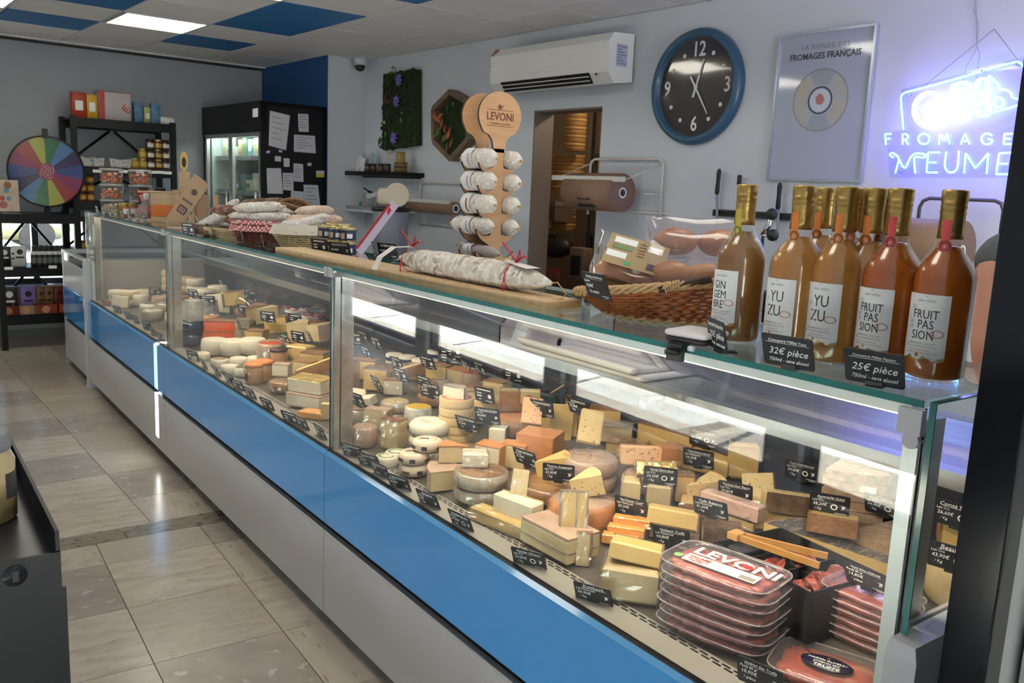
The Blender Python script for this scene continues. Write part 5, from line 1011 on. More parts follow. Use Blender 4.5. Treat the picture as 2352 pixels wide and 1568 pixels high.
# white tray behind the salami
t = thing('white_tray', 'shallow white plastic tray on the worktop behind the salami end', 'tray', (2.02, 2.48, .886), 0); m = MB(); m.bx((-.12,-.17,0), (.12,.17,.006))
for a, b in (((-.13,-.18,0),(-.12,.18,.16)), ((.12,-.18,0),(.13,.18,.16)), ((-.13,-.18,0),(.13,-.17,.16)), ((-.13,.17,0),(.13,.18,.16))): m.bx(a, b)
m.bx((-.145,-.195,.155), (-.13,.195,.162)); m.bx((.13,-.195,.155), (.145,.195,.162)); m.bx((-.145,-.195,.155), (.145,-.18,.162)); m.bx((-.145,.18,.155), (.145,.195,.162)); m.build('tray_body', WHITE, t)
# tins, baskets, crate, sweets (towards the far end) -----------------------------
NAVY = mat('navy_label', (.02,.035,.10), .4); TLID = mat('brass_lid', (.50,.40,.20), .3, .75)
tin = (MB().lathe([(.028,0),(.029,.002),(.029,.042),(.028,.044)], 22).mesh('can', NAVY), MB().lathe([(.030,.040),(.0305,.042),(.0305,.050),(.027,.0505),(.026,.049),(.0001,.049)], 22).mesh('lid', TLID), MB().lathe([(.0292,.010),(.0292,.030)], 10, None, -2.5, -1.9).mesh('portrait', mat('label_skin', (.55,.38,.22), .5)), MB().lathe([(.0292,.012),(.0292,.028)], 10, None, -1.6, -.9).mesh('white_print', INK), MB().lathe([(.0301,0),(.0301,.005)], 22, None, 0, 2*PI, False).mesh('base_rim', TLID))
for i, (px, py) in enumerate(((748,580),(773,584),(799,587),(760,572),(788,575))):
    for k in range(2 if i < 3 else 2):
        q = at(px, py, ZT); o = thing('pate_tin', 'round navy-labelled tin with brass lid, %s from the left%s, %s layer' % (ORD[i % 3], '' if i < 3 else ' in the rear row', ('lower','upper')[k]), 'tin', (q.x, q.y, ZT+.051*k), -.55, 'navy tins on the counter')
        for nm, me in zip(('can','lid','portrait','white_print','base_rim'), tin): place(nm, me, o)
ttag(737, 584, .12, .062, 'slate tag leaning left of the navy tins'); ttag(783, 592, .08, .082, 'slate tag in front of the navy tins', 'Jambon Rollata 100% Bio', None, '30,00€', None, tilt=.3)
ttag(893, 594, .10, .075, 'slate tag on the shelf right of the navy tins', 'La Mignonette', None, '9,60€', None, icon=None, tilt=.3); ttag(862, 592, .9, .06, 'slate tag seen edge on beside the navy tins')
def salamis(label, group, spec, mt_, r):
    for i, (x, y, z, L, az, tl) in enumerate(spec):
        d = Vector((math.cos(az)*math.cos(tl), math.sin(az)*math.cos(tl), math.sin(tl)))*L/2; o = thing('dry_sausage', label % ORD[i], 'sausage', (x, y, z), 0, group); sausage(MB(), [-d, d+Vector((0,0,0))], r, 12).build('casing', mt_[i % len(mt_)], o); m = MB(); m.tube([d, d*1.08+Vector((.0,.0,.01)), d*1.1+Vector((.01,0,-.01))], .0015, 5); m.build('string', STRAW, o)
CREAMC = mat('cream_cane', (.58,.46,.30), .6, n=((.48,.36,.22), 30, .3, .7)); LINEN = mat('linen', (.62,.56,.47), .8)
GING = mat('gingham', (.6,.1,.12), .8); nt = GING.node_tree; tc = nt.nodes.new('ShaderNodeTexCoord'); ck = nt.nodes.new('ShaderNodeTexChecker'); ck.inputs['Scale'].default_value = 130; ck.inputs[1].default_value = (.62,.50,.50,1); ck.inputs[2].default_value = (.38,.03,.05,1); nt.links.new(tc.outputs['Object'], ck.inputs[0]); nt.links.new(ck.outputs[0], nt.nodes['Principled BSDF'].inputs['Base Color'])
def flared(t, nm, col, ra, rb, z0, z1, n=40, wob=0):
    m = MB(); vs = []
    for j, f in enumerate((0,.5,1)):
        for i in range(n): a = 2*PI*i/n; vs.append(((ra[0]+(rb[0]-ra[0])*f)*math.cos(a)*(1+wob*math.sin(9*a)), (ra[1]+(rb[1]-ra[1])*f)*math.sin(a)*(1+wob*math.sin(9*a)), z0+(z1-z0)*f))
    m.add(vs, [(j*n+i, j*n+(i+1)%n, (j+1)*n+(i+1)%n, (j+1)*n+i) for j in range(2) for i in range(n)], None, True); m.build(nm, col, t)
p = at(597, 560, ZT); gb = thing('gingham_basket', 'dark red wicker basket lined with red gingham cloth, full of dry sausages', 'basket', (p.x+.03, p.y+.06, ZT), -.6); weave(gb, 'cane', mat('red_cane', (.16,.04,.03), .6), (0,0), (.09,.07), (.125,.10), .004, lambda a: .075, 9, 22, .004); flared(gb, 'gingham_cloth', GING, (.133,.108), (.118,.094), .050, .092, 48, .012); MB().prism([(.11*math.cos(2*PI*i/24), .088*math.sin(2*PI*i/24)) for i in range(24)], .060, .064).build('cloth_floor', GING, gb)
bx_, by_ = p.x+.03, p.y+.06
salamis('%s white dry sausage in the gingham basket', 'sausages in the gingham basket', [(bx_-.03,by_+.03,ZT+.105,.19,-.5,.0),(bx_+.02,by_-.03,ZT+.105,.20,-.65,.05),(bx_-.01,by_+.0,ZT+.145,.22,-.6,.08),(bx_+.05,by_+.03,ZT+.13,.19,-.4,-.05)], [SAUP], .021)
salamis('%s brown dry sausage heaped behind the gingham basket', 'brown sausages', [(bx_+.06,by_+.14,ZT+.155,.23,-.6,.1),(bx_-.02,by_+.22,ZT+.12,.24,-.55,.0),(bx_+.12,by_+.11,ZT+.12,.24,-.6,.1),(bx_+.02,by_+.18,ZT+.08,.24,-.6,.0),(bx_-.10,by_+.35,ZT+.03,.26,-.9,.0),(bx_-.03,by_+.42,ZT+.03,.26,-.8,.0)], [SAUB, SAUR], .024)
q = at(655, 490, ZT+.12); wk = thing('tilted_basket', 'small brown wicker basket tipped on its side behind the gingham cloth', 'basket', (bx_+.14, by_-.01, ZT+.105), (1.05, .25, -.7)); weave(wk, 'cane', mat('brown_cane', (.22,.11,.05), .6), (0,0), (.05,.04), (.075,.06), -.02, lambda a: .06, 7, 16, .004); rim(wk, 'rim_strand', MATS['brown_cane'], (0,0), (.077,.062), .04, lambda a: 0, .0045, 3, .006); MB().tube([(.075*math.cos(a), 0, .042+.07*math.sin(a)) for a in [PI*i/10 for i in range(11)]], .005, 6).build('handle', MATS['brown_cane'], wk)
MB().prism([(.05*math.cos(2*PI*i/16), .04*math.sin(2*PI*i/16)) for i in range(16)], -.022, -.018).build('bottom', MATS['brown_cane'], wk)
p = at(672, 572, ZT); wb_ = thing('cream_basket', 'cream wicker basket with linen lining holding pale dry sausages', 'basket', (p.x+.045, p.y+.045, ZT), -.6); weave(wb_, 'cane', CREAMC, (0,0), (.065,.055), (.108,.088), .004, lambda a: .065, 8, 22, .004); flared(wb_, 'linen_lining', LINEN, (.116,.096), (.100,.080), .055, .092, 40, .01); MB().prism([(.10*math.cos(2*PI*i/24), .08*math.sin(2*PI*i/24)) for i in range(24)], .058, .062).build('lining_floor', LINEN, wb_)
cx_, cy_ = p.x+.045, p.y+.045
PALE = mat('sausage_pale', (.62,.50,.40), .7, n=((.52,.36,.28), 30, .5, .65), bump=(90, .4))
salamis('%s pale dry sausage in the cream basket', 'sausages in the cream basket', [(cx_+.02,cy_+.02,ZT+.095,.15,-.6,.1),(cx_+.05,cy_-.02,ZT+.105,.14,-.3,.3),(cx_+.09,cy_+.0,ZT+.105,.16,-.5,.1),(cx_-.03,cy_-.02,ZT+.085,.12,-.8,.0)], [PALE, SAUP], .022)
p = at(785, 540, ZT+.02); t = thing('small_white_basket', 'white wicker basket behind the navy tins with pale sausages', 'basket', (1.43, 3.32, ZT), -.6); weave(t, 'cane', mat('white_cane', (.55,.48,.42), .6), (0,0), (.05,.045), (.07,.06), .004, lambda a: .07, 8, 18, .004); salamis('%s pale dry sausage behind the navy tins', 'sausages behind the tins', [(1.40,3.34,ZT+.105,.17,-.6,.05),(1.45,3.30,ZT+.105,.17,-.6,.08),(1.43,3.33,ZT+.14,.16,-.6,.08)], [PALE], .022)
p = at(535, 548, ZT); t = thing('flat_basket', 'flat straw tray with sausages at the left of the gingham basket', 'basket', (p.x+.02, p.y+.06, ZT), -.7); weave(t, 'cane', CREAMC, (0,0), (.09,.06), (.12,.08), .004, lambda a: .03, 4, 20, .004); rim(t, 'rim_strand', CREAMC, (0,0), (.122,.082), .006, lambda a: .03, .004, 3, .005); MB().prism([(.09*math.cos(2*PI*i/20), .06*math.sin(2*PI*i/20)) for i in range(20)], .002, .006).build('bottom', CREAMC, t)
salamis('%s white dry sausage on the flat straw tray', 'sausages on the straw tray', [(p.x+.0,p.y+.10,ZT+.095,.19,-.75,.85),(p.x+.05,p.y+.04,ZT+.045,.19,-.7,.0),(p.x-.06,p.y+.14,ZT+.055,.17,-.9,.5)], [SAUP], .028)
# pink carton leaning
p = at(850, 510, ZT); W_ = Vector((1.52, 2.98, ZT)); t = thing('leaning_card', 'white and lilac card with red flowers leaning behind the tins', 'card', (1.47, 3.02, ZT+.002), (0, .62, -.62)); MB().bx((-.012,-.0035,0), (.022,.0035,.235)).build('card_body', mat('lilac_card', (.60,.52,.70), .5), t)
m = MB(); m.bx((-.012,-.0045,.01), (-.004,-.0035,.22)); m.plate([(0,.19),(.012,.18),(.010,.205),(-.004,.21)], .001, None, -.0045); m.build('red_print', RIB, t)
# crate, cardboard display, oval sign
p = at(424, 508, ZT); CR_ = mat('crate_wood', (.50,.36,.22), .55, n=((.42,.29,.17), 8, .3, .7, (1,8,8))); t = thing('wooden_crate', 'open wooden crate with orange stripe lying behind the cardboard display', 'crate', (1.36, 5.12, ZT), -.62)
m = MB(); w_, d_, h_ = .32, .20, .165; m.bx((-w_/2,d_/2-.008,0), (w_/2,d_/2,h_)); m.bx((-w_/2,-d_/2,0), (w_/2,d_/2,.008)); m.bx((-w_/2,-d_/2,h_-.008), (w_/2,d_/2,h_)); m.bx((w_/2-.008,-d_/2,0), (w_/2,d_/2,h_)); m.bx((-w_/2+.07,-d_/2,0), (w_/2,-d_/2+.008,h_)); m.build('crate_body', CR_, t); MB().bx((-w_/2+.07,-d_/2-.001,.03), (w_/2,-d_/2,.095)).build('orange_stripe', mat('crate_orange', (.55,.14,.03), .5), t)
for x in (.05,.13): MB().bx((x,-d_/2-.02,0), (x+.025,-d_/2-.002,.18)).build('corner_post', CR_, t)
KR2 = mat('kraft_card', (.40,.27,.17), .65); p = at(415, 523, ZT); t = thing('cardboard_display', 'tall slanted kraft cardboard display box with cut-out window', 'display', (1.215, 4.62, ZT), (0, .58, -.66))
pl = [(-.045,0),(.045,0),(.045,.275),(.015,.29),(-.045,.29)]; MB().plate(pl, .02, None, -.01).build('card_body', KR2, t); MB().bx((-.022,-.0115,.085), (.022,-.0095,.125)).build('window_cutout', DARKINK, t); MB().bx((-.03,-.0115,.15), (.03,-.0095,.163)).build('grey_print', mat('print_grey', (.16,.12,.09), .6), t); MB().plate(disc(.016, 16, .005, .215), .0015, None, -.0115).build('emblem', mat('print_dark', (.10,.07,.05), .6), t)
for k in range(3): MB().bx((-.015+.012*k,-.0125,.09), (-.008+.012*k,-.0112,.12)).build('stick_in_window', mat('pink_stick', (.5,.25,.22), .5), t)
t = thing('wire_easel', 'thin wire easel behind the slanted cardboard display', 'easel', (1.28, 4.52, ZT), -.66); m = MB(); m.tube([(.0,.0,.0),(-.03,.04,.12)], .0025, 5); m.tube([(.06,.0,.0),(-.03,.04,.12)], .0025, 5); m.tube([(-.10,-.04,.03),(-.10,-.045,.0),(.04,-.03,.0),(.04,-.025,.03)], .0025, 5); m.build('wire', STEEL, t)
q = at(457, 500, ZT); t = thing('oval_sign', 'little yellow oval wooden sign on a stick above the crate', 'sign', (1.40, 5.05, ZT+.166), -.62); MB().plate([(.022*math.sin(2*PI*i/20), .17+.055*math.cos(2*PI*i/20)) for i in range(20)], .005).build('sign_board', mat('sign_yellow', (.55,.36,.10), .5), t); MB().plate([(.012*math.sin(2*PI*i/12), .165+.028*math.cos(2*PI*i/12)) for i in range(12)], .001, None, -.001).build('sign_print', DARKINK, t); MB().bx((-.03,0,0), (.03,.012,.115)).build('stick', CR_, t)
tag(MB().bx((-.012,-.012,0), (.012,.012,.165)).build('wooden_post', CR_, None, (1.47, 4.72, ZT), -.6), 'short upright wooden stick on the counter beside the dry sausages', 'stick')
# sweets and jars at the far end
TUB = glassmat('clear_tub', (.94,.95,.95), 1.45, .02, .06); TLD = glassmat('tub_lid', (.8,.8,.8), 1.45, .1, .45, (.6,.6,.58))
def tub(label, p, r, h, fill):
    t = thing('sweet_tub', label, 'tub', p, 0, 'tubs of sweets'); MB().lathe([(r*.86,0),(r*.9,.003),(r,h*.86)], 24, None, 0, 2*PI, True).build('tub_wall', TUB, t); MB().lathe([(r*1.04,h*.86),(r*1.05,h*.9),(r*1.05,h*.97),(r*.98,h),(.0001,h*.98)], 24).build('tub_lid', TLD, t)
    m = MB(); rr_ = random.Random(int(p[0]*1e4)); 
    for k in range(70): a = rr_.uniform(0,6.28); q_ = r*.84*math.sqrt(rr_.random()); m.ball((q_*math.cos(a), q_*math.sin(a), rr_.uniform(.01,h*.68)), .010, None, 6)
    stuff(m.build('sweets', fill, t))
ORS = mat('orange_sweet', (.55,.13,.03), .35); PALS = mat('pale_sweet', (.55,.40,.25), .4); BRS = mat('brown_sweet', (.16,.08,.05), .4)
pa, pb = at(250, 494, ZT), at(300, 497, ZT); pa = Vector((1.20, 5.92, 0)); pb = Vector((1.36, 5.88, 0))
for k, (fa, fb) in enumerate(((PALS,BRS),(ORS,BRS),(ORS,ORS))):
    tub('%s tub of sweets from the bottom in the left far stack' % ORD[k], (pa.x,pa.y,ZT+.095*k), .068, .094, fa); tub('%s tub of sweets from the bottom in the right far stack' % ORD[k], (pb.x,pb.y,ZT+.095*k), .068, .094, fb)
rj = jar_mesh(mat('jar_red', (.30,.008,.01), .2),.032,.09,BLACKP,WLAB); gj = jar_mesh(mat('jar_conf', (.25,.12,.04), .2),.032,.08,GLID,WLAB)
for i, (x, y) in enumerate(((1.33,5.68),(1.41,5.60),(1.48,5.52))):
    for k in range(2): put_jar(rj if i < 2 else gj, '%s jar from the left in the row before the sweet tubs, %s layer' % (ORD[i], ('lower','upper')[k]), (x, y, ZT+.091*k), 'jars before the sweet tubs', .6)
for i, (x, y) in enumerate(((1.24,5.72),(1.30,5.80))): put_jar(gj, '%s small jar at the foot of the left sweet stack' % ORD[i], (x-.02, y, ZT), 'small jars by the sweets', .6)
t = thing('cellophane_bag', 'crinkled clear cellophane bag of sweets beside the crate', 'bag', (1.26, 5.33, ZT), 0); m = MB(); m.lathe([(.045,0),(.055,.02),(.05,.06),(.02,.10),(.035,.14)], 11); m.build('film', glassmat('cellophane', (.9,.9,.92), 1.7, .08, .25, (.75,.72,.75)), t); MB().ball((0,0,.035), .038, None, 10).build('sweets', mat('red_sweet', (.35,.03,.03), .3), t)
for i, (px, py) in enumerate(((226,494),(240,497),(255,500),(268,503),(283,506),(300,510),(318,514),(335,518))): ttag(px, py, .28, .055, '%s small slate tag from the left at the far end of the glass shelf' % ORD[i])
ttag(435, 541, .10, .082, 'slate tag before the slanted cardboard display'); ttag(472, 542, .15, .062, 'slate tag right of the cardboard display'); ttag(489, 545, 1.2, .055, 'narrow slate tag beside the straw tray'); ttag(560, 560, 1.4, .06, 'slate tag seen edge on before the gingham basket'); ttag(607, 572, 1.8, .06, 'slate tag seen from behind between the two baskets')
# ================================================================ inside the case
def pm(nm, c, c2=None, coat=.0, bump=(60,.12), sc=18, rough=.45, spots=None):
    return mat(nm, c, rough, n=((c2 or tuple(q*.88 for q in c)), sc, .35, .68), bump=bump, coat=coat, n2=spots)
WR = (9, .8)                              # crinkled film
P_ = {'yellow': pm('paste_yellow', (.58,.40,.15)), 'yellow_w': pm('paste_yellow_wrapped', (.56,.39,.15), None, .3, (60,.2)), 'pale': pm('paste_pale', (.56,.44,.25)), 'pale_w': pm('paste_pale_wrapped', (.55,.44,.26), None, .3, (60,.2)),
 'white': pm('paste_white', (.62,.55,.43)), 'white_w': pm('paste_white_wrapped', (.62,.55,.44), None, .3, (60,.2)), 'orange': pm('paste_orange', (.80,.36,.09), None, .6, WR), 'peach': pm('paste_peach', (.72,.46,.28), (.62,.36,.2), 0, (60,.12), 18, .5, ((.35,.12,.05), 120, .60, .66)),
 'speck': pm('paste_speckled', (.58,.43,.21), None, 0, (60,.12), 18, .5, ((.14,.12,.08), 90, .62, .66)), 'honey': pm('paste_honey', (.60,.40,.16), None, .7, WR), 'red': pm('wax_red', (.72,.10,.015), (.60,.06,.01), .6, (20,.02), 6, .3), 'pink': pm('paste_pink', (.66,.44,.38), None, .5, WR)}
R__ = {'brown': pm('rind_brown', (.30,.15,.07), (.20,.09,.04), 0, (70,.4)), 'brown_w': pm('rind_brown_wrapped', (.28,.14,.06), (.20,.09,.04), 1, WR), 'grey': pm('rind_grey', (.34,.29,.24), (.22,.17,.13), 0, (80,.4)), 'grey_w': pm('rind_grey_wrapped', (.38,.33,.27), (.25,.20,.15), 1, WR), 'pink': pm('rind_pink', (.44,.31,.25), (.34,.22,.16), .3, (60,.3)), 'purple': pm('rind_purple', (.16,.11,.10), (.26,.19,.16), 0, (90,.5), 40), 'orange': pm('rind_orange', (.50,.22,.09), (.40,.15,.05), .3, (60,.25)), 'white': pm('rind_white', (.64,.59,.49), (.62,.56,.46), 0, (60,.3)), 'flower': pm('rind_flower', (.18,.09,.035), (.08,.04,.02), 0, (120,.8), 45), 'black': pm('rind_black', (.025,.022,.022), None, .6, WR), 'gold': mat('gold_wrap', (.68,.48,.18), .25, .45, coat=1, bump=(22,.6)), 'herb': pm('rind_herb', (.20,.16,.09), (.09,.07,.04), 0, (140,.8), 60), 'blue': pm('rind_blueveined', (.62,.58,.48), (.26,.30,.34), .8, WR, 30), 'navy': mat('navy_wax', (.01,.02,.06), .25, coat=.7), 'comte': pm('rind_comte', (.27,.16,.09), (.40,.27,.17), .8, (60,.4), 45)}
GRP = {'w': 'cut cheeses in the counter', 'r': 'round cheeses in the counter'}
def sector(r, h, ang, n=14): return [(-r*.55,0)]+[(r*math.cos(-ang/2+ang*i/n)-r*.55, r*math.sin(-ang/2+ang*i/n)) for i in range(n+1)]
def E3(tilt, rot): return (math.radians(tilt[0]), math.radians(tilt[1]), math.radians(rot))
def wedge(label, p, rot, r, h, ang, paste, rind, tilt=(0,0), top=True, nm='cheese_wedge'):
    S = sf(p); r, h = r*S, h*S
    a = math.radians(ang); pl = sector(r, h, a); o = tag(MB().prism(pl, 0, h).build(nm, P_[paste], None, p, E3(tilt, rot)), label, 'cheese', GRP['w'])
    m = MB(); e = .0012; arc = [(r*math.cos(-a/2+a*i/14)-r*.55, r*math.sin(-a/2+a*i/14)) for i in range(15)]; ou = [((x+r*.55)*(1+e/r)-r*.55, y*(1+e/r)) for x, y in arc]
    vs = [(x,y,z) for z in (-e*.2,h+e) for x, y in ou]; m.add(vs, [(i,i+1,16+i,15+i) for i in range(14)], None, True)
    if top: L = len(pl); m.add([(x,y,h+e) for x, y in [pl[0]]+ou], [tuple(range(L))]); m.add([(x,y,h-.004) for x, y in [pl[0]]+ou]+[(x,y,h+e) for x, y in [pl[0]]+ou], [(0,1,L+1,L),(L-1,0,L,2*L-1)])
    m.build('rind', R__[rind], o); return o
FILM = glassmat('cling_film', (.985,.98,.975), 1.75, .10)
def crumple(m, rnd, k):                     # jitter a shell into crinkled film
    for v in m.v: v += Vector((rnd.uniform(-k,k), rnd.uniform(-k,k), rnd.uniform(-k*.6,k)))
    return m
def film_slab(o, l, w_, h, taper):
    rnd = random.Random(int(l*1e5+h*1e4)); m = MB(); n = 7; g = {}
    def V(i, j, k):
        key = (i, j, k)
        if key not in g:
            x = -1+2*i/n; y = -1+2*j/n; z = k/n; tp = taper+(1-taper)*(i/n); e = .002
            g[key] = len(m.v); m.v.append(Vector((x*(l/2+e), y*(w_/2*tp+e), z*(h+e))) + Vector([rnd.uniform(-1,1)*.0016 for _ in range(3)])+Vector((x,y,0))*.0012)
        return g[key]
    def Q(a, b, c, d): m.f += [[V(*a),V(*b),V(*c)],[V(*a),V(*c),V(*d)]]; m.mi += [0,0]; m.sm += [False,False]
    for i in range(n):
        for j in range(n):
            Q((i,j,n),(i+1,j,n),(i+1,j+1,n),(i,j+1,n)); Q((i,0,j),(i+1,0,j),(i+1,0,j+1),(i,0,j+1)); Q((i,n,j),(i,n,j+1),(i+1,n,j+1),(i+1,n,j)); Q((0,i,j),(0,i,j+1),(0,i+1,j+1),(0,i+1,j)); Q((n,i,j),(n,i+1,j),(n,i+1,j+1),(n,i,j+1))
    m.build('film', FILM, o)
def film_round(o, r, h):
    rnd = random.Random(int(r*1e5+h*1e4)); m = MB(); n = 26; m.lathe([(r*1.04,0),(r*1.06,h*.35),(r*1.06,h*.7),(r*1.0,h*1.02),(r*.75,h*1.04),(r*.45,h*1.05),(.0001,h*1.05)], n, None, 0, 2*PI, False); m.sm = [False]*len(m.f); crumple(m, rnd, .0022); m.build('film', FILM, o)
def slab(label, p, rot, d, paste, rind=None, sides='', tilt=(0,0), nm='cheese_piece', taper=1, cat='cheese', ang0=0):
    S = sf(p); l, w_, h = (q*S for q in d); pl = [(-l/2,-w_/2*taper),(l/2,-w_/2),(l/2,w_/2),(-l/2,w_/2*taper)]; b = min(l,w_,h)*.10; m = MB()
    q = lambda k: [(x*(1-k/(l/2)), y*(1-k/(w_/2))) for x, y in pl]
    vs = [(x,y,z) for P, z in ((q(b),0),(pl,b),(pl,h-b),(q(b),h)) for x, y in P]; m.add(vs, [(3,2,1,0),(12,13,14,15)]+[(j*4+i, j*4+(i+1)%4, j*4+4+(i+1)%4, j*4+4+i) for j in range(3) for i in range(4)])
    o = tag(m.build(nm, P_.get(paste) or R__[paste], None, p, E3(tilt, rot)), label, cat, GRP['w'])
    if rind:
        m = MB(); e = .0015
        if 't' in sides: m.bx((-l/2,-w_/2*max(taper,.5),h-.003), (l/2,w_/2*max(taper,.5),h+e)) if taper == 1 else m.prism(pl, h-.003, h+e)
        if 'r' in sides: m.bx((l/2-.002,-w_/2-e,-.0005), (l/2+e,w_/2+e,h+e*.5))
        if 'f' in sides: m.prism([(-l/2,-w_/2*taper-e),(l/2,-w_/2-e),(l/2,-w_/2+.002),(-l/2,-w_/2*taper+.002)], -.0005, h+e*.5)
        if 'b' in sides: m.prism([(-l/2,w_/2*taper-.002),(l/2,w_/2-.002),(l/2,w_/2+e),(-l/2,w_/2*taper+e)], -.0005, h+e*.5)
        if 'l' in sides: m.bx((-l/2-e,-w_/2*taper-e,-.0005), (-l/2+.002,w_/2*taper+e,h+e*.5))
        m.build('rind', R__[rind], o)
    if paste.endswith('_w') or (rind or '').endswith('_w') or paste in ('orange','honey','pink','gold'): film_slab(o, l, w_, h, taper)
    return o
def wheel(label, p, r, h, side, top=None, tilt=(0,0), rot=0, nm='round_cheese', bulge=.04, cat='cheese', n=28):
    S = sf(p); r, h = r*S, h*S
    o = tag(MB().lathe([(r*.9,0),(r*(1-.02),h*.1),(r*(1+bulge),h*.5),(r*(1-.02),h*.9),(r*.9,h)], n).build(nm, R__.get(side) or P_[side], None, p, E3(tilt, rot)), label, cat, GRP['r'])
    if top: MB().lathe([(r*.86,h+.0004),(r*.5,h+.0012),(.0001,h+.0012)], n, None, 0, 2*PI, False).build('top_rind', R__.get(top) or P_.get(top) or top, o)
    if side.endswith('_w') or side in ('pink','honey','orange'): film_round(o, r, h)
    return o
D = deck
def sf(p): return 1.04 if p[1] < 1.75 else 1.2
def SC3(p): return (sf(p),)*3
def up(p, h): return (p.x, p.y, p.z+h*sf(p))
# ---- near right module
slab('large film-wrapped block of pale mountain cheese beside the salami packs', D(1452,1362), -52, (.115,.10,.072), 'pale_w', 'purple', 'br')
slab('thick slice with purple-brown rind on the film-wrapped mountain cheese', up(D(1452,1362),.074), -50, (.105,.072,.036), 'yellow', 'purple', 'br', (-10,6))
o = slab('long morbier wedge with pinkish rind and grey ash line', D(1283,1262), -88, (.165,.095,.062), 'pale', 'pink', 'tb'); MB().bx((-.085,-.0503,.028), (.085,-.0493,.031)).build('ash_line', R__['grey'], o); MB().bx((.0862,-.047,.028), (.0870,.047,.031)).build('ash_line', R__['grey'], o)
o = slab('upright film-wrapped morbier slice leaning on the morbier wedge', up(D(1313,1268),.028), -38, (.060,.020,.112), 'yellow_w', 'grey', 'lrt', (-14,0)); MB().bx((.004,-.0128,.004), (.0085,-.0108,.118)).build('ash_line', R__['grey'], o)
slab('thin morbier slice standing at the right of the morbier wedge', D(1338,1298), -45, (.030,.016,.075), 'pale_w', 'brown_w', 'rt', (-6,0))
slab('long film-wrapped parmesan bar lying along the front edge', D(1150,1212), -80, (.175,.044,.036), 'yellow_w', None, '', (0,0))
slab('parmesan wedge standing behind the long bar', D(1186,1212), -76, (.125,.045,.078), 'white', 'pale_w' if False else 'gold', 'b', (0,0), taper=.75)
slab('film-wrapped parmesan slice leaning on the parmesan wedge', up(D(1185,1205),.050), -40, (.040,.015,.088), 'pale_w', None, '', (-24,4))
wheel('lower film-wrapped grey tomme half under another', D(1105,1142), .062, .030, 'grey_w', 'pale_w'); wheel('upper film-wrapped grey tomme half with beige top', up(D(1105,1142),.031), .062, .034, 'grey_w', 'gold' if False else 'brown_w')
slab('small white film-wrapped brick on the grey tomme', up(D(1088,1130),.066), -30, (.058,.048,.034), 'white_w')
wedge('low pale wedge with pinkish top lying left of the grey tomme', D(1042,1115), 150, .14, .046, 38, 'pale', 'pink')
wedge('small wedge with orange top on the low pale wedge', up(D(1040,1100),.047), 130, .075, .040, 45, 'pale', 'orange')
PAPR = mat('printed_wrap', (.62,.52,.42), .7, n=((.54,.44,.34), 22, .3, .7), bump=(40,.35)); BURG = mat('wrap_print', (.13,.03,.035), .6)
def wrapped(label, p):
    o = tag(MB().lathe([(.026,0),(.035,.004),(.038,.014),(.036,.025),(.030,.029),(.0001,.029)], 18).build('wrapped_cheese', PAPR, None, p, (0,0,random.uniform(0,6)), SC3(p)), label, 'cheese', 'paper-wrapped round cheeses'); ring(.0215,.0225, 24).build('printed_ring', BURG, o, (0,0,.0297), (PI/2,0,0)); MB().bx((-.018,-.003,.0292), (.004,.003,.0299)).build('printed_bar', DARKINK, o)
    m = MB()
    for k in range(6): a = k*1.05; m.bx((-.010,-.0006,.008), (.010,.0006,.016) if k % 2 else (.004,.0006,.018), Matrix.Rotation(a, 4, 'Z') @ Matrix.Translation((0,-.0375,0)))
    m.build('side_print', DARKINK, o)
b_ = D(950,1088); wrapped('paper-wrapped round cheese at the bottom of the little pile', b_); wrapped('paper-wrapped round cheese, middle of the pile at the left', up(b_,.030)); b2 = D(1012,1075); wrapped('paper-wrapped round cheese at the right of the little pile', b2); wrapped('topmost paper-wrapped round cheese', up((b_+b2)/2,.060) if False else ((b_.x+b2.x)/2-.002, (b_.y+b2.y)/2, b_.z+.060*sf(b_))); wrapped('paper-wrapped round cheese hidden under the topmost one', ((b_.x+b2.x)/2+.012, (b_.y+b2.y)/2+.03, b_.z+.003))
for k, (px, py, h) in enumerate(((888,1068,0),(910,1058,.0))): o = tag(MB().lathe([(.028,0),(.030,.003),(.030,.022),(.027,.026),(.0001,.026)], 20).build('boxed_cheese', R__['white'], None, up(D(px,py),h), (0,0,0), SC3(D(px,py))), ('left','right')[k]+' of two small cheeses with green-rimmed lids', 'cheese', 'green-lidded cheeses'); ring(.016,.022, 20).build('green_ring', mat('lid_green', (.12,.26,.10), .5), o, (0,0,.0266), (PI/2,0,0))
slab('upright wedge with gold-brown wrapped top left of the paper-wrapped rounds', D(902,1030), -60, (.058,.050,.082), 'pale', 'brown_w', 'tb', (0,0), taper=.6)
wheel('pinkish wrapped drum cheese behind the first slate tags', D(838,1022), .034, .055, 'pink', 'pink'); 
def donut(label, p, r, ri, h, m_): return tag(MB().lathe([(ri,h*.2),(ri,h*.8),(ri+.008,h),(r-.010,h),(r,h*.7),(r,h*.25),(r-.008,0),(ri+.006,0),(ri,h*.2)], 30, None, 0, 2*PI, False).build('ring_cheese', R__[m_], None, p, (0,0,0), SC3(p)), label, 'cheese', 'white ring cheeses')
b_ = D(985,1025); donut('lower white ring-shaped cheese', b_, .054, .014, .036, 'white'); donut('upper white ring-shaped cheese with a tag in it', up(b_,.037), .054, .014, .036, 'white')
VEN = mat('veneer_pale', (.62,.46,.25), .5, n=((.54,.38,.19), 8, .3, .7, (1,1,8))); b_ = D(1046,1010)
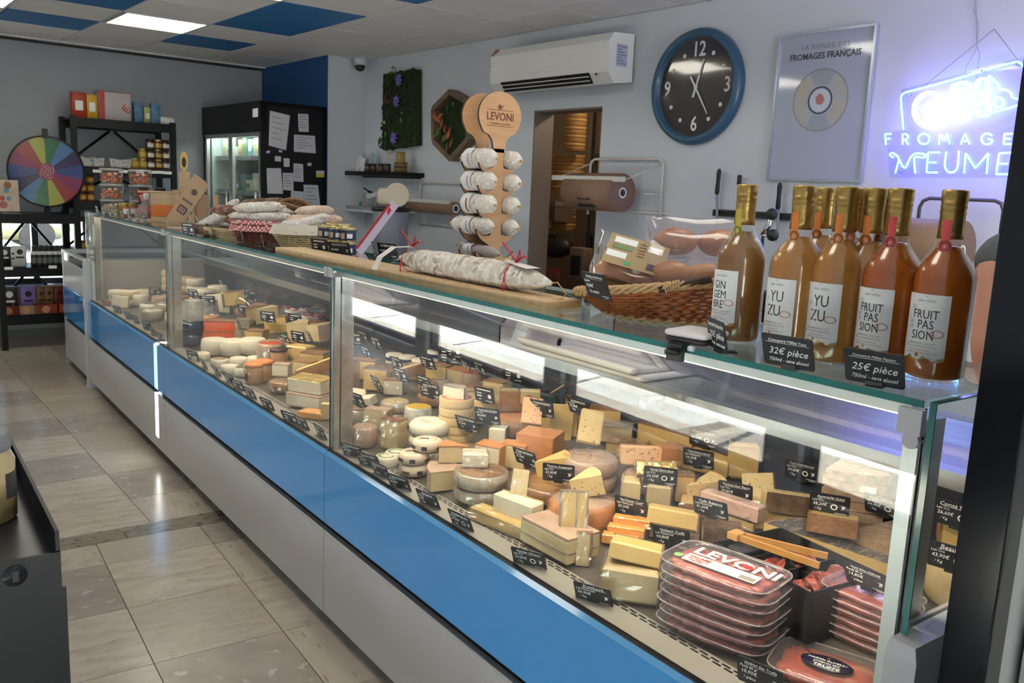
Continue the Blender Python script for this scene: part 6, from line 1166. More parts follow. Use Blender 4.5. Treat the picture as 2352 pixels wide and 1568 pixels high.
for k in range(5):
    o = tag(MB().lathe([(.046,0),(.047,.001),(.047,.0225),(.045,.0235),(.0001,.0235)], 28).build('veneer_box', VEN, None, up(b_,.0242*k), (0,0,0), SC3(b_)), '%s round veneer cheese box from the bottom of the tall stack' % ORD[k], 'box', 'stack of veneer boxes'); MB().lathe([(.0475,.013),(.0478,.0235)], 28, None, 0, 2*PI, False).build('lid_band', VEN, o)
    if k == 4: ring(.030,.042, 28).build('lid_print', mat('lid_red', (.40,.12,.10), .5), o, (0,0,.0238), (PI/2,0,0))
wedge('half round cheese lying on the veneer boxes', up(b_,.1215), 20, .035, .030, 170, 'white', 'grey')
slab('white-centred block with orange rind behind the grey tomme', D(1128,1078), -62, (.068,.050,.066), 'white', 'orange', 'tbr'); slab('thick wedge with orange rind right of the white-centred block', D(1182,1072), -50, (.060,.058,.062), 'pale', 'orange', 'trb', (0,0), taper=.7); wheel('peppered herb-coated round cheese behind the paper-wrapped pile', D(1072,1060), .036, .040, 'herb', 'herb')
slab('big block with brown-orange rind behind the orange-rind cheeses', D(1238,1062), -58, (.095,.085,.078), 'peach', 'orange', 'tfbr'); slab('orange speckled slice leaning on the big brown-orange block', up(D(1216,1035),.070), -30, (.050,.018,.072), 'peach', 'brown', 't', (-32,8))
b_ = D(1352,1118); wheel('lower of two stacked pinkish-grey tomme wheels', b_, .072, .042, 'pink', 'pink'); wheel('upper of two stacked pinkish-grey tomme wheels', up(b_,.043), .072, .044, 'pink', 'pink'); slab('creamy slice leaning on the stacked tomme wheels', up(D(1345,1100),.088), -35, (.052,.020,.080), 'speck', 'pink', 'rb', (-30,10))
b_ = D(1258,1138); wheel('flat brown cheese wheel under a yellow wedge', b_, .072, .034, 'brown_w', 'brown_w'); wedge('yellow wedge with reddish-brown rind on the flat brown wheel', up(D(1278,1122),.036), -25, .085, .042, 40, 'yellow', 'brown', (0,-14), False)
b_ = D(1335,1208); wheel('film-wrapped orange cheese wheel with white rim', b_, .082, .068, 'orange', 'pink'); wedge('bright yellow wedge with orange rind resting on the orange wheel', up(D(1352,1195),.071), -20, .080, .050, 52, 'speck', 'orange', (0,-18), False)
slab('tall pale cantal piece, left of two under the gold-wrapped slab', D(1448,1152), -48, (.048,.048,.062), 'pale', 'pink', 'l'); slab('tall cantal piece in film, right of two under the gold-wrapped slab', D(1512,1160), -48, (.060,.050,.058), 'pale_w', 'brown_w', 'br'); slab('gold-wrapped cheese slab on the cantal pieces', up(D(1500,1150),.064), -38, (.098,.060,.036), 'gold', None, '', (-24,0))
slab('wide orange speckled tomme slab under its slate tag', up(D(1470,1100),.040), -36, (.115,.040,.052), 'peach', 'orange', 'r', (-10,0)); slab('rind end of the orange speckled tomme', up(D(1528,1095),.038), -30, (.045,.050,.048), 'peach', 'orange', 'trf'); wheel('big pale wheel carrying the orange speckled tomme', D(1490,1118), .072, .036, 'pink', 'pink')
slab('small brown-orange wrapped piece right of the cantal', D(1568,1148), -40, (.045,.045,.070), 'honey', 'brown_w', 'tr'); wedge('speckled wild-garlic tomme wedge', D(1625,1150), -15, .10, .058, 42, 'speck', 'orange', (0,-12), False); slab('dark-rind wedge under the wild-garlic tomme', D(1600,1175), -50, (.080,.070,.030), 'honey', 'brown', 'fr')
slab('wide yellow truffle cheese slice with dark rind', up(D(1540,1225),.020), -48, (.115,.080,.040), 'yellow', 'purple', 'br', (-14,4)); slab('purple-brown rind block under the truffle slice', D(1548,1222), -48, (.110,.085,.020), 'pale_w', 'purple', 'fbr')
for k in range(3): slab('%s film-wrapped orange chester stick' % ('front','middle','rear')[k], up(D(1425+12*k,1252-9*k),.004+.012*k), -52, (.085,.026,.022), 'orange')
slab('rough dark-rind wedge under the vully tag', D(1655,1245), -45, (.085,.060,.042), 'honey', 'flower', 'tfr'); slab('long pinkish cheese bar lying towards the wooden tongs', up(D(1678,1205),.030), -82, (.155,.036,.038), 'pink'); slab('block under the long pinkish bar', D(1690,1200), -82, (.120,.050,.030), 'honey', 'brown', 'b')
slab('speckled tomme slice leaning at the left of the flower-rind wedge', up(D(1745,1180),.012), -48, (.075,.018,.088), 'speck', 'flower', 'r', (-34,-8)); slab('flower-rind tomme wedge with speckled top', up(D(1805,1190),.018), -42, (.115,.062,.044), 'speck', 'flower', 'rf', (-8,4)); slab('flat wrapped block under the flower-rind wedge', D(1790,1205), -45, (.13,.08,.018), 'honey')
for k, (px, py, l, w_, h, pa, ri) in enumerate(((1400,1010,.12,.07,.045,'pale_w','grey_w'),(1440,1040,.09,.07,.03,'honey','brown_w'),(1250,985,.07,.05,.05,'yellow','brown'),(1395,985,.10,.05,.06,'yellow','brown'),(1100,930,.08,.06,.06,'honey','brown'),(1140,925,.07,.05,.07,'pale','brown'),(1570,1060,.10,.07,.04,'honey','brown'),(1060,880,.08,.06,.05,'pale','orange'),(960,870,.08,.06,.05,'honey','brown'),(840,870,.09,.06,.07,'yellow','brown'),(885,870,.08,.05,.05,'pale_w','brown_w'),(1190,925,.07,.05,.04,'blue',None))): slab('%s filler block along the back rows of the near module' % ORD[k], D(px,py), -50-8*(k % 3), (l,w_,h), pa, ri, 't')
# appenzeller half wheel
b_ = D(1885,1300); APL = mat('printed_dark_label', (.05,.045,.05), .35, n=((.30,.24,.12), 30, .55, .62, (1,4,1)), n2=((.16,.14,.20), 55, .52, .6, (4,1,1)), coat=.7); a = PI; pl = [(0,-.145)]+[(.145*math.cos(-PI/2+PI*i/20), .145*math.sin(-PI/2+PI*i/20)) for i in range(21)]
o = tag(MB().prism(pl, 0, .055).build('half_cheese', P_['yellow_w'], None, b_, (0,0,math.radians(8))), 'half wheel of cheese with dark printed label on top, behind the black tray', 'cheese', GRP['w']); m = MB(); m.add([(x*1.01,y*1.01,z) for z in (0,.056) for x, y in pl[1:]], [(i,i+1,22+i,21+i) for i in range(20)], None, True); m.build('rind', R__['comte'], o); MB().prism([(x*.97+.002,y*.96) for x, y in pl], .055, .0565).build('printed_label', APL, o)
slab('cheese wedge with brown rind lying on the printed half wheel', up(D(1905,1280),.058), -60, (.10,.075,.038), 'yellow', 'brown', 'lf', (-10,0))
wedge('abondance wedge with knobbly brown rind at the right end', D(2035,1275), 195, .17, .058, 40, 'honey', 'comte', (0,0), True); slab('lower brown-rind block under the abondance wedge', up(D(2050,1310),.0), -75, (.16,.09,.035), 'honey', 'brown_w', 'f')
b_ = D(1955,1192)
for k in range(6):
    o = wedge('%s stacked comté plate from the bottom' % ORD[k], up(Vector((b_.x+(.004,-.006,.003,-.003,.006,-.004)[k], b_.y+(.0,.004,-.004,.005,-.002,.003)[k], b_.z)),.0228*k), 208+(-7,4,-2,9,-5,12)[k], .165+.008*(k % 2), .0195, 48, 'yellow_w', 'comte', (0,0), True, 'comte_plate')
    if k in (1,4,3): S = sf(b_); l = MB(); l.lathe([(.173*S,.002*S),(.173*S,.017*S)], 6, Matrix.Translation((-(.165+.008*(k % 2))*S*.55,0,0)), .10, .30, False); lo = l.build('rind_label', PAPER, o)
slab('tall comté block with dark film top at the back', D(1708,1092), -45, (.085,.085,.100), 'yellow', None, ''); slab('dark film lying on the tall comté block', up(D(1705,1090),.102), -45, (.088,.088,.012), 'black', None, ''); slab('flat comté block behind the ail tag', D(1630,1078), -70, (.13,.09,.045), 'yellow', 'brown', 'b')
slab('long yellow block along the back of the case', D(1540,1030), -84, (.17,.06,.055), 'yellow', 'brown_w', 't'); slab('low wide wrapped wheel cut under the long yellow block', D(1500,1062), -84, (.20,.09,.022), 'honey'); slab('black wedge-shaped stand at the back', D(1790,1085), -60, (.07,.05,.10), 'black', None, '', (0,0), 'black_stand', 1, 'stand')
slab('film-wrapped yellow block under the savoie tag', D(1330,945), -50, (.070,.055,.050), 'yellow_w', 'brown', 't'); slab('big wrapped rind piece below the savoie tag', D(1355,975), -60, (.085,.075,.035), 'pale_w', 'grey_w', 't'); slab('upright yellow slice in the middle of the case', D(1285,1010), -34, (.060,.014,.095), 'yellow', None, '', (-8,3)); slab('second upright yellow slice right behind the first', D(1302,1003), -34, (.055,.014,.085), 'yellow', 'brown', 'r', (-8,-3))
o = tag(MB().lathe([(.030,0),(.034,.004),(.035,.045),(.030,.055),(.030,.060),(.0001,.060)], 20).build('green_pot', mat('green_glass', (.012,.03,.02), .12), None, D(1262,948), (0,0,0), SC3(D(1262,948))), 'dark green pot with a spoon at the back', 'pot'); MB().cyl((0,0,.058), (.05,-.035,.10), .003, n=6).build('spoon', STRAW, o)
slab('yellow wedge with brown rind leaning on a big wheel', up(D(1178,975),.040), -25, (.085,.030,.055), 'yellow', 'brown', 'fb', (-8,0), taper=.5); slab('second yellow wedge leaning right of the first', up(D(1215,970),.035), -35, (.055,.030,.060), 'pale', 'brown', 'r'); wheel('large orange-brown wheel under two yellow wedges', D(1180,990), .072, .042, 'brown', 'orange'); wheel('tall film-wrapped yellow wheel at the back', D(1115,962), .068, .070, 'honey', 'honey'); slab('pale tall piece with film behind the yellow wedges', D(1168,945), -40, (.05,.02,.07), 'pale_w')
slab('small blue-green crumbly piece with a tag', D(1145,1030), -50, (.045,.040,.060), 'white', 'herb', 'rb')
for k in range(2): wheel('%s dark brown wrapped round box' % ('lower','upper')[k], up(D(1000,925),.034*k), .055, .033, 'brown_w', 'brown_w')
slab('long pale wedge leaning on the brown boxes', up(D(938,885),.030), -20, (.105,.040,.034), 'pale', 'brown', 'f', (0,-16), taper=.7); slab('block of yellow cheese at the back left of the brown boxes', D(1010,878), -60, (.075,.060,.062), 'yellow', 'brown', 't'); slab('tall wrapped wedge with brown top right of the post', D(868,895), -50, (.080,.055,.075), 'honey', 'brown_w', 't'); slab('wrapped pale piece before the tall brown-topped wedge', D(905,905), -40, (.06,.04,.05), 'white_w', 'brown', 't')
slab('tall gold-topped cheese right behind the steel post', D(795,895), -50, (.07,.06,.105), 'pink', 'gold', 't'); slab('white folded paper packet beside the post', up(D(817,925),.0), -20, (.050,.040,.045), 'white', None, '', (20,10)); slab('second white folded packet beside the post', D(848,930), -60, (.045,.035,.030), 'white', None, '', (10,-12))
for k in range(2): wheel('%s film-wrapped round cheese behind the first slate tags' % ('lower','upper')[k], up(D(908,968),.032*k), .043, .031, 'grey_w', 'pale_w')
wheel('film-wrapped round by the post', D(830,968), .040, .040, 'grey_w', 'brown_w'); slab('wrapped bumpy pale cheese left of the white rings', D(868,985), -50, (.07,.045,.06), 'pale_w', 'pink', 'tr'); wheel('blue-patterned tub with yellow lid left of the veneer boxes', D(960,975), .040, .055, 'blue', YLAB); 
o = wheel('red and white pot under the back tags', D(1087,885), .040, .045, 'pink', 'red'); slab('flat packets at the back under the window glare', D(1130,895), -70, (.09,.06,.02), 'blue'); slab('orange slice lying before the green pot', D(1222,935), -60, (.06,.04,.02), 'orange')
for k, (px, py) in enumerate(((905,845),(935,850),(965,858),(1000,838))):
    for i in range(2): o = tag(MB().lathe([(.030,0),(.031,.002),(.031,.024),(.028,.026),(.0001,.026)], 18).build('small_pot', R__['white'], None, up(D(px,py),.027*i), (0,0,0), SC3(D(px,py))), '%s glossy little pot at the back near the post, %s layer' % (ORD[k], ('lower','upper')[i]), 'pot', 'little pots at the back'); MB().lathe([(.0315,.004),(.0315,.016)], 18, None, 0, 2*PI, False).build('label_band', NAVY, o)
# ---- middle module
for k, (px, py) in enumerate(((492,812),(536,815),(582,812))): wheel('%s of three white-rind drums behind the front tags' % ('left','middle','right')[k], D(px,py), .050, .062, 'white', 'white')
for k in range(2): wheel('%s navy waxed cheese left of the orange halves' % ('lower','upper')[k], up(D(437,790),.050*k), .062, .049, 'navy', 'navy')
wedge('blue-veined wedge standing on the navy cheese', up(D(440,790),.102), -60, .085, .085, 60, 'white_w', 'blue'); 
for k, (px, py, h) in enumerate(((510,782,.0),(512,780,.043))): wedge('%s bright orange mimolette half' % ('lower','upper')[k], up(D(px,py),h), 60, .070, .042, 180, 'red', 'brown', (0,0), True, 'mimolette')
wheel('orange drum behind the mimolette halves', D(480,768), .045, .085, 'orange', 'orange'); wheel('small glass pot before the mimolette', D(462,775), .028, .06, 'honey', 'honey')
for k, (px, py, rd) in enumerate(((505,842,'brown_w'),(548,840,'white'),(528,858,'white'),(560,862,'herb'),(462,828,'white'),(588,838,'white'),(600,858,'white'))): wheel('small round goat cheese, %s of the group before the white drums' % ORD[k], D(px,py), .034, .032, 'white' if k != 6 else 'pale', rd)
def clipjar(label, p, lid):
    o = thing('clip_jar', label, 'jar', p, 0, 'clip-top jars'); o.scale = SC3(p); MB().lathe([(.030,0),(.033,.004),(.033,.055),(.029,.062)], 20).build('glass', mat('jar_terrine', (.38,.20,.10), .15, coat=.6), o); MB().lathe([(.034,.060),(.035,.064),(.034,.070),(.026,.073),(.0001,.073)], 20).build('lid', lid, o); MB().lathe([(.0335,.010),(.0335,.035)], 10, None, PI-.9, PI+.5).build('label_band', DLAB, o); MB().tube([(-.036,0,.040),(-.040,0,.055),(-.036,0,.066)], .0015, 5).build('wire_clip', STEEL, o)
clipjar('clip-top jar with orange seal before the red-topped drum', D(606,872), mat('jar_seal', (.60,.20,.06), .4)); clipjar('dark red clip-top jar behind the orange-sealed one', D(640,842), mat('seal_black', (.05,.02,.02), .4)); clipjar('small clip-top jar at the left of the front tags', D(585,878), MATS['jar_seal'])
wheel('drum cheese with red top beside the clip jars', up(D(622,838),.0), .050, .085, 'pink', 'red'); slab('ivory block with pinkish rind before the clip jars', up(D(648,885),.035), -40, (.055,.045,.042), 'white', 'pink', 'tr'); wheel('brown wrapped round under the ivory block', D(655,895), .055, .034, 'brown_w', 'brown_w')
slab('lower white brie half left of the steel post', D(712,932), -62, (.13,.075,.042), 'white', 'pink', 't'); slab('upper brie half with yellowish rind left of the post', up(D(716,928),.043), -60, (.125,.075,.044), 'white', 'gold', 't', (4,0)); slab('long pale wedge leaning behind the brie halves', up(D(735,900),.060), -30, (.14,.040,.040), 'yellow', 'brown', 'f', (0,-22)); slab('orange slice under the brie halves', D(722,958), -55, (.085,.05,.020), 'orange'); slab('tiny upright piece at the foot of the steel post', D(750,962), -40, (.03,.02,.05), 'pale')
for k, (px, py, h, r, an, pa, ri) in enumerate(((640,778,.03,.10,34,'yellow','brown'),(615,765,.05,.10,30,'pale','brown'),(545,728,.06,.10,34,'yellow','brown'),(500,730,.05,.11,40,'white','pink'),(470,742,.04,.12,50,'white_w','blue'),(690,790,.03,.09,60,'pale','brown'),(590,748,.03,.10,50,'honey','brown'),(735,792,.02,.11,70,'pale','pink'))): wedge('%s cut wedge among the cheeses in the middle of the case' % ORD[k], up(D(px,py),h), (-30,10,-20,-40,-60,-10,20,-50)[k], r, .065, an, pa, ri, (0,-8), k % 2 == 0)
for k, (px, py, l, w_, h, pa, ri) in enumerate(((690,825,.09,.07,.055,'yellow','pale_w'),(725,845,.09,.07,.06,'yellow_w','brown'),(668,812,.07,.06,.05,'pale','brown'),(640,800,.10,.07,.03,'white','pink'),(700,860,.08,.05,.05,'pale','brown'),(590,790,.08,.06,.06,'honey','brown'),(655,760,.10,.06,.05,'pale','brown'),(560,780,.06,.05,.09,'grey_w','grey_w'),(735,760,.09,.06,.04,'honey','brown'),(615,728,.10,.08,.05,'pale_w','pink'))): slab('%s cheese block among the wedges in the middle of the case' % ORD[k], D(px,py), -55+7*(k % 4), (l,w_,h), pa, ri if ri in R__ else None, 't' if ri in R__ else '')
b_ = D(580,735); o = thing('glass_cloche', 'clear dome cloche with gold rim over a cheese', 'cloche', up(b_,0)); MB().lathe([(.105,.0),(.105,.06),(.095,.11),(.07,.15),(.035,.172),(.0001,.178)], 32).build('dome', glassmat('cloche_glass', (.93,.93,.93), 1.6), o); MB().ball((0,0,.190), .013, None, 10).build('knob', CLEAR, o); MB().lathe([(.106,.0),(.108,.004),(.106,.008)], 32, None, 0, 2*PI, False).build('rim_band', GOLD, o)
wheel('big brown cheese under the glass cloche', up(b_,.002), .080, .055, 'brown_w', 'brown_w')
for k, (px, py, ml) in enumerate(((690,735,'pink slices'),(725,748,'dark slices'),(655,728,'sausage pieces'))):
    o = thing('meat_plate', 'white oval plate of %s at the back of the case' % ml, 'plate', up(D(px,py),.03), -.6, 'plates of cured meat'); MB().lathe([(.05,-.03),(.06,0),(.085,.012),(.088,.014),(.06,.004),(.0001,.004)], 24).build('plate', PAPER, o)
    for i in range(5): MB().lathe([(.028,0),(.03,.004),(.0001,.006)], 12).build('meat_slice', (P_['pink'], mat('cured_meat', (.25,.04,.04), .35, coat=.5, n=((.45,.18,.15), 20, .5, .62)))[k > 0], o, (.04*math.cos(i*1.26), .04*math.sin(i*1.26), .008+.004*i), (.3,.2,i))
# ---- far module
for k, (px, py, r, h, s_, tp, st) in enumerate(((270,700,.045,.04,'white','white',2),(300,702,.045,.04,'pale','white',2),(345,712,.050,.035,'white','herb',1),(322,700,.045,.06,'white','grey',1),(370,700,.045,.05,'pink','pink',1),(395,668,.055,.04,'pale','pale',3),(420,672,.060,.045,'pale','pale',2),(450,672,.050,.040,'white','pale',2),(440,700,.045,.035,'white','white',1),(470,697,.055,.04,'white','pale',2),(500,690,.05,.04,'white','white',2),(528,690,.05,.05,'honey','honey',1),(385,722,.06,.06,'grey_w','grey_w',1),(350,735,.05,.05,'grey_w','white',1),(405,745,.05,.06,'pale_w','blue',1),(420,760,.045,.05,'white','blue',1),(255,702,.04,.03,'brown_w','brown_w',1),(330,690,.05,.03,'honey','pale',2))):
    for i in range(st): wheel('%s cheese stack from the left in the far module%s' % (ORD[k % 12]+(' rear' if k > 11 else ''), '' if st == 1 else ', '+('bottom','middle','top')[i if st == 3 else (0 if i == 0 else 2)]+' one'), up(D(px,py),h*1.02*i), r, h, s_, tp)
for k, (px, py) in enumerate(((268,706),(284,709),(312,694),(330,694))): slab('%s small white paper packet in the far module' % ORD[k], D(px,py), -36, (.05,.02,.065), 'white', None, '', (-12,0))
for k, (px, py, pa, ri) in enumerate(((430,722,'peach','pink'),(455,715,'white_w','grey'),(485,716,'pale','brown'),(520,718,'white','blue'),(410,706,'peach','orange'),(545,712,'pale','brown'))): slab('%s cut piece between the far stacks and the cloche' % ORD[k], D(px,py), -30-9*k, (.09,.06,.06), pa, ri, 'tr')
TW = .0856
# ================================================================ slate tags in the case
def dtag(px, py, slope, w_, label, *a, h=0, **k): p = D(px, py); p.z += h*sf(p); w_ = TW; k.setdefault('tilt', .42 if slope > .36 else .25); return price_tag(p, face(p, slope*.68), w_, label, *a, **k)
def xtag(px, py, slope, w_, x, label, *a, **k): p = atx(px, py, x); return price_tag(p, face(p, slope), w_, label, *a, **k)
# (px, py of the lower edge, height above deck)
T = [(990,1168,.62,.058,'slate tag reading Angelot before the low pale wedge','Angelot','Lait Cru','20€','/ Kg',0,0),
 (1065,1218,.68,.062,'slate tag of the parmesan at the front edge','Parmesan 24 mois','Lait Cru','39,90€','/ Kg',0,1),
 (1218,1305,.38,.070,'slate tag of the morbier at the front edge','Morbier 120 jours','Lait Cru','24,80€','/ Kg',0,1),
 (1365,1388,.42,.074,'slate tag reading Kaltbach at the front edge','Kaltbach','Lait Pasteurisé','35,90€','/ Kg',0,0),
 (1210,1113,.50,.058,'slate tag behind the upright parmesan slice','Meule du Revard','Lait Cru','27,90€','/ Kg',.045,0),
 (1280,1155,.16,.074,'slate tag reading Tomme Ancestrale','Tomme Ancestrale','Lait Cru','33,80€','/ Kg',.055,0),
 (1448,1222,.36,.075,'slate tag above the orange chester sticks','Red Chester "Loyal"','Lait Pasteurisé','23,20€','/ Kg',.035,0),
 (1512,1165,.17,.080,'slate tag below the gold-wrapped slab','Cantal Entre deux','Lait Cru','24,30€','/ Kg',.055,1),
 (1484,1050,-.02,.074,'slate tag on the orange speckled tomme','Tomme Vache Espelette','Lait Pasteurisé','27,90€','/ Kg',.115,0),
 (1328,1046,.42,.060,'slate tag on the stacked tomme wheels','Saint Nectaire Fermier','Lait Cru','27,80€','/ Kg',.105,0),
 (1242,1028,.30,.060,'slate tag on the big brown-orange block','Montagnette Espelette','Lait Cru','40,90€','/ Kg',.082,0),
 (1118,1034,.22,.060,'slate tag on the white-centred block','Amourette Fermière','Lait Cru','40,80€','/ Kg',.070,0),
 (1075,1034,.40,.056,'slate tag left of the white-centred block','Tomme Chèvre Basque','Lait Cru','44,20€','/ Kg',.05,0),
 (988,973,.30,.056,'slate tag in the upper white ring cheese','Jéhélon Pur Brebis','Lait Cru','5,90€','/ pièce',.075,0),
 (814,1053,.38,.056,'slate tag right of the steel post at the front edge','Tomme Brebis Basque','Lait Cru','33,90€','/ Kg',0,0),
 (852,1076,.40,.055,'slate tag before the upright gold-brown wedge','Pavé Saint Papillon','Lait Cru','6,50€','/ pièce',0,0),
 (880,1099,.70,.055,'slate tag before the paper-wrapped pile','Banon Chèvre AOP','Lait Cru','7€','/ pièce',0,0),
 (922,1128,.50,.060,'slate tag reading La Buche Auvergnat','La Buche Auvergnat','Lait Cru','20,80€','/ Kg',0,0),
 (1320,912,.12,.060,'slate tag at the back reading Tomme de Savoie','Tomme de Savoie IGP','Lait Cru','20,40€','/ Kg',.055,1),
 (1528,1013,.28,.058,'slate tag on the long yellow back block','Fleur du Pays Basque Bio','Lait Cru','31,60€','/ Kg',.058,0),
 (1612,1068,.30,.062,'slate tag before the tall comté block','Comté 24 mois','Lait Cru','40,00€','/ Kg',.05,1),
 (1600,1122,.30,.068,'slate tag reading Tomme Fermière Ail des Ours','Tomme Fermière Ail des Ours','Lait Pasteurisé','34,20€','/ Kg',.055,0),
 (1685,1186,.30,.068,'slate tag reading Tomme Aux Fleurs','Tomme Aux Fleurs','Lait Cru','29,80€','/ Kg',.035,0),
 (1835,1155,.36,.068,'slate tag before the comté plates','Comté 18 mois Réservation','Lait Cru','34,80€','/ Kg',.055,1),
 (1630,1232,.38,.068,'slate tag reading Vully Réserve','Vully Réserve','Lait Pasteurisé','41,60€','/ Kg',.045,0),
 (1540,1272,.30,.080,'slate tag reading Kaltbach Truffe','Kaltbach Truffe','Lait Pasteurisé','44,80€','/ Kg',.012,0),
 (1893,1270,.26,.080,'slate tag on the printed half wheel','Appenzeller Suisse','Lait Cru','38,20€','/ Kg',.085,1),
 (2022,1248,.42,.080,'slate tag on the knobbly abondance wedge','Abondance Fermier Été','Lait Cru','34,90€','/ Kg',.062,1)]
for px, py, s_, w_, lb, ti, su, pr, un, h, se in T: dtag(px, py, s_, w_, lb, ti, su, pr, un, seal=bool(se), h=h)
rest = [(1112,990,.35,.050,'behind the crumbly piece',.08),(1040,930,.35,.050,'on the veneer boxes',.145),(1030,915,.2,.050,'behind the veneer boxes',.11),(978,938,.5,.050,'on the blue-patterned tub',.06),(924,922,.5,.050,'on the film-wrapped rounds',.065),(870,908,.8,.048,'before the tall brown-topped wedge',.02),(824,978,.5,.052,'on the pinkish drum',.058),(985,896,.4,.05,'on the dark brown boxes',.07),(916,868,.5,.05,'before the little pots',.03),(846,862,.6,.045,'left of the tall brown-topped wedge',.06),(868,838,.5,.05,'upper one right of the post',.06),(838,822,.5,.04,'highest right of the post',.06),(812,828,.1,.05,'nearest the post top',.06),(1075,878,.9,.05,'before the red and white pot',.03),(1105,912,.6,.05,'on the tall yellow wheel, left',.07),(1178,922,.25,.058,'on the tall yellow wheel, right',.06),(1236,908,.1,.055,'dark one behind the green pot',.06),(1182,870,.8,.05,'at the back under the bright glare',.04),(1240,978,.4,.05,'behind the upright yellow slices',.04),
 (446,832,.35,.062,'at the front left of the white drums',0),(474,850,1.1,.05,'second at the front of the middle module',0),(503,866,.9,.055,'third at the front of the middle module',0),(533,884,.55,.058,'fourth at the front of the middle module',0),(552,900,.45,.058,'fifth at the front of the middle module',0),(580,918,.6,.055,'sixth at the front of the middle module',0),(620,944,.6,.055,'seventh at the front of the middle module',0),(672,976,.45,.058,'eighth at the front of the middle module',0),(700,988,.7,.052,'ninth at the front of the middle module',0),(742,1008,1.0,.05,'last before the steel post',0),
 (617,788,.15,.062,'on the red-topped drum',.088),(552,788,1.0,.05,'right of the mimolette halves',.06),(680,778,.2,.055,'among the wedges near the brie',.06),(562,752,.25,.062,'on the wedges right of the mimolette',.06),(478,745,.05,.062,'above the orange drum',.09),(487,722,.05,.055,'on the far wedges',.06),(446,706,.2,.062,'blue-looking one between the far stacks',.05),(660,815,.5,.05,'behind the clip jars',.04),(687,816,.25,.05,'left of the yellow block',.05),(716,815,1.1,.05,'right of the yellow block',.05),(414,695,.4,.055,'in the far module by the pale stacks',.03),(358,692,.1,.065,'in the far module behind the packets',.03),(512,685,.6,.045,'at the far back before the cloche',.06),(532,712,1.1,.05,'left of the cloche',.04),(654,842,1.0,.045,'on the dark red jar',.07),
 (272,722,.3,.06,'first at the far front',0),(298,735,.4,.055,'second at the far front',0),(316,744,.5,.055,'third at the far front',0),(340,760,.35,.065,'fourth at the far front',0),(356,772,.6,.05,'fifth at the far front',0),(374,785,.6,.05,'sixth at the far front',0)]
for px, py, s_, w_, lb, h in rest: dtag(px, py, s_, w_, 'small slate tag '+lb, h=h)
# ================================================================ packed meat, near right
PFILM = glassmat('pack_film', (.95,.94,.96), 1.5, .05, .05, (.75,.7,.75)); SALM = mat('sliced_salami', (.46,.13,.11), .35, n=((.66,.32,.28), 70, .50, .60), n2=((.34,.07,.06), 12, .45, .65), coat=.4, bump=(60,.25)); HAMM = mat('raw_ham', (.42,.09,.06), .35, n=((.60,.30,.20), 8, .56, .66, (1,3,1)), n2=((.30,.05,.04), 14, .5, .65), coat=.5, bump=(25,.4))
def superell(w_, d_, k=5, n=36): return [(w_/2*abs(math.cos(a))**(2/k)*(1 if math.cos(a) >= 0 else -1), d_/2*abs(math.sin(a))**(2/k)*(1 if math.sin(a) >= 0 else -1)) for a in [2*PI*i/n for i in range(n)]]
def ringmesh(rings, cap0=True, cap1=True):
    m = MB(); n = len(rings[0][0]); m.add([(x,y,z) for P, z in rings for x, y in P], [(j*n+i, j*n+(i+1)%n, (j+1)*n+(i+1)%n, (j+1)*n+i) for j in range(len(rings)-1) for i in range(n)]+([tuple(range(n))[::-1]] if cap0 else [])+([tuple((len(rings)-1)*n+i for i in range(n))] if cap1 else []), None, True); return m
def sc(P, k): return [(x*k, y*k) for x, y in P]
def pack_meshes(w_, d_, h, meat):
    P = superell(w_, d_); tray = ringmesh([(sc(P,.88),0),(sc(P,.93),h*.5),(sc(P,.95),h*.85),(sc(P,1.0),h*.88),(sc(P,1.0),h*.95),(sc(P,.96),h*.97),(sc(P,.5),h*1.0)]).mesh('tray', PFILM)
    rr_ = random.Random(int(w_*1e4)); Q = [(x*(1+.05*math.sin(i*1.7)), y*(1+.06*math.sin(i*2.3))) for i, (x, y) in enumerate(superell(w_*.84, d_*.82, 4, 48))]
    mt = ringmesh([(sc(Q,.95),h*.08),(Q,h*.4),(sc(Q,.97),h*.72),(sc(Q,.6),h*.78),(sc(Q,.2),h*.74)]).mesh('sliced_meat', meat); rim_ = MB().tube([(x,y,h*.91) for x, y in P], .0014, 5, None, True).mesh('pack_rim', glassmat('rim_film', (.9,.9,.92), 1.6, .05, .3, (.7,.66,.74))); return tray, mt, rim_
def pack(nm, label, ms, p, rot, group, tilt=(0,0)):
    o = thing(nm, label, 'meat pack', p, (tilt[0], tilt[1], rot), group); place('tray', ms[0], o); place('sliced_meat', ms[1], o); place('pack_rim', ms[2], o); return o
SP = pack_meshes(.235, .150, .021, SALM); b_ = D(1655,1450); rot_ = face(b_, .40)
for k in range(7):
    o = pack('salami_pack', '%s sliced salami pack from the bottom of the stack' % ORD[k] if k < 6 else 'topmost sliced salami pack with white brand lettering', SP, (b_.x+.003*math.sin(k*2), b_.y+.003*math.cos(k*3), b_.z-.004+.0205*k), rot_+.03*math.sin(k*1.7), 'stack of salami packs', (.0,.0))
l = MB().bx((-.075,-.040,.0215), (.080,-.004,.0220)).build('label_strip', mat('label_ivory', (.68,.62,.56), .5), o)
write('LEVONI', .050, mat('label_lettering', (.78,.74,.72), .5), l, (.015,.018,.0222), (-PI/2,0,0), bold=.025, sx=1.05); write('SALAME', .013, mat('label_red', (.50,.03,.04), .5), l, (-.045,-.016,.0223), (-PI/2,0,0), bold=.01, shear=.2); write('CON PEPERONE', .006, MATS['label_red'], l, (-.045,-.026,.0223), (-PI/2,0,0), shear=.2); write('& BARBERA', .006, MATS['label_red'], l, (-.045,-.033,.0223), (-PI/2,0,0), shear=.2)
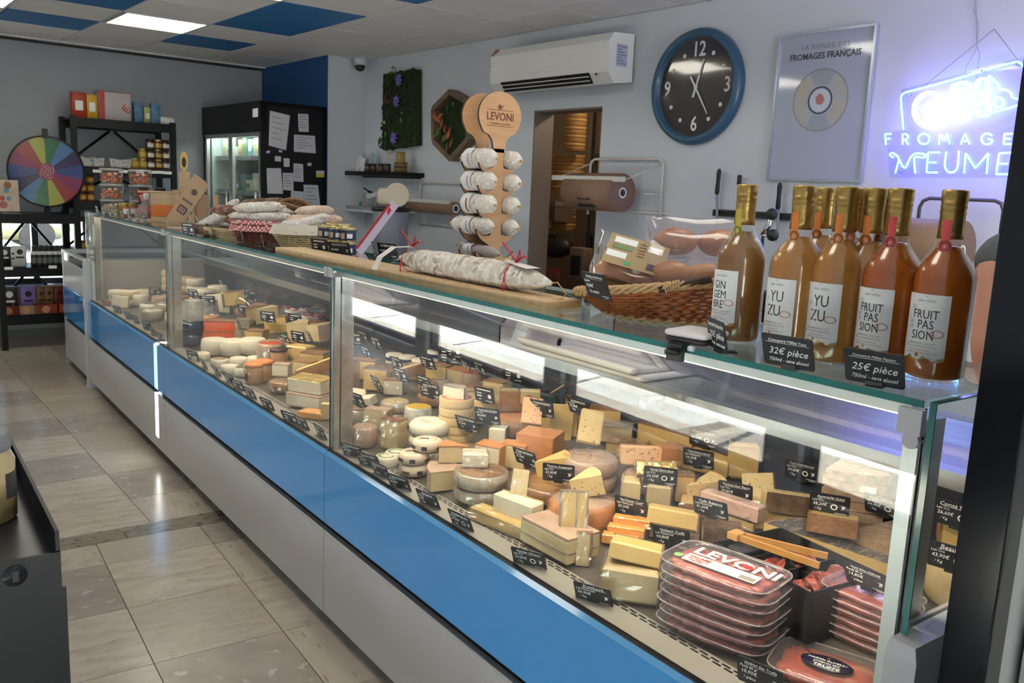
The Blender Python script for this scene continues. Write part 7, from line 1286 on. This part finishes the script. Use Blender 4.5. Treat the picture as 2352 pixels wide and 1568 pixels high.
MB().bx((.045,-.036,.0221), (.076,-.020,.0224)).build('barcode', mat('barcode', (.25,.23,.22), .5), l); ring(.0,.010, 16).build('red_oval', MATS['label_red'], l, (.040,.018,.0226), (-PI/2,0,0)); ring(.0,.009, 16).build('green_oval', mat('eco_green', (.22,.42,.18), .5), l, (-.088,-.028,.0222), (-PI/2,0,0))
# black tray with compartments and tongs
b_ = D(1800,1395); rot_ = face(b_, -.42)-.0; t = thing('black_tray', 'deep black serving tray with compartments of sliced meat behind the salami packs', 'tray', (b_.x+.02, b_.y, b_.z), math.radians(-6)); m = MB(); w_, d_, h_ = .20, .26, .105; k_ = .004
m.bx((-w_/2,-d_/2,0), (w_/2,d_/2,.035)); 
for a, b in (((-w_/2,-d_/2,0),(-w_/2+k_,d_/2,h_)), ((w_/2-k_,-d_/2,0),(w_/2,d_/2,h_)), ((-w_/2,-d_/2,0),(w_/2,-d_/2+k_,h_)), ((-w_/2,d_/2-k_,0),(w_/2,d_/2,h_))): m.bx(a, b)
m.build('tray_body', BLACKP, t); MB().bx((-w_/2,-.022,0), (w_/2,-.018,h_-.012)).build('divider', BLACKP, t); MB().bx((-w_/2,.055,0), (w_/2,.059,h_-.012)).build('divider', BLACKP, t); MB().bx((.0,-d_/2+.09,0), (.004,d_/2,h_-.02)).build('divider', BLACKP, t)
MB().rbox((-.035,.085,h_-.004), (.10,.045,.005), .008).build('label_plate', SLATE, t)
rr = random.Random(9); CM = mat('dried_beef', (.20,.025,.02), .3, coat=.5, n=((.36,.09,.07), 30, .5, .62), bump=(40,.3))
def meats(name, x0, x1, y0, y1, n_):
    for i in range(n_):
        a = rr.uniform(0,3.1); MB().add([(.028*math.cos(2*PI*j/10), .018*math.sin(2*PI*j/10), .006*math.sin(2*PI*j/5)) for j in range(10)], [tuple(range(10))]).build('meat_slice', CM, t, (rr.uniform(x0,x1), rr.uniform(y0,y1), .062+.026*rr.random()), (rr.uniform(-.5,.5), rr.uniform(-.5,.5), a))
meats('a', -.07, .07, -.11, -.05, 26); meats('b', -.08,-.03, -.01,.04, 10); meats('c', .03,.08, .0,.04, 8)
t = thing('wooden_tongs', 'wooden tongs lying across the black tray', 'tongs', (0,0,0)); tb0 = Vector((b_.x-.028, b_.y+.122, b_.z+.118)); BAM = mat('bamboo', (.50,.27,.08), .45, n=((.42,.20,.05), 9, .3, .7, (8,1,8)))
for k, (dx, dy, dz) in enumerate(((.055,-.175,-.012),(.09,-.165,-.008))):
    e_ = tb0+Vector((dx,dy,dz)); d = (e_-tb0).normalized(); q_ = d.to_track_quat('X','Z').to_matrix().to_4x4(); L = (e_-tb0).length; M_ = Matrix.Translation(tb0+Vector((.012*k,.004*k,0))) @ q_; MB().box((L/2,0,0), (L,.007,.013), M_).build('arm', BAM, t)
MB().box(tb0+Vector((.008,-.004,.0)), (.030,.026,.014)).build('joint', BAM, t)
# cecina packs and jambon pack
CP = pack_meshes(.17, .12, .017, HAMM); b_ = D(1992,1462); b_.x -= .0; rot_ = face(b_, .42)
for k in range(6): pack('cecina_pack', '%s thin cured beef pack from the bottom of the stack by the end post' % ORD[k], CP, (b_.x+.002*math.sin(k*3), b_.y, b_.z-.004+.0165*k), rot_+.04*math.sin(k*2.3), 'stack of cured beef packs', (0,0))
p = Vector((b_.x-.02, b_.y-.0, b_.z+.1)); price_tag(p, face(p, .40), TW, 'slate tag on the cured beef packs', 'Cecina Galice Chiffonade', 'Poids 80 gr', '14,80€', '/ pièce', tilt=.45)
JP = pack_meshes(.19, .145, .030, HAMM); b_ = D(1880,1535); b_.z = .612; b_ = at(1895, 1560, .612); o = pack('ham_pack', 'flat pack of truffle ham with dark oval label at the front', JP, b_, face(b_, .33), 'flat meat packs'); l = ringmesh([([(.046*math.cos(2*PI*i/28), .026*math.sin(2*PI*i/28)) for i in range(28)], .0312),([(.046*math.cos(2*PI*i/28), .026*math.sin(2*PI*i/28)) for i in range(28)], .0318)]).build('oval_label', mat('navy_oval', (.018,.016,.045), .3), o)
write('MAISON OLIVERAY', .008, INK, l, (.0,.008,.032), (-PI/2,0,0)); write('JAMBON SEC', .008, INK, l, (.0,-.002,.032), (-PI/2,0,0)); write('TRUFFE', .014, INK, l, (.002,-.014,.032), (-PI/2,0,0)); MB().plate([(-.003,.014),(.003,.016),(.001,.022),(-.002,.02)], .0004, Matrix.Rotation(-PI/2, 4, 'X'), -.0325).build('gold_leaf', GOLD, l)
p = at(1745, 1585, .612); price_tag(p, face(p, .45), TW, 'slate tag reading Jambon Sec at the bottom edge', 'Jambon Sec Truffe', 'Poids 80 gr', '10,90€', '/ pièce')
# things seen through the end glass
p = Vector((1.74, .86, .70)); 
wheel('large pale cheese seen through the end glass', (1.72, .74, .690), .10, .085, 'pale', 'pale'); slab('yellow block on the pale cheese behind the end glass', (1.76,.80,.78), -60, (.10,.09,.07), 'yellow', 'brown', 'l')
for px, py, x, lb, ti, pr in ((2195,1215,1.66,'slate tag reading Comté behind the end glass','Comté 9 mois','26,60€'),(2185,1315,1.55,'slate tag reading Beaufort behind the end glass','Beaufort','43,90€')):
    p = atx(px, py, x); price_tag(p, face(p, .3), TW, lb, ti, 'Lait Cru', pr, '/ Kg', seal=True)
p = Vector((1.45,.68,.645)); price_tag(p, -.7, .08, 'slate tag lying low behind the end glass', 'Bon', None, None, None)
# ================================================================ service side, near things, person
HDPE = mat('white_board', (.74,.72,.68), .45)
def board(label, x, y, l, w_, z, h, rot, m_=HDPE): t = thing('cutting_board', label, 'cutting board', (x, y, z), rot, 'cutting boards'); MB().rbox((0,0,h/2), (l,w_,h), .012).build('board', m_, t); MB().box((l*.40,0,h+.0003), (.02,w_*.35,.0006)).build('hand_slot', BLACKP, t); return t
board('lower thick white cutting board on the steel worktop', 2.02, 2.18, .30, .60, .8862, .022, .02); board('upper white cutting board on the steel worktop', 2.01, 2.20, .31, .62, .909, .022, -.02); board('white cutting board on the worktop in the middle module', 2.02, 3.95, .26, .50, .8862, .03, 0)
t = thing('wooden_board', 'brown board lying on the white cutting boards', 'cutting board', (2.05, 2.12, .9315), -.02); MB().rbox((0,0,.005), (.20,.42,.01), .01).build('board', mat('brown_board', (.30,.16,.08), .5), t); MB().box((0,.18,.0103), (.02,.05,.0006)).build('hand_slot', BLACKP, t)
t = thing('slicing_knife', 'long dark knife lying on the brown board', 'knife', (2.02, 2.16, .946), -1.35); m = MB(); m.rbox((-.13,0,0), (.12,.026,.018), .008); m.build('handle', BLACKP, t); MB().prism([(-.07,-.018),(.18,-.012),(.20,.0),(-.07,.016)], -.002, .001).build('blade', BLADE, t)
t = thing('ham_piece', 'rounded pink ham piece on the worktop behind the glass', 'ham', (2.13, 2.62, .887), 0); MB().ball((0,0,.055), .07, None, 18, (1.3,.8,.78)).build('meat', mat('pink_ham', (.60,.27,.16), .5, n=((.50,.2,.12), 8, .3, .7)), t); MB().lathe([(.05,-.001),(.05,.001)], 18, Matrix.Translation((-.055,-.03,.055)) @ Matrix.Rotation(PI/2, 4, 'Y')).build('cut_face', P_['pink'], t)
# cream slicer and bin further along
p = (2.02, 3.50, .887)
q = wallpt(897, 520, 3.3); t = thing('meat_slicer', 'cream electric slicer standing on a grey bin at the service side', 'slicer', (q.x, q.y, 1.30), -.6); m = MB(); m.rbox((0,0,.07), (.20,.16,.13), .05); m.build('motor_housing', mat('cream_plastic', (.60,.54,.42), .4), t); MB().cyl((.05,-.09,.09), (.05,-.075,.09), .085, n=28).build('blade_disc', MATS['cream_plastic'], t); MB().bx((-.14,-.06,.10), (.03,-.04,.13), Matrix.Rotation(-.3, 4, 'Y')).build('carriage', mat('slicer_grey', (.35,.36,.38), .4), t)
t = thing('grey_bin', 'grey plastic bin with black rim under the cream slicer', 'bin', (q.x, q.y, 0), -.6); MB().lathe([(.11,0),(.13,1.27),(.135,1.29)], 24).build('bin_body', mat('bin_grey', (.25,.27,.33), .5), t); MB().lathe([(.138,1.27),(.14,1.28),(.138,1.298),(.0001,1.299)], 24).build('bin_rim', BLACKP, t)
# white shelf with tools on the wall
W = Wall(860, 475, 3.9); t = W.thing('tool_shelf', 'white wall shelf with small tools under the black shelf', 'shelf'); MB().bx((W.L(788,475).x,-.10,-.03), (W.L(935,475).x,.08,0)).build('board', WHITE, t); MB().bx((W.L(790,475).x,-.10,-.05), (W.L(930,475).x,-.09,-.0)).build('front_lip', WHITE, t)
for nm, lb, px, c, d_ in (('green_sponge','green scouring cloth on the white tool shelf',838,(.05,.30,.06),(.07,.05,.03)),('tool_box','small grey box on the white tool shelf',850,(.35,.36,.38),(.10,.08,.11)),('tool_box','dark tray at the right end of the white tool shelf',920,(.12,.13,.15),(.12,.08,.03))):
    x = W.L(px,475).x; o = thing(nm, lb, 'box' if nm == 'tool_box' else 'cloth', W.o+W.r*x+Vector((0,0,.001)), W.rot); MB().rbox((0,-.02,d_[2]/2), d_, .01).build('body', mat('c_'+lb[:12], c, .6), o); MB().rbox((0,-.02,d_[2]+.003), (d_[0]*.9,d_[1]*.9,.006), .008).build('lid', mat('c2_'+lb[:12], tuple(q*.8 for q in c), .6), o)
x = W.L(908,475).x; o = thing('pen_cup', 'white cup with blue pens on the tool shelf', 'cup', W.o+W.r*x+Vector((0,0,.001)), W.rot); MB().lathe([(.026,0),(.030,.08),(.028,.08),(.024,.004)], 16, Matrix.Translation((0,-.03,0))).build('cup', WHITE, o)
for k in range(4): MB().cyl((.008*math.cos(k*1.6),-.03+.008*math.sin(k*1.6),.02), (.02*math.cos(k*1.6),-.03+.02*math.sin(k*1.6),.13), .003, n=6).build('pen', mat('pen_blue', (.04,.10,.35), .4), o)
o = thing('steak_knives', 'bundle of dark knives standing on the grey tool box', 'knives', W.o+W.r*W.L(850,475).x+Vector((0,0,.118)), W.rot)
for k in range(3): MB().box((-.03+.03*k,-.02,.012+.004*k), (.12,.012,.008), Matrix.Rotation(.35-.1*k, 4, 'Y')).build('knife', BLACKP, o)
# ------------------------------------------------ black fridge close at the right
t = thing('glass_cabinet', 'tall black-framed glass cabinet close at the right edge of the picture', 'cabinet', (0,0,0)); cx0, cy1, cz = .952, .4425, 2.05
m = MB(); m.bx((cx0, cy1-.048, 0), (cx0+.06, cy1, cz)); m.build('door_stile', mat('gloss_black', (.006,.006,.008), .12), t); m = MB(); m.bx((cx0+.004, cy1-.062, 0), (cx0+.05, cy1-.048, cz)); m.build('gasket', BLACKP, t); m = MB(); m.bx((cx0+.06, cy1-.03, 0), (1.62, cy1, cz)); m.bx((1.59, -.55, 0), (1.62, cy1, cz)); m.bx((cx0, -.58, 0), (1.62, -.55, cz)); m.bx((cx0, -.55, cz-.12), (1.62, cy1, cz)); m.bx((cx0, -.55, 0), (1.62, cy1, .18)); m.build('carcass', BLACKM, t)
MB().bx((cx0+.012, -.55, .18), (cx0+.02, cy1-.060, cz-.12)).build('door_glass', CLEAR, t); ls = MB().bx((cx0+.055, cy1-.083, .2), (cx0+.070, cy1-.074, cz-.15)).build('light_strip', mat('cabinet_led', (1,1,1), .5, emit=((1,.97,.95), 5)), t); MB().bx((cx0+.05, cy1-.074, .2), (cx0+.085, cy1-.064, cz-.15)).build('strip_channel', ALU, ls)
for z in (.35,.62,.85,1.12,1.42): MB().bx((cx0+.10, -.53, z), (1.57, cy1-.04, z+.006)).build('glass_shelf', glassmat('cab_shelf', (.8,.85,.85), 1.6, .05, .15), t); MB().bx((cx0+.095, -.53, z-.015), (cx0+.10, cy1-.09, z+.02)).build('shelf_rail', ALU, t)
for k, (y, z) in enumerate(((.30,.626),(.18,.626),(.30,.856),(.17,.856),(.30,.356),(.29,1.126))): o = thing('wrapped_product', '%s clear-wrapped product inside the glass cabinet at the right edge' % ORD[k], 'packet', (cx0+.20, y, z), 0, 'products in the glass cabinet'); MB().rbox((0,0,.05), (.12,.10,.09), .02).build('film', glassmat('cellophane', (.9,.9,.92)), o); MB().rbox((0,0,.04), (.09,.07,.06), .015).build('content', mat('cab_content', (.30,.27,.24), .5), o)
# ------------------------------------------------ black display shelf close at the left
t = thing('display_shelf', 'black metal display shelf close at the lower left corner', 'shelf', (0,0,0)); zz = 1.03; p0, p1 = at(67, 996, zz+.035), at(79, 1228, zz+.035); ya, yb = p1.y, p0.y; xr = (p0.x+p1.x)/2
m = MB(); m.bx((-.75, ya, zz-.012), (xr-.002, yb, zz)); m.build('shelf_plate', mat('shelf_charcoal', (.022,.022,.024), .3), t); m = MB(); m.bx((xr-.004, ya, zz-.012), (xr, yb, zz+.035)); m.build('side_lip', BLACKM, t)
m = MB(); m.plate([(-.75,zz),(xr,zz),(xr,zz+.035),(xr-.028,zz+.035),(xr-.045,zz+.026),(xr-.055,zz+.012),(-.75,zz+.012)], .004, None, yb-.004); m.build('back_lip', BLACKM, t); m = MB(); m.bx((-.75, ya-.004, .0), (xr+.004, ya, zz-.03)); m.build('end_panel', BLACKM, t); m = MB(); m.bx((-.75, ya-.004, zz-.03), (xr, ya, zz+.012)); m.build('front_lip', BLACKM, t)
m = MB(); m.bx((-.75, yb-.004, .0), (-.71, yb, zz)); m.bx((xr-.04, yb-.004, 0), (xr, yb, zz)); m.build('rear_leg', BLACKM, t)
q = aty(35, 1322, ya-.005); m = MB(); m.lathe([(.012,0),(.012,.0015)], 16, Matrix.Translation((q.x,ya-.004,q.z)) @ XQ); m.box((q.x, ya-.006, q.z), (.006,.003,.012)); m.build('lock', mat('lock_metal', (.03,.03,.032), .25, .6), t)
q = at(-38, 1192, zz); t = thing('preserve_jar', 'glass jar of pale preserve with grey lid on the near black shelf', 'jar', (q.x, q.y, zz), .4); JH = .108
MB().lathe([(.034,0),(.037,.004),(.037,.075),(.031,.088),(.031,.092)], 28).build('glass', mat('preserve', (.42,.32,.16), .12, n=((.20,.13,.05), 12, .45, .65), coat=.7), t); MB().lathe([(.033,.088),(.034,.09),(.034,JH),(.031,JH+.002),(.0001,JH+.002)], 28).build('lid', mat('grey_lid', (.16,.16,.17), .4), t); MB().lathe([(.0374,.03),(.0374,.062)], 10, None, -1.3, -.3).build('label_band', DLAB, t)
# ------------------------------------------------ person behind the counter
def skin(nm, J, E, mt_, parent=None, sub=2, root=0):
    me = bpy.data.meshes.new(nm); me.from_pydata([j[0] for j in J], E, []); o = place(nm, me, parent); md = o.modifiers.new('skin', 'SKIN'); md.use_smooth_shade = True
    for v, j in zip(me.skin_vertices[0].data, J): v.radius = j[1] if isinstance(j[1], tuple) else (j[1], j[1])
    me.skin_vertices[0].data[root].use_root = True; s_ = o.modifiers.new('sub', 'SUBSURF'); s_.levels = s_.render_levels = sub; me.materials.append(mt_); return o
SKIN = mat('skin', (.46,.22,.15), .5, n=((.40,.17,.11), 14, .3, .7), sss=.1); KNIT = mat('grey_knit', (.10,.105,.115), .85, n=((.07,.075,.085), 40, .3, .7), bump=(160,.3))
hx, hy = 2.50, .52                          # stands at the service side of the worktop
el, wr2 = atx(2296, 585, 2.13), atx(2262, 815, 1.99); el.z = max(el.z, 1.12); wr2.z = max(wr2.z, .955); hd = Vector((wr2.x+.075, wr2.y-.06, .925))
sh_ = Vector((hx-.05, hy+.20, 1.42)); J = [((hx,hy,.95),(.13,.10)), ((hx,hy,1.20),(.14,.10)), ((hx,hy,1.40),(.15,.10)), ((hx,hy,1.52),.055), ((hx-.02,hy,1.60),.075), ((hx-.02,hy,1.74),.085), (tuple(sh_),.065), (tuple(el),.052), (tuple(el.lerp(wr2,.4)),.047), (tuple(wr2),.032), (tuple(hd),(.042,.022)), ((hx-.05,hy-.2,1.42),.065), ((hx-.05,hy-.26,1.15),.05), ((hx-.18,hy-.2,.98),.032), ((hx-.26,hy-.17,.93),(.04,.022)), ((hx,hy+.10,.85),.085), ((hx,hy+.11,.48),.06), ((hx,hy+.11,.08),.045), ((hx-.12,hy+.12,.04),.04), ((hx,hy-.10,.85),.085), ((hx,hy-.11,.48),.06), ((hx,hy-.11,.08),.045), ((hx-.12,hy-.12,.04),.04)]
E_ = [(0,1),(1,2),(2,3),(3,4),(4,5),(2,6),(6,7),(7,8),(8,9),(9,10),(2,11),(11,12),(12,13),(13,14),(0,15),(15,16),(16,17),(17,18),(0,19),(19,20),(20,21),(21,22)]
for i, (dx, dy, L) in enumerate(((-.030,-.030,.052),(-.034,-.012,.062),(-.034,.006,.060),(-.030,.022,.048),(.012,-.040,.04))):      # fingers rooted in the palm
    b = hd+Vector((.010,-.006,-.004))+Vector((-dy*.6,dy*.8,0)); d = Vector((-dx*.8,dx*.6+dy*.3,0)).normalized(); k = len(J); J += [(tuple(b+d*.012),.010), (tuple(b+d*(.012+L*.55)+Vector((0,0,-.004))),.0085), (tuple(b+d*(.012+L)+Vector((0,0,-.014))),.007)]; E_ += [(10,k),(k,k+1),(k+1,k+2)]
per = skin('person', J, E_, SKIN); tag(per, 'person in a grey sweater with sleeve pushed up, leaning a forearm on the worktop', 'person')
sl_end = el.lerp(wr2, .26); J2 = [((hx,hy,.92),(.16,.13)), ((hx,hy,1.20),(.165,.125)), ((hx,hy,1.40),(.165,.12)), ((hx,hy,1.48),.085), (tuple(sh_),.085), (tuple(sh_.lerp(el,.55)),.075), (tuple(el),.068), (tuple(sl_end),.064), ((hx-.05,hy-.2,1.42),.085), ((hx-.05,hy-.26,1.15),.068), ((hx-.16,hy-.21,1.0),.05)]
skin('sweater', J2, [(0,1),(1,2),(2,3),(2,4),(4,5),(5,6),(6,7),(2,8),(8,9),(9,10)], KNIT, per)
skin('trousers', [((hx,hy,.97),(.14,.11)), ((hx,hy+.10,.84),.10), ((hx,hy+.11,.48),.075), ((hx,hy+.11,.09),.065), ((hx,hy-.10,.84),.10), ((hx,hy-.11,.48),.075), ((hx,hy-.11,.09),.065)], [(0,1),(1,2),(2,3),(0,4),(4,5),(5,6)], mat('dark_denim', (.02,.025,.05), .8), per)
MB().ball((hx-.0,hy,1.74), .105, None, 16, (1,.9,1.05)).build('hair', mat('dark_hair', (.02,.014,.01), .6), per)
m = MB(); m.ball((hx-.115,hy+.03,1.70), .011, None, 8); m.ball((hx-.115,hy-.03,1.70), .011, None, 8); m.build('eyes', PAPER, per)
